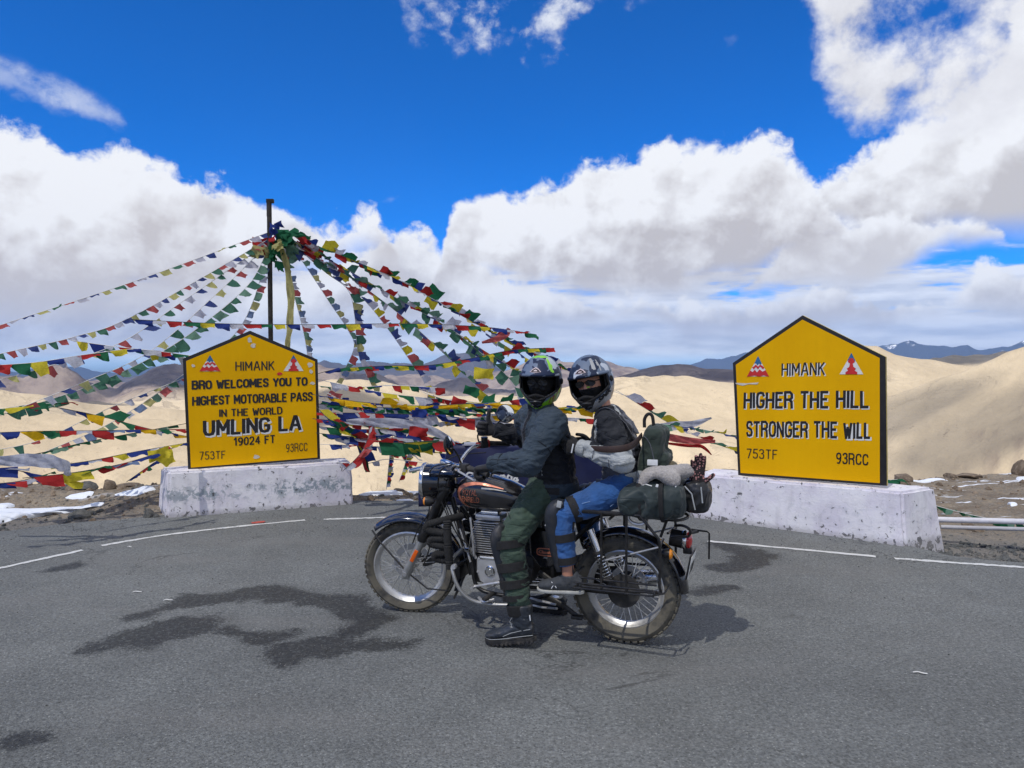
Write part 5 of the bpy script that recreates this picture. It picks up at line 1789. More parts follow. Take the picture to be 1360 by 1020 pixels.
V = []; F = []; n = 40; m = 30
for k in range(n + 1):
    t = .5 - .5 * math.cos(PI * k / n); x = TX0 + (TX1 - TX0) * t
    zc, hz_, w = tank_sec(x)
    for j in range(m):
        a = 2 * PI * j / m; c_, s_ = math.cos(a), math.sin(a); e = 2 / 2.6
        V.append((x, w * abs(c_) ** e * (1 if c_ >= 0 else -1), zc - hz_ * .1 * 0 + hz_ * abs(s_) ** e * (1 if s_ >= 0 else -1)))
for k in range(n):
    for j in range(m):
        l = (j + 1) % m
        F.append((k * m + j, k * m + l, (k + 1) * m + l, (k + 1) * m + j))
F += [tuple(range(m)), tuple(range(n * m, (n + 1) * m))]
tank = MB().add(V, F).build('fuel_tank', m_bpaint, bike, ang=60)


def tank_y2(x, z):
    zc, hz_, w = tank_sec(x)
    u = min(.985, abs(z - zc) / hz_)
    return w * (1 - u ** 2.6) ** (1 / 2.6)


def on_tank(pts_, faces, name, material, out=.0015, parent=None, sy=1):
    return MB().add([(x, sy * (tank_y2(x, z) + out), z) for x, z in pts_], faces).build(name, material, parent or tank, False)


def band(outer, inner, name, material, out):
    """strip between two open curves, wrapped on the tank flank"""
    def rs(c_, k=28):
        P, _ = resample([Vector((a, b_, 0)) for a, b_ in c_], [(1, 1)] * len(c_), 8)
        d = [0]
        for a, b_ in zip(P[:-1], P[1:]): d.append(d[-1] + (b_ - a).length)
        return [(float(np.interp(d[-1] * i_ / k, d, [p.x for p in P])), float(np.interp(d[-1] * i_ / k, d, [p.y for p in P]))) for i_ in range(k + 1)]
    A, Bv = rs(outer), rs(inner)
    V = []
    for p, q in zip(A, Bv):
        for t in (0, .5, 1): V.append((p[0] + (q[0] - p[0]) * t, p[1] + (q[1] - p[1]) * t))
    F = []
    for k in range(len(A) - 1):
        for t in (0, 1): F.append((3 * k + t, 3 * k + t + 1, 3 * k + t + 4, 3 * k + t + 3))
    return on_tank(V, F, name, material, out)


band([(.02, .900), (.12, .925), (.22, .932), (.30, .912), (.338, .870), (.325, .815), (.28, .770), (.235, .752)], [(.02, .896), (.12, .913), (.20, .916), (.275, .897), (.312, .865), (.305, .820), (.27, .780), (.235, .754)], 'tank_stripe', m_copper, .0015)
band([(.00, .884), (.08, .899), (.16, .903)], [(.00, .882), (.08, .891), (.16, .893)], 'tank_stripe', m_alug, .0015)
for line, x0, x1, zb, zt_ in (('ROYAL', .292, .190, .849, .884), ('ENFIELD', .300, .172, .804, .839)):
    Vt, Ft = textmesh(line, off=.012)
    xs = [p[0] for p in Vt]; a0, a1 = min(xs), max(xs)
    arc = lambda t: .006 * math.sin(PI * t)
    P = []
    for x, y in Vt:
        t = (x - a0) / (a1 - a0); P.append((x0 + (x1 - x0) * t, zb + y / .69 * (zt_ - zb) - (0 if line == 'ROYAL' else .0)))
    on_tank(P, Ft, 'lettering', m_copper, .003)
MB().lathe([(.034, 0), (.036, .008), (.030, .014), (.008, .016)], (.17, 0, .962), 'Z', 24).build('filler_cap', m_chrome, tank)
# silvery bits on the tank top under the hand
# engine
eng = MB()
eng.box((.13, 0, .37), (.26, .17, .20), bev=.04).box((-.06, 0, .40), (.22, .16, .17), bev=.04)
eng.loft([(.16, 0, .45), (.155, 0, .66)], [.062, .058], 24)
eng.build('crankcase', m_engb, bike, bevel=0)
fin0 = MB().box((0, 0, 0), (.190, .170, .0052), bev=.0024).mesh('cooling_fin'); fin0.materials.append(m_fin)
for k in range(14):
    o = link('cooling_fin', fin0, None, bike)
    z = .475 + k * .0148
    o.location = (.152 - .004 * (k / 14), 0, z); sc_ = 1 - .02 * (abs(k - 9) / 5); o.scale = (sc_ if k < 10 else .96, sc_, 1)
MB().box((.150, 0, .698), (.175, .135, .038), bev=.014).build('cylinder_head_cover', m_alu, bike)
MB().box((.148, 0, .724), (.12, .08, .022), bev=.009).build('rocker_cover', m_chrome, bike)
# left crankcase cover, aluminium, rounded outline
oc = [(.205, .435), (.19, .458), (.075, .462), (.055, .445), (.020, .40), (.022, .35), (.05, .300), (.085, .272), (.14, .268), (.185, .30), (.205, .36)]
cov = MB().prism(oc, .085, .118).build('crankcase_cover', m_alu, bike, bevel=.010)
MB().lathe([(.034, 0), (.034, .008), (.028, .012), (.026, .008), (.014, .008), (.012, .013), (.004, .014)], (.110, .118, .372), 'Y', 28).build('cover_cap', m_chrome, cov)
for x, z in ((.19, .44), (.07, .45), (.035, .36), (.195, .36), (.09, .285), (.15, .28)):
    MB().cyl((x, .112, z), (x, .1225, z), .0055, 8).build('bolt', m_alu, cov)
MB().box((.128, .1, .452), (.115, .045, .022), bev=.009).build('cover_rib', m_chrome, cov)
MB().loft([(.215, .10, .44), (.225, .115, .475), (.23, .10, .50)], .010, 10).build('breather_pipe', m_alu, bike)
# gearbox cover behind, gear lever, pegs, stands
MB().prism([(.02, .42), (-.12, .44), (-.17, .40), (-.16, .31), (-.05, .28), (.01, .30)], .07, .10).build('gearbox_cover', m_engb, bike, bevel=.01)
MB().loft([(.20, .155, .275), (.13, .165, .295), (.05, .15, .312), (-.02, .13, .318)], [(.007, .008)] * 4, 8, smooth=4).cyl((.205, .13, .272), (.205, .19, .272), .010).build('gear_lever', m_alu, bike)
MB().loft([(.09, .12, .235), (.09, .25, .235), (.09, .26, .237)], [(.018, .012), (.020, .013), (.010, .008)], 10).build('footpeg', m_rub, bike)
MB().loft([(.16, .18, .215), (.10, .24, .215), (.05, .20, .22)], .010, 8, smooth=4).build('heel_plate', m_alu, bike)
for sy in (-1, 1):
    br = MB().loft([(-.22, .12 * sy, .40), (-.33, .15 * sy, .345), (-.38, .17 * sy, .305)], [(.012, .02)] * 3, 8).build('footrest_bracket', m_engb, bike)
    MB().loft([(-.38, .15 * sy, .318), (-.385, .29 * sy, .318), (-.385, .30 * sy, .32)], [(.034, .014), (.034, .014), (.02, .008)], 12).build('footrest', m_alu, br)
MB().loft([(-.12, .12, .24), (-.22, .14, .23), (-.34, .16, .225)], .008, 8).loft([(-.10, .13, .20), (-.26, .17, .20), (-.36, .20, .215)], .007, 8).build('side_stand', m_alu, bike)
MB().loft([(-.26, .10, .25), (-.40, .13, .20), (-.47, .15, .165)], [(.010, .018)] * 3, 8).box((-.475, .16, .165), (.07, .05, .02), bev=.006).build('centre_stand', m_engb, bike)
# exhaust on the far side
MB().loft([(.21, -.06, .62), (.30, -.09, .58), (.33, -.12, .42), (.22, -.14, .27), (.0, -.15, .25), (-.30, -.17, .27)], .021, 14, smooth=6).loft([(-.30, -.18, .27), (-.36, -.19, .28), (-1.0, -.21, .37), (-1.04, -.21, .375)], [.022, .044, .044, .030], 18).build('exhaust', m_chrome, bike)
# side panel with badge
sp_ = [(-.150, .66), (-.20, .675), (-.34, .66), (-.375, .60), (-.36, .50), (-.30, .435), (-.22, .43), (-.16, .50)]
pan = MB().prism(sp_, .095, .128).build('side_panel', m_bpaint, bike, bevel=.012)
MB().prism([(-.15, .66), (-.20, .675), (-.34, .66), (-.375, .60), (-.36, .50), (-.30, .435), (-.22, .43), (-.16, .50)], -.128, -.095).build('side_panel', m_bpaint, bike, bevel=.012)
def ring2(cx, cz, rx, rz, k=28, e=.5):
    return [(cx + rx * abs(math.cos(2 * PI * i_ / k)) ** e * (1 if math.cos(2 * PI * i_ / k) >= 0 else -1), cz + rz * abs(math.sin(2 * PI * i_ / k)) ** e * (1 if math.sin(2 * PI * i_ / k) >= 0 else -1)) for i_ in range(k)]
MB().prism(ring2(-.262, .530, .058, .025), .128, .1305).build('badge', m_copper, pan, False)
MB().prism(ring2(-.262, .530, .050, .018), .1305, .1315).build('badge_field', m_blackm, pan, False)
for wd, x0, x1, zb, h_ in (('Classic', -.219, -.305, .522, .017), ('350', -.250, -.276, .492, .009)):
    Vt, Ft = textmesh(wd, off=.04, shear=.2); xs = [p[0] for p in Vt]; a0, a1 = min(xs), max(xs)
    MB().add([(x0 + (x1 - x0) * (x - a0) / (a1 - a0), .1335, zb + y / .69 * h_) for x, y in Vt], Ft).build('lettering', m_copper if wd == 'Classic' else m_alug, pan, False)
# seats
MB().loft([(-.10, 0, .80), (-.16, 0, .805), (-.28, 0, .80), (-.40, 0, .815), (-.45, 0, .835)], [(.06, .025), (.11, .035), (.14, .042), (.14, .042), (.10, .03)], 20, smooth=4, up=(0, 0, 1)).build('rider_seat', m_seat, bike)
MB().loft([(-.44, 0, .86), (-.48, 0, .87), (-.65, 0, .875), (-.80, 0, .88), (-.85, 0, .88)], [(.07, .02), (.12, .035), (.125, .04), (.11, .035), (.07, .02)], 20, smooth=4, up=(0, 0, 1)).build('pillion_seat', m_seat, bike)
# shock absorbers
for sy in (-1, 1):
    y = .155 * sy; a = Vector((-.548, y, .70)); c_ = Vector((-.668, y, .40)); d_ = (c_ - a).normalized()
    sh0 = MB().cyl(a, a + d_ * .145, .023, 16).build('shock_absorber', m_chrome, bike)
    MB().cyl(a + d_ * .14, c_, .012, 10).cyl(a + d_ * .135, a + d_ * .15, .034, 14).cyl(c_ - d_ * .035, c_ - d_ * .018, .032, 14).build('shock_rod', m_engb, sh0)
    hel = []
    q = d_.to_track_quat('Z', 'Y')
    for k in range(8 * 14):
        w = 2 * PI * k / 14; t = k / (8 * 14)
        hel.append(a + d_ * (.15 + .145 * t) + q @ Vector((.029 * math.cos(w), .029 * math.sin(w), 0)))
    MB().loft(hel, .0048, 6).build('spring', m_chrome, sh0)
# rear mudguard, chain case, tail
fender(-.735, RR_, .375, R(42), R(178), .155, m_bpaint, .42)
MB().loft([(-.05, -.10, .36), (-.35, -.105, .35), (-.76, -.105, .36)], [(.03, .05), (.02, .05), (.025, .07)], 12).build('chain_case', m_blackm, bike)
tl = MB().cyl((-1.00, 0, .66), (-1.075, 0, .648), .052, 26).build('tail_lamp', m_blackm, bike)
MB().lathe([(.053, .0), (.058, -.006), (.060, -.016), (.056, -.026), (.050, -.028)], (-1.072, 0, .648), 'X', 30).build('lamp_ring', m_chrome, tl)
MB().lathe([(.050, 0), (.048, -.020), (.030, -.032), (.004, -.036)], (-1.092, 0, .648), 'X', 26).build('lamp_lens', m_redl, tl)
MB().box((-1.10, 0, .59), (.05, .05, .04), bev=.008).build('plate_bracket', m_blackm, bike)
rp = Matrix.Rotation(R(-10), 3, 'Y') @ Matrix.Rotation(R(0), 3, 'Z')
pl_ = MB().box((-1.128, .02, .515), (.003, .20, .125), rot=rp, bev=.001).build('number_plate', m_plate, bike)
MB().box((-1.120, .02, .515), (.008, .215, .14), rot=rp, bev=.003).build('plate_holder', m_blackm, pl_)
Vt, Ft = textmesh('1109', off=.05); xs = [p[0] for p in Vt]; a0, a1 = min(xs), max(xs)
MB().add([tuple(rp @ Vector((-.0025, .085 - .17 * (x - a0) / (a1 - a0), -.048 + y / .69 * .06)) + Vector((-1.128, .02, .515))) for x, y in Vt], Ft).build('lettering', m_black, pl_, False)
for sy in (-1, 1):
    ind = MB().cyl((-1.0, .06 * sy, .60), (-1.0, .15 * sy, .60), .008).loft([(-.97, .175 * sy, .60), (-1.0, .175 * sy, .60), (-1.025, .175 * sy, .60)], [.012, .030, .032], 16).build('indicator', m_blackm, bike)
    MB().loft([(-1.025, .175 * sy, .60), (-1.037, .175 * sy, .60), (-1.042, .175 * sy, .60)], [.030, .022, .005], 16).build('lens', m_amber, ind)

# luggage frames on both sides
for sy in (-1, 1):
    y = .285 * sy
    lf = MB()
    lf.loft([(-.47, y, .66), (-.50, y, .812), (-.53, y, .828), (-.84, y, .832), (-.88, y, .82), (-.955, y, .735), (-.985, y, .68), (-.985, y, .44), (-.965, y, .405), (-.56, y, .395), (-.515, y, .42), (-.475, y, .50)], .0085, 8, closed=True, smooth=3)
    lf.build('luggage_frame', m_blackm, bike)
    for x in (-.655, -.80): MB().cyl((x, y + .012 * sy, .40), (x, y + .012 * sy, .83), .0075, 8).build('luggage_upright', m_blackm, bike)
    MB().box((-.62, y, .835), (.30, .022, .018), bev=.004).build('luggage_plate', m_blackm, bike)
    sh_ = MB()
    for yy, z in ((y + .105 * sy, .415), (y + .105 * sy, .445), (y + .0, .445)): sh_.cyl((-.52, yy, z), (-.97, yy, z), .006, 8)
    for x in (-.52, -.97): sh_.cyl((x, y, .41), (x, y + .105 * sy, .415), .006, 8)
    sh_.loft([(-.97, y + .10 * sy, .42), (-1.02, y + .05 * sy, .42), (-1.03, y - .06 * sy, .43)], .0055, 8)
    sh_.build('luggage_shelf', m_blackm, bike)
    for a_, b_ in (((-.70, .10 * sy, .80), (-.70, y, .80)), ((-.97, .08 * sy, .66), (-.985, y, .66)), ((-.50, .12 * sy, .46), (-.50, y, .46))): MB().cyl(a_, b_, .008, 8).build('luggage_strut', m_blackm, bike)
    MB().cyl((-.66, y - .02 * sy, .55), (-.985, y - .02 * sy, .66), .006, 8).build('luggage_brace', m_alug, bike)
# rear carrier and its loops
MB().loft([(-.80, .13, .80), (-.96, .13, .79), (-1.06, .11, .785), (-1.10, 0, .785), (-1.06, -.11, .785), (-.96, -.13, .79), (-.80, -.13, .80)], .009, 8, smooth=5).cyl((-.90, .13, .795), (-.90, -.13, .795), .007, 8).cyl((-1.0, .13, .79), (-1.0, -.13, .79), .007, 8).cyl((-1.0, .12, .79), (-.96, .11, .68), .008).build('rear_carrier', m_blackm, bike)
MB().loft([(-1.04, .10, .75), (-1.09, .13, .76), (-1.13, .13, .74), (-1.12, .12, .70), (-1.06, .12, .69), (-1.02, .11, .68)], .008, 8, smooth=5).build('carrier_loop', m_blackm, bike)
MB().loft([(-.81, .20, .835), (-.79, .21, .81), (-.81, .21, .775), (-.86, .21, .765), (-.90, .21, .785)], .010, 8, smooth=5).build('grab_hook', m_alu, bike)
MB().cyl((-1.00, -.02, .655), (-1.12, -.285, .64), .011, 8).loft([(-1.06, -.28, .65), (-1.18, -.28, .645), (-1.19, -.30, .63), (-1.19, -.30, .47)], .006, 8).build('carrier_stay', m_blackm, bike)

# crash guard: bare tubes below, rope-wrapped loops beside the engine
for sy in (-1, 1):
    MB().loft([(.30, .06 * sy, .50), (.325, .20 * sy, .46), (.30, .27 * sy, .40), (.255, .27 * sy, .29), (.18, .24 * sy, .215), (.05, .20 * sy, .19), (-.16, .15 * sy, .20)], .0115, 12, smooth=6).build('crash_guard', m_alug, bike)
    rp_ = [(.32, .08 * sy, .70), (.40, .22 * sy, .69), (.475, .25 * sy, .665), (.48, .26 * sy, .635), (.37, .24 * sy, .615), (.36, .24 * sy, .585), (.45, .25 * sy, .575), (.455, .25 * sy, .545), (.36, .24 * sy, .53), (.36, .24 * sy, .495), (.425, .25 * sy, .48), (.42, .24 * sy, .45), (.33, .22 * sy, .44)]
    P, W = resample([Vector(p) for p in rp_], [(1, 1)] * len(rp_), 12)
    MB().loft(P, [.0215 + .0035 * (k % 2) for k in range(len(P))], 12).build('rope_wrapped_guard', m_rope, bike)
    P, W = resample([Vector(p) for p in [(.345, .25 * sy, .70), (.335, .26 * sy, .55), (.325, .25 * sy, .40)]], [(1, 1)] * 3, 18)
    MB().loft(P, [.024 + .0035 * (k % 2) for k in range(len(P))], 12).build('rope_wrapped_guard', m_rope, bike)
MB().cyl((.30, -.27, .41), (.30, .27, .41), .012, 10).build('crash_guard_crossbar', m_blackm, bike)
MB().cyl((.285, .265, .425), (.285, .29, .425), .016, 12).build('bolt', m_alu, bike)
MB().box((.36, 0, .36), (.05, .17, .16), bev=.015).build('skid_plate', m_blackm, bike)
MB().cyl((.27, .13, .50), (.235, .14, .50), .018, 14).build('horn', m_chrome, bike)
for pts in ([(.33, .10, .62), (.27, .12, .50), (.24, .13, .42)], [(.25, .11, .70), (.23, .12, .58), (.22, .12, .46)]):
    MB().loft(pts, .007, 8, smooth=4).build('pipe', m_alu, bike)


# ================================================================== RIDERS (built in the motorcycle's frame, each a thing of its own)
from mathutils.bvhtree import BVHTree
BVH = {}


def person(label):
    o = empty('person', (BX, BY, 0), BRZ, label, 'person')
    return o


def fabric(name, col, rough=.75, var=.12, bmp=.35, scale=220, fold=14., sheen=.15):
    if name in MATS: return MATS[name]
    m, b = new_mat(name)
    v = coords('Object')
    n1 = noise(v, 7., 5., .6); nf = noise(v, fold * .7, 1.5, .45, 1.0); nw = noise(v, scale, 3., .6)
    dust = step(.55, .8, noise(v, 5., 6., .65)) * .10
    c_ = mixc(dust, scalec(col, lin(n1, .3, .7, 1 - var, 1 + var) * lin(nw, .3, .7, .88, 1.12)), (.28, .25, .21))
    setc(b, 'Base Color', c_); setc(b, 'Roughness', lin(nf, .3, .7, rough - .1, rough + .1))
    b.inputs['Sheen Weight'].default_value = sheen; b.inputs['Sheen Roughness'].default_value = .5
    b.inputs['Specular IOR Level'].default_value = .35
    cre = step(.0, .07, (nf - .5).abs()); cr2 = step(.0, .05, (noise(vmath('MULTIPLY', v, (1., 1., 2.4)), fold * .45, 1., .5, 1.2) - .5).abs())
    bump(b, cr2 * .30 + nf * 1.1 + nw * .03, bmp, .010)
    MATS[name] = m
    return m


f_slate = fabric('slate_blue_shell', (.030, .047, .066), bmp=.7, sheen=.04)
f_dark = fabric('black_shell_fabric', (.009, .011, .016), bmp=.8, sheen=.03)
f_olive = fabric('olive_trouser_cloth', (.038, .066, .046), .8, bmp=.8)
f_jean = fabric('blue_denim', (.024, .090, .26), .85, .30, .5, 300)
f_pale = fabric('pale_grey_shell', (.36, .38, .38), .7, bmp=.7)
f_mid = fabric('charcoal_shell', (.075, .080, .10), .7)
f_glove = fabric('black_glove', (.012, .012, .014), .7, fold=50.)
f_boot = mat('black_boot_leather', (.022, .028, .038), .42, var=.25, dust=.35, bmp=.3, bs=90)
f_sole = mat('boot_sole_rubber', (.018, .019, .022), .8, dust=.4)
f_shoe = mat('grey_shoe_mesh', (.040, .045, .052), .8, dust=.2, bmp=.4, bs=200)
f_shoesole = mat('pale_shoe_sole', (.52, .52, .48), .7, dust=.3)
f_seam = mat('pale_stitching', (.35, .37, .38), .7)
f_pad = mat('knee_guard_shell', (.014, .018, .026), .45, dust=.2)
f_strap = mat('black_elastic_strap', (.010, .010, .011), .85, bmp=.3, bs=250)
f_skin = mat('skin', (.42, .20, .13), .5, var=.10, vs=20, bmp=.15, bs=200)
f_tagw = mat('white_fabric_tag', (.68, .70, .72), .6)
f_neon = mat('neon_green_paint', (.24, .62, .02), .35, coat=.4)
f_brown = mat('brown_leather', (.040, .021, .016), .6, var=.2, bmp=.3)
f_pink = mat('pink_tag', (.65, .08, .14), .6)
f_lining = mat('helmet_lining', (.008, .008, .009), .9)
f_lens = mat('sunglass_lens', (.006, .006, .008), .18, 0, rvar=.02, spec=.4)


def panels(o, fn, mats):
    """give every face of a garment the cloth of the panel it lies in"""
    me = o.data; me.materials.clear()
    for m_ in mats: me.materials.append(m_)
    c_ = np.empty(len(me.polygons) * 3); me.polygons.foreach_get('center', c_)
    idx = fn(c_.reshape(-1, 3)).astype(np.int32)
    me.polygons.foreach_set('material_index', idx)


def hand(name, W, d, n_, t_, curls, thumb, parent, material=None, sc=1.0, side_label=None):
    """W wrist, d towards the fingers, n_ palm normal, t_ towards the thumb; curls in degrees per joint for four fingers"""
    W, d, n_, t_ = (Vector(v_) for v_ in (W, d, n_, t_))
    d.normalize(); n_ = (n_ - d * n_.dot(d)).normalized(); t_ = (t_ - d * t_.dot(d) - n_ * t_.dot(n_)).normalized()
    mb = MB()
    mb.loft([W - d * .05 * sc, W - d * .005 * sc, W + d * .03 * sc, W + d * .07 * sc, W + d * .092 * sc, W + d * .100 * sc], [(.030 * sc, .024 * sc), (.031 * sc, .023 * sc), (.040 * sc, .021 * sc), (.045 * sc, .018 * sc), (.043 * sc, .014 * sc), (.03 * sc, .007 * sc)], 16, up=n_, smooth=3)
    for q, (off, l1, l2, l3, r_) in enumerate(((.032, .044, .027, .022, .0112), (.011, .048, .031, .024, .0115), (-.011, .045, .029, .023, .0110), (-.031, .036, .022, .020, .0100))):
        p = W + d * (.088 - .006 * abs(q - 1)) * sc + t_ * off * sc
        dirn = d.copy(); P = [p - d * .03 * sc, p]; Rd = [r_ * sc, r_ * sc * 1.05]
        cl = curls[q]
        for l_, cf, rr_2 in ((l1, cl[0], 1.0), (l2, cl[1], .95), (l3, cl[2], .86)):
            ax = d.cross(n_).normalized()
            dirn = (Matrix.Rotation(R(cf), 3, ax) @ dirn).normalized()
            p = p + dirn * l_ * sc; P.append(p.copy()); Rd.append(r_ * sc * rr_2)
        P.append(P[-1] + dirn * .006 * sc); Rd.append(r_ * sc * .45)
        mb.loft(P, Rd, 10, smooth=3)
    # thumb: from the side of the palm near its base
    p0 = W + d * .022 * sc + t_ * .022 * sc
    P = [p0]; Rd = [.017 * sc]
    for v_, l_, r_ in zip(thumb, (.040, .032, .026), (.0145, .0125, .0110)):
        vv = (d * v_[0] + n_ * v_[1] + t_ * v_[2]).normalized()
        P.append(P[-1] + vv * l_ * sc); Rd.append(r_ * sc)
    P.append(P[-1] + vv * .006 * sc); Rd.append(.005 * sc)
    mb.loft(P, Rd, 10, smooth=3)
    return fuse(name, mb, .0042, material or f_glove, parent, 3)


def helmet(root, c_, fwd, roll, mats, kind, size=1.0):
    """full-face helmet with raised peak line, wide eye port and vented chin guard; returns the shell"""
    fwd = Vector(fwd).normalized(); left = Vector((0, 0, 1)).cross(fwd).normalized(); up = fwd.cross(left)
    Mr = Matrix((fwd, left, up)).transposed() @ Matrix.Rotation(R(roll), 3, 'X')
    c_ = Vector(c_)
    T = lambda p: c_ + Mr @ (Vector(p) * size)
    na_, ne = 96, 64

    def surf(az, el_, out=0.):
        ca, sa, ce, se = math.cos(az), math.sin(az), math.cos(el_), math.sin(el_)
        ax = .160 if ca > 0 else .150
        x, y, z = ca * ce * ax, sa * ce * .130, se * (.160 if se > 0 else .172)
        f = max(0, ca)
        # chin bar juts forward and tapers
        lowf = max(0., min(1., (-se - .05) / .6)) * f ** 2
        x += .030 * lowf; y *= 1 - .20 * lowf
        if z < -.125 and f < .3: z = -.125 + (z + .125) * .15
        z -= .012 * lowf
        # brow ledge
        br = math.exp(-((el_ - R(20)) / R(9)) ** 2) * f
        x += .010 * br
        v_ = Vector((x, y, z)); return v_ + v_.normalized() * out

    def in_port(az, el_):
        a, e = abs(math.degrees(az)), math.degrees(el_)
        if a > 74: return False
        top = 15 - .05 * a * .5
        bot = -33 + (a / 74) ** 2 * 22
        return bot < e < top

    V = []; F = []; idx = {}
    for j in range(ne + 1):
        e = -PI / 2 + .30 + (PI - .30) * j / ne
        for i_ in range(na_):
            V.append(surf(2 * PI * i_ / na_ - PI, min(e, PI / 2 - 1e-3)))
    for j in range(ne):
        e = -PI / 2 + .30 + (PI - .30) * (j + .5) / ne
        for i_ in range(na_):
            a = 2 * PI * (i_ + .5) / na_ - PI
            if in_port(a, e): continue
            l = (i_ + 1) % na_
            F.append((j * na_ + i_, j * na_ + l, (j + 1) * na_ + l, (j + 1) * na_ + i_))
    sh = MB().add([T(p) for p in V], F)
    me = sh.mesh('helmet', True, 70)
    o = link('helmet', me, mats[0], root)
    sl = o.modifiers.new('s', 'SOLIDIFY'); sl.thickness = .007; sl.offset = -1
    # graphics as paint areas, in helmet coordinates
    inv = Mr.inverted()
    me.materials.clear()
    for m_ in mats: me.materials.append(m_)
    for p in me.polygons:
        q = inv @ (p.center - c_) / size
        a = math.degrees(math.atan2(q.y, q.x)); e = math.degrees(math.atan2(q.z, math.hypot(q.x, q.y)))
        k = 0
        if kind == 'neon':
            if e < -43 + (abs(a) / 74) ** 2 * 24 and abs(a) < 80: k = 1
            elif abs(a - 42) < 7 - .12 * abs(e - 42) and 24 < e < 62: k = 1
            elif e > 66 and abs(a) < 60 and e < 80: k = 1
            if q.z < -.06 and 38 < a < 70 and k == 1 and (int(a / 6) % 2 == 0): k = 2
        else:
            if e < -38 + .30 * abs(a) - 8 and abs(a) < 110: k = 1
            elif abs(a - 34) < 6 - .10 * abs(e - 44) and 28 < e < 62: k = 2
            elif abs(a - 52) < 4 - .08 * abs(e - 40) and 24 < e < 55: k = 2
        p.material_index = k
    # port rim
    rim = []
    for k in range(60):
        t = k / 60
        if t < .5: a = R(-74 + 148 * t * 2); e = R(15 - .025 * abs(math.degrees(a)))
        else: a = R(74 - 148 * (t - .5) * 2); e = R(-33 + (abs(math.degrees(a)) / 74) ** 2 * 22)
        rim.append(T(surf(a, e, .0)))
    MB().loft(rim, .0062, 8, closed=True).build('port_trim', f_lining, o)
    # liner
    V = []; F = []
    for j in range(25):
        e = -PI / 2 + .45 + (PI - .5) * j / 24
        for i_ in range(40):
            a = 2 * PI * i_ / 40; p = surf(a, e, 0) * .90
            p.x *= .93; V.append(T(p))
    for j in range(24):
        for i_ in range(40):
            a = math.degrees((2 * PI * (i_ + .5) / 40 + PI) % (2 * PI) - PI); e = math.degrees(-PI / 2 + .45 + (PI - .5) * (j + .5) / 24)
            if abs(a) < 66 and -24 < e < 16: continue
            F.append((j * 40 + i_, j * 40 + (i_ + 1) % 40, (j + 1) * 40 + (i_ + 1) % 40, (j + 1) * 40 + i_))
    MB().add(V, F).build('lining', f_lining, o)
    # chin guard with vents
    V = []; F = []; nn = 24; mm = 14
    for j in range(mm + 1):
        for i_ in range(nn + 1):
            u = i_ / nn * 2 - 1; w = j / mm
            a = R(36) * u * (1 - .50 * (1 - w)); e = R(-51 + (51 - 30) * w)
            V.append(T(surf(a, e, .004 + .007 * (1 - u * u) * math.sin(PI * min(1, w * 1.1)))))
    for j in range(mm):
        for i_ in range(nn):
            p = j * (nn + 1) + i_; F.append((p, p + 1, p + nn + 2, p + nn + 1))
    cg = MB().add(V, F).build('chin_guard', f_lining, o, ang=70)
    for u0, u1, e0 in ((-20, 20, -34), (-24, -7, -42), (7, 24, -42), (-10, 10, -48)):
        P = [T(surf(R(u0 + (u1 - u0) * k / 8), R(e0 + 2 * math.sin(PI * k / 8)), .014)) for k in range(9)]
        MB().loft(P, .0042, 6).build('vent', f_pad, cg)
    # nose deflector
    MB().loft([T((.140, -.05, -.085)), T((.158, 0, -.072)), T((.140, .05, -.085))], [(.003, .007), (.004, .009), (.003, .007)], 8, smooth=5).build('breath_guard', f_lining, o)
    # peak edge over the port
    P = [T(surf(R(a), R(17.5 - .03 * abs(a)), .004)) for a in range(-80, 81, 8)]
    MB().loft(P, [(.004, .009)] * len(P), 8).build('brow_edge', mats[0], o)
    for sy in (-1, 1):
        MB().lathe([(.004, .006), (.016, .005), (.018, .0), (.018, -.006)], T(surf(R(84 * sy), R(0), .002)), 'X', 18, rot=Mr @ Matrix.Rotation(R(84 * sy), 3, 'Z')).build('visor_pivot', f_lining, o)
    # brow emblem: outlined lozenge
    def patch(poly, name, material, out):
        return MB().add([T(surf(R(a), R(e), out)) for a, e in poly], [tuple(range(len(poly)))]).build(name, material, o, False)
    m_em = mat('pale_pink_print', (.52, .42, .44), .5)
    lz = [(-17, 24), (-9, 31), (0, 35), (9, 31), (17, 24), (0, 22.5)]
    patch(lz, 'emblem', m_em, .003); patch([(a * .80, 26.8 + (e - 27) * .68) for a, e in lz], 'emblem_field', f_lining, .0036)
    patch([(-6, 25.5), (-3, 29), (-1, 27), (0, 30.5), (2, 27), (4, 29), (6, 25.5)], 'emblem_peak', m_em, .0042)
    if kind != 'neon':
        for tx, a0, a1, e0, e1, h_ in (('SMK', 42, 82, -37, -18, 10.5),):
            Vt, Ft = textmesh(tx, off=.05); xs = [p[0] for p in Vt]; x0_, x1_ = min(xs), max(xs)
            P = []
            for x, y in Vt:
                t = (x - x0_) / (x1_ - x0_)
                P.append(T(surf(R(a0 + (a1 - a0) * t), R(e0 + (e1 - e0) * t + y / .69 * h_ - 5), .0025)))
            MB().add(P, Ft).build('lettering', f_lining, o, False)
    # head with face inside
    hm = MB()
    hm.ball(T((.012, 0, -.005)), (.098 * size, .078 * size, .112 * size), 24, rot=Mr)
    hm.ball(T((.040, 0, -.062)), (.050 * size, .048 * size, .052 * size), 18, rot=Mr)
    hm.loft([T((.098, 0, .012)), T((.112, 0, -.012)), T((.122, 0, -.030)), T((.108, 0, -.036))], [.009, .010, .014, .010], 10)
    hm.loft([T((.098, -.045, .022)), T((.106, 0, .024)), T((.098, .045, .022))], [.010, .012, .010], 10)
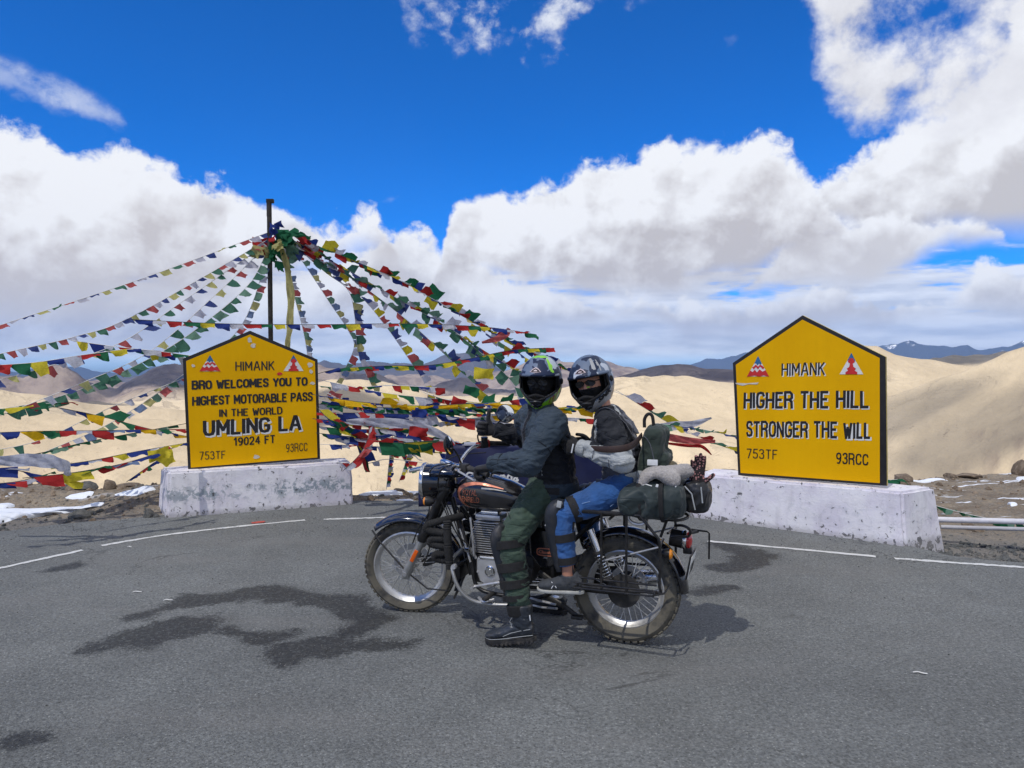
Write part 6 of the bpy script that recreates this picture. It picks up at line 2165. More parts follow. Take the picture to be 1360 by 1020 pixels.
    hm.loft([T((-.01, 0, -.07)), T((-.03, 0, -.17))], [.055, .055], 18)
    for sy in (-1, 1): hm.ball(T((-.005, .082 * sy, -.01)), (.02, .010, .03), 12, rot=Mr)
    for sy in (-1, 1): hm.ball(T((.092, .033 * sy, -.038)), (.018, .020, .016), 12, rot=Mr)
    face = fuse('head', hm, .0045, f_skin, o, 3)
    def fn(cc_):
        q = np.array([(inv @ (Vector(p) - c_) / size)[:] for p in cc_])
        return (q[:, 2] < (-.022 if kind == 'neon' else -.030)).astype(int) | ((q[:, 2] > .045)).astype(int) | ((np.abs(q[:, 1]) > .07)).astype(int) | ((q[:, 2] < .04) & (kind == 'neon')).astype(int)
    panels(face, fn, [f_skin, f_lining])
    for sy in (-1, 1):
        P = [(x, .036 + y) for x, y in [(0, 0)]]
        gl = []
        for k in range(20):
            w = 2 * PI * k / 20
            yy = .034 * sy + .029 * math.cos(w); zz = .002 + .019 * math.sin(w) - .004 * (1 if sy * math.cos(w) > 0 else 0)
            gl.append(T((.117 - 3.2 * yy * yy, yy, zz)))
        gl2 = [p - Mr @ Vector((.004, 0, 0)) for p in gl]
        MB().add(gl + gl2, [tuple(range(20)), tuple(range(39, 19, -1))] + [(k, (k + 1) % 20, (k + 1) % 20 + 20, k + 20) for k in range(20)]).build('sunglass_lens', f_lens, face, False)
        MB().cyl(T((.108, .060 * sy, .008)), T((.02, .086 * sy, .006)), .0028, 6).build('sunglass_arm', f_lining, face)
    MB().cyl(T((.118, -.008, .006)), T((.118, .008, .006)), .003, 6).build('sunglass_bridge', f_lining, face)
    if kind != 'neon':
        MB().box(T((.118, .010, -.022)), (.006, .04, .006), rot=Mr, bev=.002).build('painted_green_reflection', f_neon, face)  # reflection of the front rider's green helmet, painted as a solid bar
    return o


def camo(name, c1, c2, c3, sc=16., seed=0.):
    m, b = new_mat(name)
    v = vmath('ADD', coords('Object'), (seed, seed, seed))
    w = vmath('ADD', v, scalec(vec(noise(v, 9., 3., .6), noise(vmath('ADD', v, (5., 0., 0.)), 9., 3., .6), 0.), .10))
    q = voro(w, sc, 'F1', 1, 1.); r_, g_, b_ = xyz(q)
    c_ = mixc(step(.42, .46, r_), c1, c2)
    c_ = mixc(step(.80, .84, g_), c_, c3)
    setc(b, 'Base Color', c_); b.inputs['Roughness'].default_value = .5; b.inputs['Specular IOR Level'].default_value = .25
    b.inputs['Coat Weight'].default_value = .10; b.inputs['Coat Roughness'].default_value = .08
    return m


m_cam1 = camo('camouflage_helmet_paint', (.012, .022, .060), (.13, .17, .25), (.42, .47, .54), 21.)
m_cam2 = camo('dark_camouflage_helmet_paint', (.014, .024, .056), (.12, .16, .23), (.46, .51, .58), 19., 3.)
m_silver = mat('silver_helmet_paint', (.36, .37, .38), .35, .3, var=.12, vs=8, coat=.4)
m_redp = mat('red_helmet_print', (.35, .05, .02), .4)

# ------------------------------------------------------------------ front rider
rider = person('front rider in slate jacket and olive trousers giving a thumbs up, neon green trimmed helmet')
Lsh, Rsh = Vector((-.335, .185, 1.345)), Vector((-.045, -.165, 1.335))
Lel, Lwr = Vector((-.235, .365, 1.105)), Vector((.005, .335, 1.085))
Rel, Rwr = Vector((.045, -.42, 1.165)), Vector((.235, -.285, 1.222))
chest_up = Vector((.77, .64, 0))
jb = MB()
jb.loft([(-.275, .0, .86), (-.27, .0, .93), (-.262, .0, 1.03), (-.245, .01, 1.14)], [(.185, .150), (.185, .150), (.172, .140), (.180, .145)], 28, up=(1, .25, 0))
jb.loft([(-.25, .01, 1.08), (-.225, .01, 1.20), (-.205, .008, 1.30), (-.195, .005, 1.37), (-.19, .005, 1.40)], [(.175, .140), (.195, .145), (.190, .130), (.120, .10), (.08, .075)], 28, up=chest_up)
jb.capsule(Lsh - Vector((0, 0, .01)), Rsh - Vector((0, 0, .01)), .078, .078, 20)
jb.capsule(Vector((-.25, .05, 1.32)), Vector((-.14, -.05, 1.33)), .105, .10, 20)
for sh_, e_, w_ in ((Lsh, Lel, Lwr), (Rsh, Rel, Rwr)):
    jb.loft([sh_ + (sh_ - e_) * .05, sh_, sh_.lerp(e_, .3), sh_.lerp(e_, .7), e_, e_ + (e_ - sh_) * .04], [.06, .090, .090, .078, .072, .05], 20)
    jb.capsule(e_, e_ + (w_ - e_) * .01, .079, .078, 18)
    jb.loft([e_, e_.lerp(w_, .3), e_.lerp(w_, .75), w_, w_ + (w_ - e_).normalized() * .012], [.072, .073, .060, .050, .044], 20)
jb.loft([(-.19, .005, 1.37), (-.188, .004, 1.42), (-.186, .004, 1.445)], [(.085, .08), (.078, .074), (.07, .066)], 20)
jac = fuse('jacket', jb, .0068, f_slate, rider, 7, folds(.0095, (8, 8, 19), 3.1))


def fn(cc_):
    x, y, z = cc_.T
    side = (z < 1.20) & (z > .97) & (y < .24) & (x < -.12)
    dark = side | ((z < 1.0) & (z > .955) & (y < .25)) | ((y < -.22) & (x > -.1)) | ((x - .77 * 0 > -.16) & (np.abs((x + .12) * .64 - (y - .09) * .77) < .035) & (z > 1.1) & (y > -.1))
    return dark.astype(int)


panels(jac, fn, [f_slate, f_dark])
MB().loft([(-.275, .0, .885), (-.275, .0, .90), (-.272, .0, .935), (-.272, .0, .945)], [(.190, .155), (.194, .160), (.192, .158), (.186, .152)], 32, up=(1, .25, 0)).build('hem', f_slate, jac)
MB().box((-.30, .187, .918), (.135, .010, .040), rot=Matrix.Rotation(R(4), 3, 'Z'), bev=.004).build('hem_tab', f_strap, jac)
MB().loft([(-.255, .171, .99), (-.252, .172, 1.05), (-.25, .173, 1.09)], [.0028] * 3, 6).build('reflective_piping', f_seam, jac)
def seam(pts, parent, material=None, r_=.0022, name='seam'):
    MB().loft(snap(pts, parent, .0006), r_, 5, smooth=5).build(name, material or f_dark, parent)


def snap(pts, garment, out=.001, near=None):
    """carry points onto the surface of a garment"""
    key = garment.name
    if key not in BVH:
        me = garment.data
        BVH[key] = BVHTree.FromPolygons([v_.co.copy() for v_ in me.vertices], [tuple(p.vertices) for p in me.polygons])
    R_ = []
    for p in pts:
        loc, nrm_, _, _ = BVH[key].find_nearest(Vector(p))
        R_.append(loc + nrm_ * out)
    return R_


def dense(pts, k=6):
    P, _ = resample([Vector(p) for p in pts], [(1, 1)] * len(pts), k)
    return P


def on_limb(a, b_, r_, t0, t1, ang, k=8, ref=(0, 0, 1), out=.0):
    """a line along a limb at a set angle round it"""
    a, b_ = Vector(a), Vector(b_); d = (b_ - a).normalized(); u = (Vector(ref) - d * d.dot(Vector(ref))).normalized(); v_ = d.cross(u)
    P = []
    for q in range(k + 1):
        t = t0 + (t1 - t0) * q / k; rr = (r_[0] + (r_[1] - r_[0]) * t) + out
        P.append(a.lerp(b_, t) + (u * math.cos(R(ang)) + v_ * math.sin(R(ang))) * rr)
    return P


def round_limb(a, b_, t, r_, k=20):
    a, b_ = Vector(a), Vector(b_); d = (b_ - a).normalized(); u = d.orthogonal().normalized(); v_ = d.cross(u); c_ = a.lerp(b_, t)
    return [c_ + (u * math.cos(2 * PI * q / k) + v_ * math.sin(2 * PI * q / k)) * r_ for q in range(k)]


for a_, b_, r0, r1, tl_ in ((Lsh, Lel, .092, .078, (.18, .62)), (Lel, Lwr, .076, .054, (.25, .70))):
    for t in tl_: MB().loft(round_limb(a_, b_, t, r0 + (r1 - r0) * t - .001), .0026, 5, closed=True).build('seam', f_dark, jac)
seam(on_limb(Lel, Lwr, (.074, .052), .1, .95, 100), jac); seam(on_limb(Lel, Lwr, (.074, .052), .1, .95, -60), jac)
seam(on_limb(Lsh, Lel, (.092, .078), .05, .95, 80), jac)
MB().loft(snap(dense([(-.10, .09, 1.38), (-.09, .10, 1.30), (-.09, .10, 1.20), (-.11, .09, 1.08), (-.13, .07, .96)]), jac, .001), .0030, 6).build('zip', f_mid, jac)

for k, w_ in enumerate((Lwr, Rwr)):
    e_ = (Lel, Rel)[k]; d_ = (w_ - e_).normalized()
    MB().loft([w_ - d_ * .035, w_ - d_ * .03, w_ + d_ * .012, w_ + d_ * .016], [.048, .053, .050, .042], 18).build('cuff', f_slate if k == 0 else f_dark, jac)
# body under the clothes, one continuous figure
bb = MB()
bb.loft([(-.27, 0, .84), (-.26, 0, 1.0), (-.22, 0, 1.25), (-.20, 0, 1.36)], [(.14, .10), (.13, .10), (.15, .11), (.10, .08)], 20, up=(1, .3, 0))
bb.loft([(-.195, .003, 1.33), (-.19, .002, 1.47)], [.055, .052], 16)
bb.capsule(Lsh, Rsh, .05, .05, 14)
for sh_, e_, w_ in ((Lsh, Lel, Lwr), (Rsh, Rel, Rwr)): bb.loft([sh_, e_], [.05, .04], 12); bb.loft([e_, w_], [.04, .028], 12); bb.ball(e_, .041, 12)
LEG = {1: [Vector((-.24, .105, .905)), Vector((-.092, .285, .635)), Vector((-.178, .325, .16))], -1: [Vector((-.24, -.105, .905)), Vector((-.04, -.285, .62)), Vector((-.16, -.325, .16))]}
for s_ in (1, -1):
    h_, k_, a_ = LEG[s_]
    bb.loft([h_, k_], [.075, .05], 14); bb.ball(k_, .051, 12); bb.loft([k_, a_], [.05, .030], 14); bb.ball(a_, .030, 12)
fuse('body', bb, .009, f_skin, rider, 3)
# trousers
tb = MB()
tb.loft([(-.26, 0, .82), (-.26, 0, .88), (-.265, 0, .95)], [(.16, .125), (.175, .14), (.165, .13)], 24, up=(1, 0, 0))
for s_ in (1, -1):
    h_, k_, a_ = LEG[s_]
    tb.loft([h_ + Vector((-.04, 0, .02)), h_, h_.lerp(k_, .35), h_.lerp(k_, .7), k_ + Vector((-.01, 0, .0))], [.09, .104, .098, .088, .080], 22)
    tb.capsule(k_, k_ + Vector((0, 0, -.01)), .079, .077, 18)
    tb.loft([k_, k_.lerp(a_, .25), k_.lerp(a_, .55), k_.lerp(a_, .80), k_.lerp(a_, .85)], [.078, .077, .072, .070, .064], 20)
tro = fuse('trousers', tb, .0068, f_olive, rider, 4, folds(.0095, (8, 8, 17), 7.7))
# pocket seams, belt loops
MB().loft([(-.19, .215, .86), (-.155, .245, .80), (-.125, .27, .745)], .0022, 5).loft([(-.08, .30, .80), (-.13, .315, .70)], .0022, 5).build('seam', f_dark, tro)
# knee guards, straps
for s_ in (1, -1):
    h_, k_, a_ = LEG[s_]
    d_ = (a_ - k_).normalized()
    kg = None
    pad = MB().loft([k_ + Vector((.045, .012 * s_, .085)), k_ + Vector((.062, .012 * s_, .04)), k_ + Vector((.066, .012 * s_, -.02)), k_ + Vector((.054, .012 * s_, -.10)), k_ + Vector((.026, .014 * s_, -.22)), k_ + Vector((.000, .016 * s_, -.34))],
                    [(.050, .020), (.074, .044), (.076, .050), (.068, .044), (.058, .036), (.044, .026)], 18, smooth=4, up=(1, 0, .1))
    kg = pad.build('knee_guard', f_pad, rider)
    for dz, rr_2, hh in ((.03, .093, .050), (.165, .090, .055), (.265, .086, .050), (.345, .080, .035)):
        c0 = k_ + d_ * dz; q = Vector((.012, 0, .0))
        MB().loft([c0 - d_ * hh / 2 + q, c0 - d_ * hh * .45 + q, c0 + d_ * hh * .45 + q, c0 + d_ * hh / 2 + q], [rr_2 - .006, rr_2 + .003, rr_2 + .003, rr_2 - .006], 24).build('strap', f_strap, kg)
    MB().box(k_ + Vector((.075, .055 * s_, -.085)), (.035, .004, .016), rot=Matrix.Rotation(R(-40), 3, 'Y'), bev=.001).build('tag', f_tagw, kg)
    for dz in (.03, -.035): MB().ball(k_ + Vector((.075, .058 * s_, dz)), .006, 8).build('rivet', f_seam, kg)


def footwear(name, ankle, toe, heel_z, toe_z, root, upper, sole_m, L=.295, W=.105, high=.10, sole_t=.026, lugs=True, rocker=0.):
    """shaped foot: ankle point, unit direction towards the toe"""
    toe = Vector(toe).normalized(); sd_ = Vector((0, 0, 1)).cross(toe)
    a = Vector(ankle); hx = -.085
    pitch = math.atan2(toe_z - heel_z, L * .9)
    B0 = a + toe * hx; B0.z = heel_z
    Rm = Matrix((toe * math.cos(pitch) + Vector((0, 0, math.sin(pitch))), sd_, toe * -math.sin(pitch) + Vector((0, 0, math.cos(pitch))))).transposed()
    P = lambda x, y, z: B0 + Rm @ Vector((x * L, y, z))
    mb = MB()
    mb.loft([P(.03, 0, .045 + sole_t), P(.12, 0, .05 + sole_t), P(.35, 0, .05 + sole_t), P(.60, 0, .038 + sole_t), P(.80, 0, .032 + sole_t), P(.93, 0, .026 + sole_t), P(.985, 0, .020 + sole_t)],
            [(.030, .035), (.038, .045), (.038, .050), (.046, .036), (.048, .028), (.040, .022), (.022, .012)], 20, up=(0, 0, 1), smooth=3)
    top = a + Vector((0, 0, high))
    mb.loft([P(.20, 0, .03 + sole_t), P(.24, 0, .075 + sole_t), a + Vector((0, 0, .01)), top], [(.038, .060), (.038, .058), (.042 + .008 * lugs, .052 + .008 * lugs), (.044 + .010 * lugs, .050 + .010 * lugs)], 20, up=toe, smooth=3)
    o = fuse(name, mb, .0048, upper, root, 4, folds(.0016, (26, 26, 40), 2.))
    out = []
    for k in range(36):
        w = 2 * PI * k / 36; x = .5 + .5 * math.cos(w)
        wd = np.interp(x, [0, .05, .25, .45, .70, .88, .97, 1.0], [.0, .030, .036, .037, .050, .044, .026, .0])
        out.append((x * (L + .012) - .004, wd * (1 if math.sin(w) >= 0 else -1)))
    V = [B0 + Rm @ Vector((x, y, z + (rocker * max(0, x / L - .7) ** 2))) for z in (.004, sole_t * .6, sole_t + .006) for x, y in [(xx * (1. if z > .005 else .985), yy * (1.08 if z > .005 else .96)) for xx, yy in out]]
    n = 36
    F = [tuple(range(n)), tuple(reversed(range(2 * n, 3 * n)))] + [(r_ * n + k, r_ * n + (k + 1) % n, (r_ + 1) * n + (k + 1) % n, (r_ + 1) * n + k) for r_ in (0, 1) for k in range(n)]
    so = MB().add(V, F).build('sole', sole_m, o, ang=50)
    if lugs:
        mb = MB()
        for k in range(11):
            x = .02 + k * .026
            if .105 < x < .145: continue
            wd = np.interp(x / L, [0, .25, .45, .70, .9, 1.0], [.032, .036, .036, .050, .04, .02])
            for s_ in (-1, 1): mb.box(B0 + Rm @ Vector((x, s_ * wd * .80, .008)), (.016, wd * .55, .022), rot=Rm, bev=.003)
        mb.build('tread', sole_m, so, kind='stuff')
    return o, P, Rm, sd_


bt, P, Rm, sd_ = footwear('boot', (-.185, .325, .125), (1, .10, 0), .045, .004, rider, f_boot, f_sole, .31, high=.135)
MB().loft([P(.05, .040, .085), P(.25, .043, .080), P(.45, .044, .070), P(.60, .050, .055)], .0018, 5).loft([P(.02, .034, .048), P(.3, .044, .046), P(.6, .054, .042), P(.85, .048, .040), P(.97, .02, .040)], .0020, 5, smooth=4).loft([P(.40, .040, .10), P(.43, .040, .14), P(.35, .044, .17)], .0018, 5).build('stitching', f_seam, bt)
MB().lathe([(.017, 0), (.017, .005), (.004, .006)], P(.19, .043, .145), 'Y', 20, rot=Rm).build('badge_ring', f_seam, bt)
MB().lathe([(.014, 0), (.014, .0068), (.004, .007)], P(.19, .043, .145), 'Y', 20, rot=Rm).build('badge_field', f_strap, bt)
MB().prism([(-.007, -.008), (-.004, .002), (-.006, .004), (0, .011), (.006, .004), (.004, .002), (.007, -.008), (.002, -.004), (-.002, -.004)], .0072, .0080, mtx=Matrix.Translation(P(.19, .043, .145)) @ Rm.to_4x4()).build('badge_figure', mat('yellow_print', (.65, .68, .02), .5), bt, False)
MB().box(P(.03, .03, .15), (.006, .012, .032), rot=Rm, bev=.002).build('pull_tab', f_tagw, bt)
for k in range(5): MB().cyl(P(.42 + .045 * k, .02, .115 - .011 * k), P(.44 + .045 * k, -.02, .117 - .011 * k), .0028, 6).build('lace', f_seam, bt)
MB().loft([P(.275, 0, .165), P(.275, 0, .175), P(.28, 0, .225), P(.28, 0, .232)], [(.056, .062), (.060, .066), (.060, .066), (.052, .058)], 22, up=(1, 0, 0)).build('boot_collar', f_strap, bt)
footwear('boot', (-.18, -.325, .105), (1, -.08, 0), .0, .0, rider, f_boot, f_sole, .31, high=.13)
# hands
gp = STEER @ Vector((.165, .388, 1.076))
hw = gp + Vector((-.082, -.006, .030))
hand('left_glove', hw, (1, -.05, -.10), (0, 0, -1), (0, -1, 0), [(50, 70, 45), (58, 72, 45), (62, 72, 45), (66, 72, 45)], [(.7, .5, .6), (.6, .8, -.1), (.3, .9, -.3)], rider, None, 1.08)
d_ = (Rwr - Rel).normalized()
hand('right_glove', Rwr + d_ * .01, (.96, .12, .12), (-.10, 1, .0), (0, -.05, 1), [(88, 98, 60), (88, 98, 60), (88, 98, 60), (88, 98, 60)], [(.45, .15, .8), (.05, -.02, 1), (-.05, -.05, 1)], rider, None, 1.18)
for k, (w_, e_) in enumerate(((hw, Lel), (Rwr, Rel))):
    dd = (w_ - e_).normalized()
    MB().loft([w_ - dd * .07, w_ - dd * .06, w_ - dd * .005, w_ + dd * .012], [.036, .041, .038, .030], 18).build('glove_cuff', f_strap, rider)
helmet(rider, (-.190, .0, 1.575), (-.10, 1.0, -.06), 0, [m_cam1, f_neon, m_redp], 'neon', 1.02)

# ------------------------------------------------------------------ pillion
pil = person('rear passenger in grey and black jacket and blue jeans, silver-chinned helmet, tan skin at ankle')
pLs, pRs = Vector((-.655, .175, 1.335)), Vector((-.60, -.175, 1.345))
pLe, pLw = Vector((-.775, .275, 1.130)), Vector((-.505, .205, 1.190))
pRe, pRw = Vector((-.70, -.30, 1.13)), Vector((-.47, -.20, 1.17))
jb = MB()
jb.loft([(-.735, .0, .945), (-.725, .0, 1.0), (-.705, .0, 1.10), (-.67, .0, 1.20), (-.640, .0, 1.30), (-.62, 0, 1.365)], [(.165, .145), (.160, .135), (.150, .125), (.168, .130), (.160, .115), (.09, .08)], 28, up=(1, .1, .1))
jb.capsule(pLs, pRs, .072, .072, 20)
for sh_, e_, w_ in ((pLs, pLe, pLw), (pRs, pRe, pRw)):
    jb.loft([sh_ + (sh_ - e_) * .06, sh_, sh_.lerp(e_, .3), sh_.lerp(e_, .7), e_], [.05, .080, .080, .068, .060], 20)
    jb.capsule(e_, e_ + (w_ - e_) * .01, .061, .060, 18)
    jb.loft([e_, e_.lerp(w_, .3), e_.lerp(w_, .75), w_, w_ + (w_ - e_).normalized() * .012], [.060, .060, .052, .046, .040], 20)
jb.loft([(-.62, 0, 1.34), (-.60, 0, 1.40), (-.595, 0, 1.42)], [(.085, .08), (.074, .070), (.066, .062)], 20)
pj = fuse('jacket', jb, .0068, f_pale, pil, 4, folds(.0085, (10, 10, 20), 9.3))
PE, PW, PS = np.array(pLe), np.array(pLw), np.array(pLs)


def fnp(cc_):
    x, y, z = cc_.T
    out = np.zeros(len(x), int)
    arm = (np.abs(y) > .17)
    up_arm = (z > 1.215)
    out[(z < 1.10) & ~((np.abs(y) > .19))] = 2          # lower torso charcoal
    out[(z >= 1.10) & (x < -.70) & (np.abs(y) < .155)] = 2
    front = (x > -.60) & (z > 1.10) & (np.abs(y) < .16)
    out[front] = 2
    chev = ((x > -.66) & (z > 1.12) & (y > .03) & (np.abs((z - 1.27) + (x + .56) * 1.3) < .038))
    shoulder = (z > 1.215) & (x > -.80) & (x < -.575) & (np.abs(y) > .03)
    out[shoulder] = 1
    piping = shoulder & (x < -.765)
    out[(x < -.80) & (z > 1.0) & (np.abs(y) < .19)] = 1
    out[chev & (x > -.605)] = 0
    out[(z < .985)] = 0
    return out


panels(pj, fnp, [f_pale, f_dark, f_mid])
for t in (.22, .60): MB().loft(round_limb(pLe, pLw, t, .060 - .010 * t), .0022, 5, closed=True).build('seam', f_mid, pj)
seam(on_limb(pLe, pLw, (.061, .050), .1, .95, 70), pj, f_mid)
blt = MB().loft([(-.735, .0, .955), (-.735, .0, .965), (-.728, .0, 1.015), (-.725, 0, 1.022)], [(.166, .148), (.172, .154), (.166, .146), (.158, .138)], 34, up=(1, .1, .1)).build('waistband', f_pale, pj)
MB().box((-.735, .173, .995), (.062, .008, .044), rot=Matrix.Rotation(R(8), 3, 'Y'), bev=.003).build('belt_patch', f_strap, blt)
MB().box((-.615, .150, .985), (.075, .008, .034), rot=Matrix.Rotation(R(-22), 3, 'Z'), bev=.003).build('belt_tab', f_mid, blt)
for k, (w_, e_) in enumerate(((pLw, pLe), (pRw, pRe))):
    dd = (w_ - e_).normalized()
    MB().loft([w_ - dd * .04, w_ - dd * .034, w_ + dd * .010, w_ + dd * .014], [.046, .051, .049, .042], 18).build('cuff', f_pale, pj)
bb = MB()
bb.loft([(-.735, 0, .90), (-.72, 0, 1.05), (-.67, 0, 1.25), (-.62, 0, 1.36)], [(.13, .09), (.11, .09), (.13, .09), (.08, .07)], 20, up=(1, 0, .2))
bb.loft([(-.61, 0, 1.33), (-.575, 0, 1.47)], [.05, .05], 16); bb.capsule(pLs, pRs, .045, .045, 14)
for sh_, e_, w_ in ((pLs, pLe, pLw), (pRs, pRe, pRw)): bb.loft([sh_, e_], [.045, .035], 12); bb.loft([e_, w_], [.035, .026], 12); bb.ball(e_, .036, 12)
PLEG = {1: [Vector((-.755, .105, .955)), Vector((-.405, .275, .800)), Vector((-.455, .275, .435))], -1: [Vector((-.755, -.105, .955)), Vector((-.405, -.275, .800)), Vector((-.455, -.275, .435))]}
for s_ in (1, -1):
    h_, k_, a_ = PLEG[s_]
    bb.loft([h_, k_], [.07, .045], 14); bb.ball(k_, .046, 12); bb.loft([k_, k_.lerp(a_, .3), a_.lerp(k_, .25), a_, a_ + Vector((0, 0, -.03))], [.046, .050, .040, .036, .036], 16)
fuse('body', bb, .007, f_skin, pil, 3)
tb = MB()
tb.loft([(-.755, 0, .90), (-.755, 0, .94), (-.75, 0, .99)], [(.150, .13), (.160, .14), (.145, .12)], 24, up=(1, 0, 0))
for s_ in (1, -1):
    h_, k_, a_ = PLEG[s_]
    tb.loft([h_ + Vector((-.05, 0, .0)), h_ + Vector((-.0, 0, .0)), h_.lerp(k_, .35), h_.lerp(k_, .7), k_], [.08, .098, .092, .080, .070], 22)
    tb.capsule(k_, k_ + Vector((0, 0, -.005)), .069, .066, 18)
    tb.loft([k_, k_.lerp(a_, .3), k_.lerp(a_, .6), k_.lerp(a_, .80)], [.067, .068, .060, .052], 20)
je = fuse('jeans', tb, .0066, f_jean, pil, 5, folds(.0048, (11, 11, 18), 5.5))
MB().loft([(-.78, .205, .93), (-.66, .245, .91), (-.54, .30, .88)], .0016, 5).loft([(-.80, .19, .96), (-.735, .215, .90), (-.69, .23, .86)], .0016, 5).build('stitching', mat('pale_denim_thread', (.22, .34, .55), .8), je)
for s_ in (1, -1):
    h_, k_, a_ = PLEG[s_]
    d_ = (a_ - k_).normalized(); u_ = (h_ - k_).normalized()
    kg = MB().loft([k_ + Vector((-.03, .01 * s_, .070)), k_ + Vector((.014, .012 * s_, .050)), k_ + Vector((.036, .012 * s_, .0)), k_ + Vector((.034, .012 * s_, -.09)), k_ + Vector((.022, .010 * s_, -.18)), k_ + Vector((.006, .008 * s_, -.28)), k_ + Vector((.000, .008 * s_, -.33))],
                   [(.044, .024), (.062, .046), (.068, .056), (.060, .052), (.052, .046), (.042, .034), (.030, .020)], 18, smooth=4, up=(1, 0, .3)).build('knee_guard', f_pad, pil)
    for c0, dd, rr_2, hh in ((k_ + u_ * .085, u_, .078, .050), (k_ + d_ * .13, d_, .070, .050), (k_ + d_ * .265, d_, .060, .045)):
        MB().loft([c0 - dd * hh / 2, c0 - dd * hh * .45, c0 + dd * hh * .45, c0 + dd * hh / 2], [rr_2 - .006, rr_2 + .003, rr_2 + .003, rr_2 - .006], 24).build('strap', f_strap, kg)
    MB().box(k_ + Vector((.062, .052 * s_, -.06)), (.034, .004, .020), rot=Matrix.Rotation(R(-38), 3, 'Y'), bev=.001).build('tag', f_tagw, kg)
    MB().box(k_ + Vector((-.012, .070 * s_, .075)), (.028, .006, .040), rot=Matrix.Rotation(R(-10), 3, 'Y'), bev=.003).build('buckle', f_seam, kg)
    for dz in (.03, -.02): MB().ball(k_ + Vector((.045, .056 * s_, dz)), .005, 8).build('rivet', f_seam, kg)
    sh_, P, Rm, sd_ = footwear('shoe', (-.46 + .0, .275 * s_, .395), (1, .05 * s_, 0), .345, .335, pil, f_shoe, f_shoesole, .275, high=.055, sole_t=.015, lugs=False, rocker=.06)
    sy = 1 if s_ > 0 else -1
    for k in range(5): MB().cyl(P(.36 + .06 * k, .030 * sy, .100 - .012 * k), P(.39 + .06 * k, -.022 * sy, .104 - .012 * k), .0026, 6).build('lace', f_tagw, sh_)
    MB().loft([P(.55, .045 * sy, .040), P(.60, .043 * sy, .060), P(.66, .038 * sy, .072)], .0022, 5).loft([P(.66, .048 * sy, .036), P(.60, .043 * sy, .060)], .0022, 5).build('side_stripe', f_tagw, sh_)
# hands at the rider's waist
for s_, w_, e_ in ((1, pLw, pLe), (-1, pRw, pRe)):
    dd = (w_ - e_).normalized()
    hand('glove', w_ + dd * .006, (1, -.12 * s_, .0), (0, -s_, -.1), (.1, 0, 1), [(28, 34, 22), (32, 36, 22), (36, 38, 24), (40, 40, 24)], [(.6, .3, .7), (.9, .2, .35), (1, .2, .1)], pil, None, .95)
MB().box((-.468, .252, 1.19), (.008, .004, .055), rot=Matrix.Rotation(R(-12), 3, 'Y'), bev=.001).build('glove_tag', f_tagw, pil)
helmet(pil, (-.515, .0, 1.575), (.10, 1.0, -.10), 10, [m_cam2, m_silver, m_silver], 'silver', 1.03)

# ------------------------------------------------------------------ backpack on the passenger's back
m_bp = fabric('dark_green_pack_cloth', (.022, .035, .028), .75, fold=10.)
bp = empty('backpack', (BX, BY, 0), BRZ, 'dark green backpack with a top loop and a white patch on the rear passenger', 'backpack')
V = MB(); V.box((-.895, .0, 1.155), (.125, .27, .33), rot=Matrix.Rotation(R(-9), 3, 'Y'), bev=.05)
V.box((-.955, .0, 1.09), (.07, .20, .17), rot=Matrix.Rotation(R(-9), 3, 'Y'), bev=.03)
bpb = fuse('pack_body', V, .007, m_bp, bp, 6, folds(.006, (14, 14, 10), 4.))
MB().loft([(-.845, .02, 1.305), (-.845, .02, 1.355), (-.865, .02, 1.385), (-.89, .02, 1.375), (-.90, .02, 1.31)], [(.010, .005)] * 5, 8, smooth=5).build('carry_loop', f_strap, bp)
MB().box((-.915, .138, 1.115), (.060, .004, .034), bev=.001).build('white_patch', f_tagw, bp)
MB().loft([(-.86, .135, 1.27), (-.90, .137, 1.22), (-.93, .137, 1.10)], .003, 6, smooth=4).build('zip', f_mid, bp)
MB().box((-.845, .150, 1.045), (.03, .008, .04), bev=.002).build('buckle', f_seam, bp)
for s_ in (1, -1):
    MB().loft(snap(dense([(-.82, .09 * s_, 1.27), (-.765, .10 * s_, 1.345), (-.70, .105 * s_, 1.395), (-.62, .11 * s_, 1.415), (-.555, .11 * s_, 1.37), (-.528, .12 * s_, 1.27), (-.545, .135 * s_, 1.14)], 5), pj, .004), [(.021, .005)] * 31, 8).build('shoulder_strap', f_mid, bp)
MB().loft([(-.85, .13, 1.27), (-.835, .24, 1.235), (-.80, .305, 1.215), (-.73, .325, 1.205), (-.65, .300, 1.20), (-.585, .262, 1.20), (-.55, .24, 1.20)], [(.005, .018), (.005, .020), (.005, .020), (.005, .020), (.005, .018), (.004, .013), (.003, .008)], 10, smooth=5, up=(0, 0, 1)).build('brown_side_strap', f_brown, bp)
MB().box((-.545, .245, 1.202), (.010, .010, .034), bev=.003).build('pink_tag', f_pink, bp)

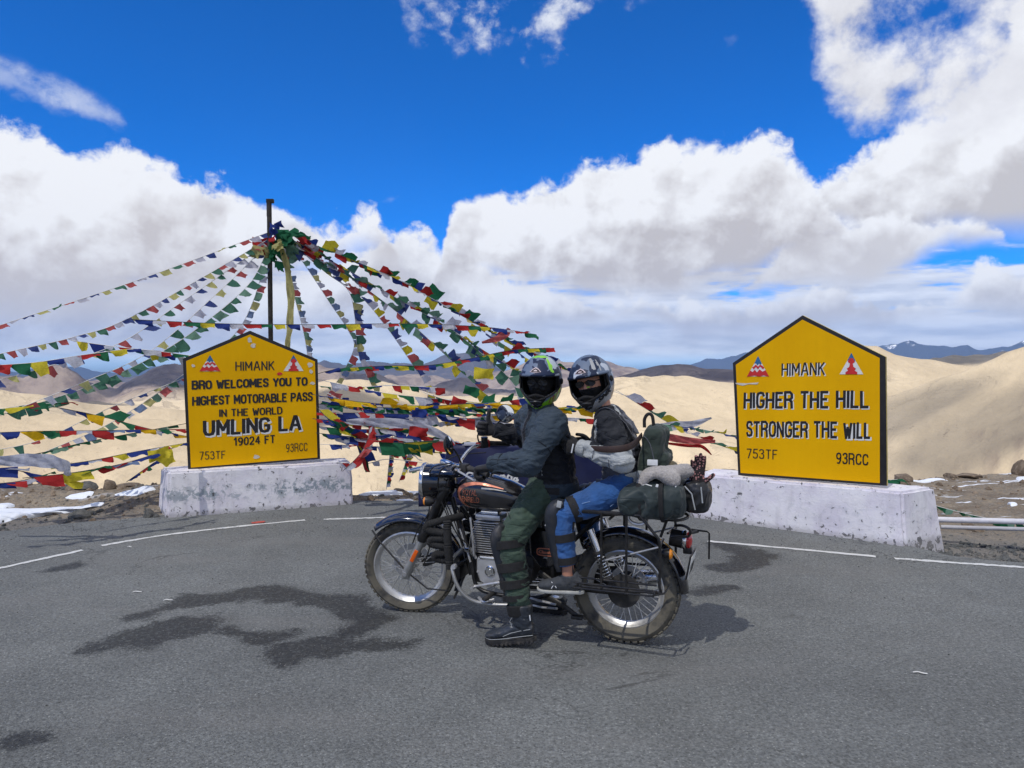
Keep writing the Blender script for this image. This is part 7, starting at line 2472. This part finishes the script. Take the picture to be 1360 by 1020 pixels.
# ------------------------------------------------------------------ luggage on the rear carrier
m_duf = fabric('dark_green_duffel_cloth', (.020, .032, .034), .6, fold=7., bmp=.45)
m_rb = mat('black_rain_cover', (.015, .016, .018), .4, bmp=.4, bs=30)
du = empty('duffel_bag', (BX, BY, 0), BRZ, 'dark green-black duffel bag strapped on the rear carrier', 'bag')
mb = MB(); mb.loft([(-.835, .30, .895), (-.84, .26, .90), (-.94, .10, .91), (-1.02, -.10, .90), (-1.05, -.28, .89), (-1.055, -.31, .89)], [(.07, .06), (.105, .095), (.125, .108), (.125, .105), (.10, .09), (.06, .05)], 26, smooth=3)
mb.box((-.955, .155, .90), (.30, .22, .19), rot=Matrix.Rotation(R(3), 3, 'Y'), bev=.07)
dub = fuse('bag_body', mb, .008, m_duf, du, 7, folds(.010, (7, 7, 9), 6.))
for x, col_ in ((-.865, f_strap), (-.99, f_strap)):
    ring = []
    for k in range(24):
        w = 2 * PI * k / 24
        ring.append((x + .01 * math.sin(w), .155 + (.135) * abs(math.cos(w)) ** .6 * (1 if math.cos(w) > 0 else -1), .90 + .112 * abs(math.sin(w)) ** .6 * (1 if math.sin(w) > 0 else -1)))
    MB().loft(ring, [(.013, .003)] * 24, 6, closed=True, up=(0, 1, 0)).build('strap', col_, du)
MB().loft([(-.86, .245, .985), (-.89, .235, 1.005), (-.93, .23, .995)], [(.012, .003)] * 3, 6).build('strap', f_tagw, du)
MB().box((-.965, .225, .988), (.034, .010, .030), rot=Matrix.Rotation(R(-20), 3, 'Y'), bev=.004).build('buckle', f_tagw, du)
MB().loft([(-1.055, .20, 1.0), (-1.085, .21, .95), (-1.075, .22, .89)], [(.010, .006)] * 3, 8, smooth=4).build('strap_loop', f_tagw, du)
db = empty('bag', (BX, BY, 0), BRZ, 'small black bag behind the duffel under the patterned glove', 'bag')
mb = MB(); mb.box((-1.155, .03, .925), (.15, .22, .19), bev=.06)
fuse('bag_body', mb, .008, m_rb, db, 6, folds(.008, (9, 9, 9), 2.))
MB().loft([(-1.10, .145, .99), (-1.14, .15, .95), (-1.16, .15, .86)], .004, 6).loft([(-1.19, .14, .99), (-1.20, .145, .90)], .004, 6).build('strap', f_seam, db)
# fleece bundle
m_fl, b = new_mat('grey_fleece')
v = coords('Object'); n1 = noise(v, 90., 4., .7); n2 = noise(v, 12., 4., .6)
setc(b, 'Base Color', scalec((.43, .40, .38), lin(n1, .3, .7, .65, 1.2) * lin(n2, .3, .7, .85, 1.1))); b.inputs['Roughness'].default_value = 1.; b.inputs['Sheen Weight'].default_value = .4
bump(b, n1 + n2 * .6, .9, .012)
mb = MB()
mb.loft([(-.86, .21, .985), (-.88, .20, 1.03), (-.93, .18, 1.065), (-.99, .17, 1.055), (-1.04, .16, 1.02), (-1.06, .15, 1.00)], [(.03, .022), (.05, .032), (.062, .036), (.070, .042), (.062, .045), (.03, .02)], 18, smooth=4)
mb.loft([(-.95, .14, 1.04), (-1.03, .10, 1.06), (-1.10, .06, 1.065), (-1.14, .04, 1.05)], [(.05, .035), (.06, .045), (.055, .04), (.03, .02)], 18, smooth=4)
fo = fuse('fleece', mb, .006, m_fl, None, 5, folds(.008, (14, 14, 14), 8., False))
fo.location = (BX, BY, 0); fo.rotation_euler = (0, 0, BRZ)
tag(fo, 'light grey fleece garment rolled on top of the duffel bag', 'garment')
# khaki cap between pack and fleece
mb = MB(); mb.ball((-.975, .02, 1.075), (.075, .06, .045), 20); mb.loft([(-.93, .06, 1.07), (-.90, .10, 1.06)], [(.04, .01), (.03, .006)], 14)
kh = fuse('cap', mb, .006, fabric('khaki_cloth', (.095, .080, .045), .85), None, 5, folds(.005, (14, 14, 14), 1.))
kh.location = (BX, BY, 0); kh.rotation_euler = (0, 0, BRZ)
tag(kh, 'khaki cloth cap tucked between the backpack and the fleece', 'cap')
# patterned knitted glove, fingers up
m_kn, b = new_mat('black_and_pink_knit')
v = coords('Object'); q = voro(v, 70., 'F1', 0, .8); n1 = noise(v, 200., 3., .6)
c_ = mixc(step(.46, .40, q), (.020, .014, .016), (.42, .20, .19)); setc(b, 'Base Color', c_); b.inputs['Roughness'].default_value = .95
bump(b, n1, .5, .004)
go = hand('knitted_glove', (-1.150, .06, .985), (-.12, .12, 1.), (.1, 1, -.1), (-1, .1, .35), [(-6, 10, 8), (0, 12, 10), (6, 12, 10), (14, 14, 12)], [(.5, .1, .85), (.7, .1, .7), (.8, .1, .6)], None, m_kn, 1.02)
go.location = (BX, BY, 0); go.rotation_euler = (0, 0, BRZ)
tag(go, 'black and pink patterned glove standing fingers up on the luggage', 'glove')


# ================================================================== ROADSIDE DETAIL
def stone_mesh(seed, flat=.6, sub=2):
    bm = bmesh.new(); bmesh.ops.create_icosphere(bm, subdivisions=sub, radius=1)
    r = random.Random(seed)
    planes = [(Vector((r.gauss(0, 1), r.gauss(0, 1), r.gauss(0, 1))).normalized(), r.uniform(.55, .9)) for _ in range(9)]
    for v_ in bm.verts:
        for n_, d_ in planes:
            k = v_.co.dot(n_) - d_
            if k > 0: v_.co -= n_ * k
        v_.co *= 1 + .06 * r.uniform(-1, 1)
        v_.co.z *= flat
    me = bpy.data.meshes.new('rock'); bm.to_mesh(me); bm.free(); me.shade_smooth(); me.set_sharp_from_angle(angle=R(28))
    return me


def rock_mat(name, c1, c2):
    m, b = new_mat(name)
    v = coords('Object'); n1 = noise(v, 1.6, 6., .65); n2 = noise(v, 9., 5., .7)
    setc(b, 'Base Color', scalec(mixc(step(.4, .62, n1), c1, c2), lin(n2, .3, .7, .7, 1.25))); b.inputs['Roughness'].default_value = .9
    bump(b, n1 + n2 * .5, .6, .08)
    return m


m_rk1 = rock_mat('grey_rock', (.085, .090, .088), (.17, .165, .15)); m_rk2 = rock_mat('brown_rock', (.15, .11, .075), (.27, .21, .15))
RM = [stone_mesh(k, .45 + .1 * (k % 4)) for k in range(8)]
for k, me in enumerate(RM): me.materials.append(m_rk1 if k % 2 == 0 else m_rk2)
SMALL = [stone_mesh(50 + k, .6, 1) for k in range(4)]


_gx = np.arange(-11, 15, .05); _gy = np.arange(5, 16, .05)
_GZ = shelf_z(*np.meshgrid(_gx, _gy))


def gz_(x, y):
    """height of the shelf, read off a fine grid"""
    i_ = min(max((x - _gx[0]) / .05, 0), len(_gx) - 1.01); j = min(max((y - _gy[0]) / .05, 0), len(_gy) - 1.01)
    a, b_ = int(i_), int(j); fx, fy = i_ - a, j - b_
    return float((_GZ[b_, a] * (1 - fx) + _GZ[b_, a + 1] * fx) * (1 - fy) + (_GZ[b_ + 1, a] * (1 - fx) + _GZ[b_ + 1, a + 1] * fx) * fy)


def hit(px, py):
    """where a sight line meets the road or the shelf; its crest if it passes over"""
    d = ray(px, py); best = None
    for k in range(560):
        y = 5.5 + k * .012; t = y / d.y; x = d.x * t; z = CAM_H + d.z * t
        g = max(gz_(x, y), 0. if y < np.interp(x, _ex, _ey) else -9)
        if best is None or z - g < best[0]: best = (z - g, Vector((x, y, g)))
        if z <= g: return Vector((x, y, g))
    return best[1]


_ex = [p[0] for p in edge]; _ey = [p[1] for p in edge]


def rock(px, py, w, h, k, label, z=0., zoff=0.):
    p = hit(px, py + 3)
    s_ = w / 1000 * p.y / 2
    o = link('rock', RM[k], None)
    o.location = (p.x, p.y + s_ * .1, p.z + h / 1000 * p.y * .22)
    o.scale = (s_ * 1.1, s_ * .9, h / 1000 * p.y * .75 / (.45 + .1 * (k % 4)))
    o.rotation_euler = (0, 0, k * 1.7)
    return tag(o, label, 'rock')


rock(104, 685, 27, 12, 0, 'dark grey boulder at the end of the snow strip on the left verge')
rock(121, 681, 12, 6, 2, 'small dark stone just right of the boulder by the snow strip')
rock(133, 677, 9, 5, 4, 'smallest stone in the row right of the snow strip boulder')
rock(197, 684, 17, 13, 6, 'pale grey angular rock leaning against the left plinth corner')
rock(207, 684, 8, 5, 0, 'little stone wedged at the foot of the left plinth')
rock(1232, 694 - 20, 6, 3, 2, 'small stone behind the right plinth end', -.12)
rock(1285, 700, 20, 11, 1, 'brown flat rock lying under the white pipe', -.2)
for k, (px, py, w, h, kk, lb) in enumerate([(1200, 614, 30, 9, 1, 'low brown outcrop on the skyline just right of the right sign'), (1262, 619, 16, 7, 3, 'pointed brown rock on the gravel skyline at the right'),
                                            (1288, 621, 36, 6, 5, 'long flat brown slab on the gravel skyline at the right'), (1357, 626, 22, 22, 7, 'tall brown rock cut by the right edge of the view'),
                                            (112, 647, 30, 12, 0, 'grey-brown rock outcrop on the left gravel bank'), (145, 642, 24, 14, 3, 'taller brown rock beside the outcrop on the left bank'), (168, 638, 40, 7, 5, 'long low rock on the crest of the left bank'),
                                            (92, 642, 22, 8, 2, 'flat rock left of the outcrop on the bank'), (460, 640, 16, 6, 1, 'small brown rock behind the right end of the left plinth'), (530, 633, 22, 6, 3, 'flat brown rock on the shelf left of the headlamp')]):
    rock(px, py, w, h, kk, lb, -.05)

# gravel: countless stones strewn over the verge, heavier at the right behind the plinth
def strew(name, pts, sizes, material, seed):
    r = random.Random(seed); V = []; F = []
    base = [([v_.co.copy() for v_ in me.vertices], [tuple(p.vertices) for p in me.polygons]) for me in SMALL]
    for (x, y, z), s_ in zip(pts, sizes):
        bv, bf = base[r.randrange(4)]
        q = Euler((r.uniform(0, 6), r.uniform(0, 6), r.uniform(0, 6))).to_matrix()
        o_ = len(V)
        V += [tuple(q @ (p * s_) + Vector((x, y, z))) for p in bv]; F += [tuple(i_ + o_ for i_ in f) for f in bf]
    o = MB().add(V, F)
    me = bpy.data.meshes.new(name); me.from_pydata(o.v, [], o.f)
    ob = link(name, me, material); ob['kind'] = 'stuff'
    return ob


rr3 = random.Random(5)
pts = []; sz = []
EX = [p[0] for p in edge]; EY = [p[1] for p in edge]
for k in range(2300):
    x = rr3.uniform(-8, 9); ey = float(np.interp(x, EX, EY)); y = ey + abs(rr3.gauss(0, 1.1)) - .05
    if y > shelf_edge(x) + .3: continue
    pts.append((x, y, gz_(x, y))); sz.append(rr3.choice([.008, .012, .018, .03]) * rr3.uniform(.6, 1.4))
strew('gravel', pts, sz, m_rk1, 1)
pts = []; sz = []
for k in range(1500):
    x = rr3.uniform(3.6, 7.5); ey = float(np.interp(x, EX, EY)); y = ey + rr3.uniform(.0, 1.3)
    pts.append((x, y, gz_(x, y))); sz.append(rr3.uniform(.012, .045))
strew('gravel', pts, sz, m_rk1, 2)
pts = []; sz = []
for k in range(1100):
    x = rr3.uniform(-9, 11); y = shelf_edge(x) - abs(rr3.gauss(0, 1.3)) + .3
    pts.append((x, y, gz_(x, y))); sz.append(rr3.choice([.02, .03, .05]) * rr3.uniform(.6, 1.5))
strew('gravel', pts, sz, m_rk2, 3)
pts = []; sz = []
for k in range(1400):
    x = rr3.uniform(-6, 6); ey = float(np.interp(x, EX, EY)); y = ey - abs(rr3.gauss(0, 1.)) * (1 if rr3.random() < .6 else 2.6) - .02
    if y < 1.3: continue
    pts.append((x, y, .002)); sz.append(rr3.uniform(.0025, .008))
strew('grit', pts, sz, m_rk1, 4)

# snow: the long strip on the left verge and scraps on the shelf
m_snow, b = new_mat('old_snow')
v = coords('Object'); n1 = noise(v, 3., 6., .6); n2 = noise(v, 22., 5., .65)
setc(b, 'Base Color', mixc(step(.62, .78, n1 * .6 + n2 * .4) * .6, (.80, .84, .90), (.42, .39, .35))); b.inputs['Roughness'].default_value = .7
b.inputs['Subsurface Weight'].default_value = .0
bump(b, n1 + n2 * .4, .5, .02)


def snow_patch(outline, thick, label=None, zb=None):
    """a mound of snow filling an outline on the ground, thickest in the middle"""
    P = [Vector((hit(*p).x, hit(*p).y, 0)) for p in outline]
    P, _ = resample(P, [(1, 1)] * len(P), 5, True)
    c_ = sum(P, Vector()) / len(P)
    V = []; F = []; n = len(P); rings = 6
    for j in range(rings + 1):
        t = j / rings
        for p in P:
            q = c_.lerp(p, t)
            jx = .03 * float(fbm([q.x * 6], [q.y * 6], o=3)[0]) if j == rings else 0
            z = (gz_(q.x, q.y) if zb is None else zb) + thick * (1 - t ** 4) + .012 * float(fbm([q.x * 3], [q.y * 3], o=3)[0]) - (.015 if j == rings else 0)
            V.append((q.x + jx, q.y + jx, z))
    for j in range(rings):
        for k in range(n): F.append((j * n + k, j * n + (k + 1) % n, (j + 1) * n + (k + 1) % n, (j + 1) * n + k))
    return V, F


V, F = snow_patch([(-120, 694), (-40, 684), (0, 680), (50, 674), (95, 671), (120, 667), (148, 665), (140, 670), (112, 676), (90, 682), (60, 685), (20, 691), (0, 697), (-60, 706), (-120, 712)], .055)
o = MB().add(V, F).build('snow', m_snow, None); tag(o, kind='stuff')
mb = MB()
for ol in ([(158, 656), (175, 651), (205, 648), (206, 653), (180, 658)], [(0, 671 - 0), (12, 670), (22, 672), (10, 675), (-8, 675)], [(300, 652), (310, 650), (306, 655)],
           [(470, 655), (500, 651), (560, 652), (558, 656), (520, 658), (480, 659)], [(505, 668), (530, 664), (552, 665), (545, 670), (515, 672)], [(470, 646), (520, 644), (560, 645), (540, 648), (490, 649)],
           [(1200, 632), (1230, 634), (1262, 638), (1240, 639), (1205, 635)], [(1296, 625), (1302, 626), (1299, 628)],
           [(1338, 669), (1352, 671), (1342, 673)], [(88, 661), (110, 656), (128, 656), (110, 663)], [(1350, 634), (1380, 638), (1356, 640)]):
    Vq, Fq = snow_patch(ol, .03); mb.add(Vq, Fq)
o = mb.build('snow_scraps', m_snow, None); tag(o, kind='stuff')

# white pipe along the right verge
m_pipe = mat('white_plastic_pipe', (.62, .62, .66), .45, var=.1, dust=.3)
p0, p1 = G(1238, 700), G(1420, 707)
zp = -.10
P0, P1 = P3(1243, 690, p0[1] * .99), P3(1450, 695, p0[1] * .93)
o = MB().cyl((0, 0, 0), P1 - P0, .028, 18).build('pipe', m_pipe, None); o.location = P0
tag(o, 'white plastic pipe lying along the verge right of the right sign', 'pipe')
o = MB().cyl((0, 0, 0), P1 - P0 + Vector((0, 0, -.0)), .020, 14).build('pipe', mat('dull_grey_pipe', (.40, .40, .42), .5, dust=.4), None); o.location = P0 + Vector((0, -.09, -.055))
tag(o, 'thinner grey pipe lying just in front of the white pipe', 'pipe')

# litter and chips on the asphalt
m_lit = mat('pale_litter', (.60, .60, .58), .7)
for px, py, w, lb in ((1222, 895, .035, 'thin pale scrap lying on the road at the lower right'), (223, 800 - 2, .03, 'pale wisp of litter on the road at the left'), (182, 787, .03, 'small pale scrap on the road left of the damp patch'),
                      (172, 707 + 20, .02, 'tiny pale scrap near the white edge line at the left')):
    x, y = G(px, py)
    o = MB().loft([(-w, 0, .006), (-w * .3, .004, .010), (w * .4, -.003, .008), (w, .002, .006)], [(.006, .002)] * 4, 6, smooth=3).build('litter', m_lit, None); o.location = (x, y, 0); o.rotation_euler = (0, 0, random.uniform(-.3, .3))
    tag(o, lb, 'litter')
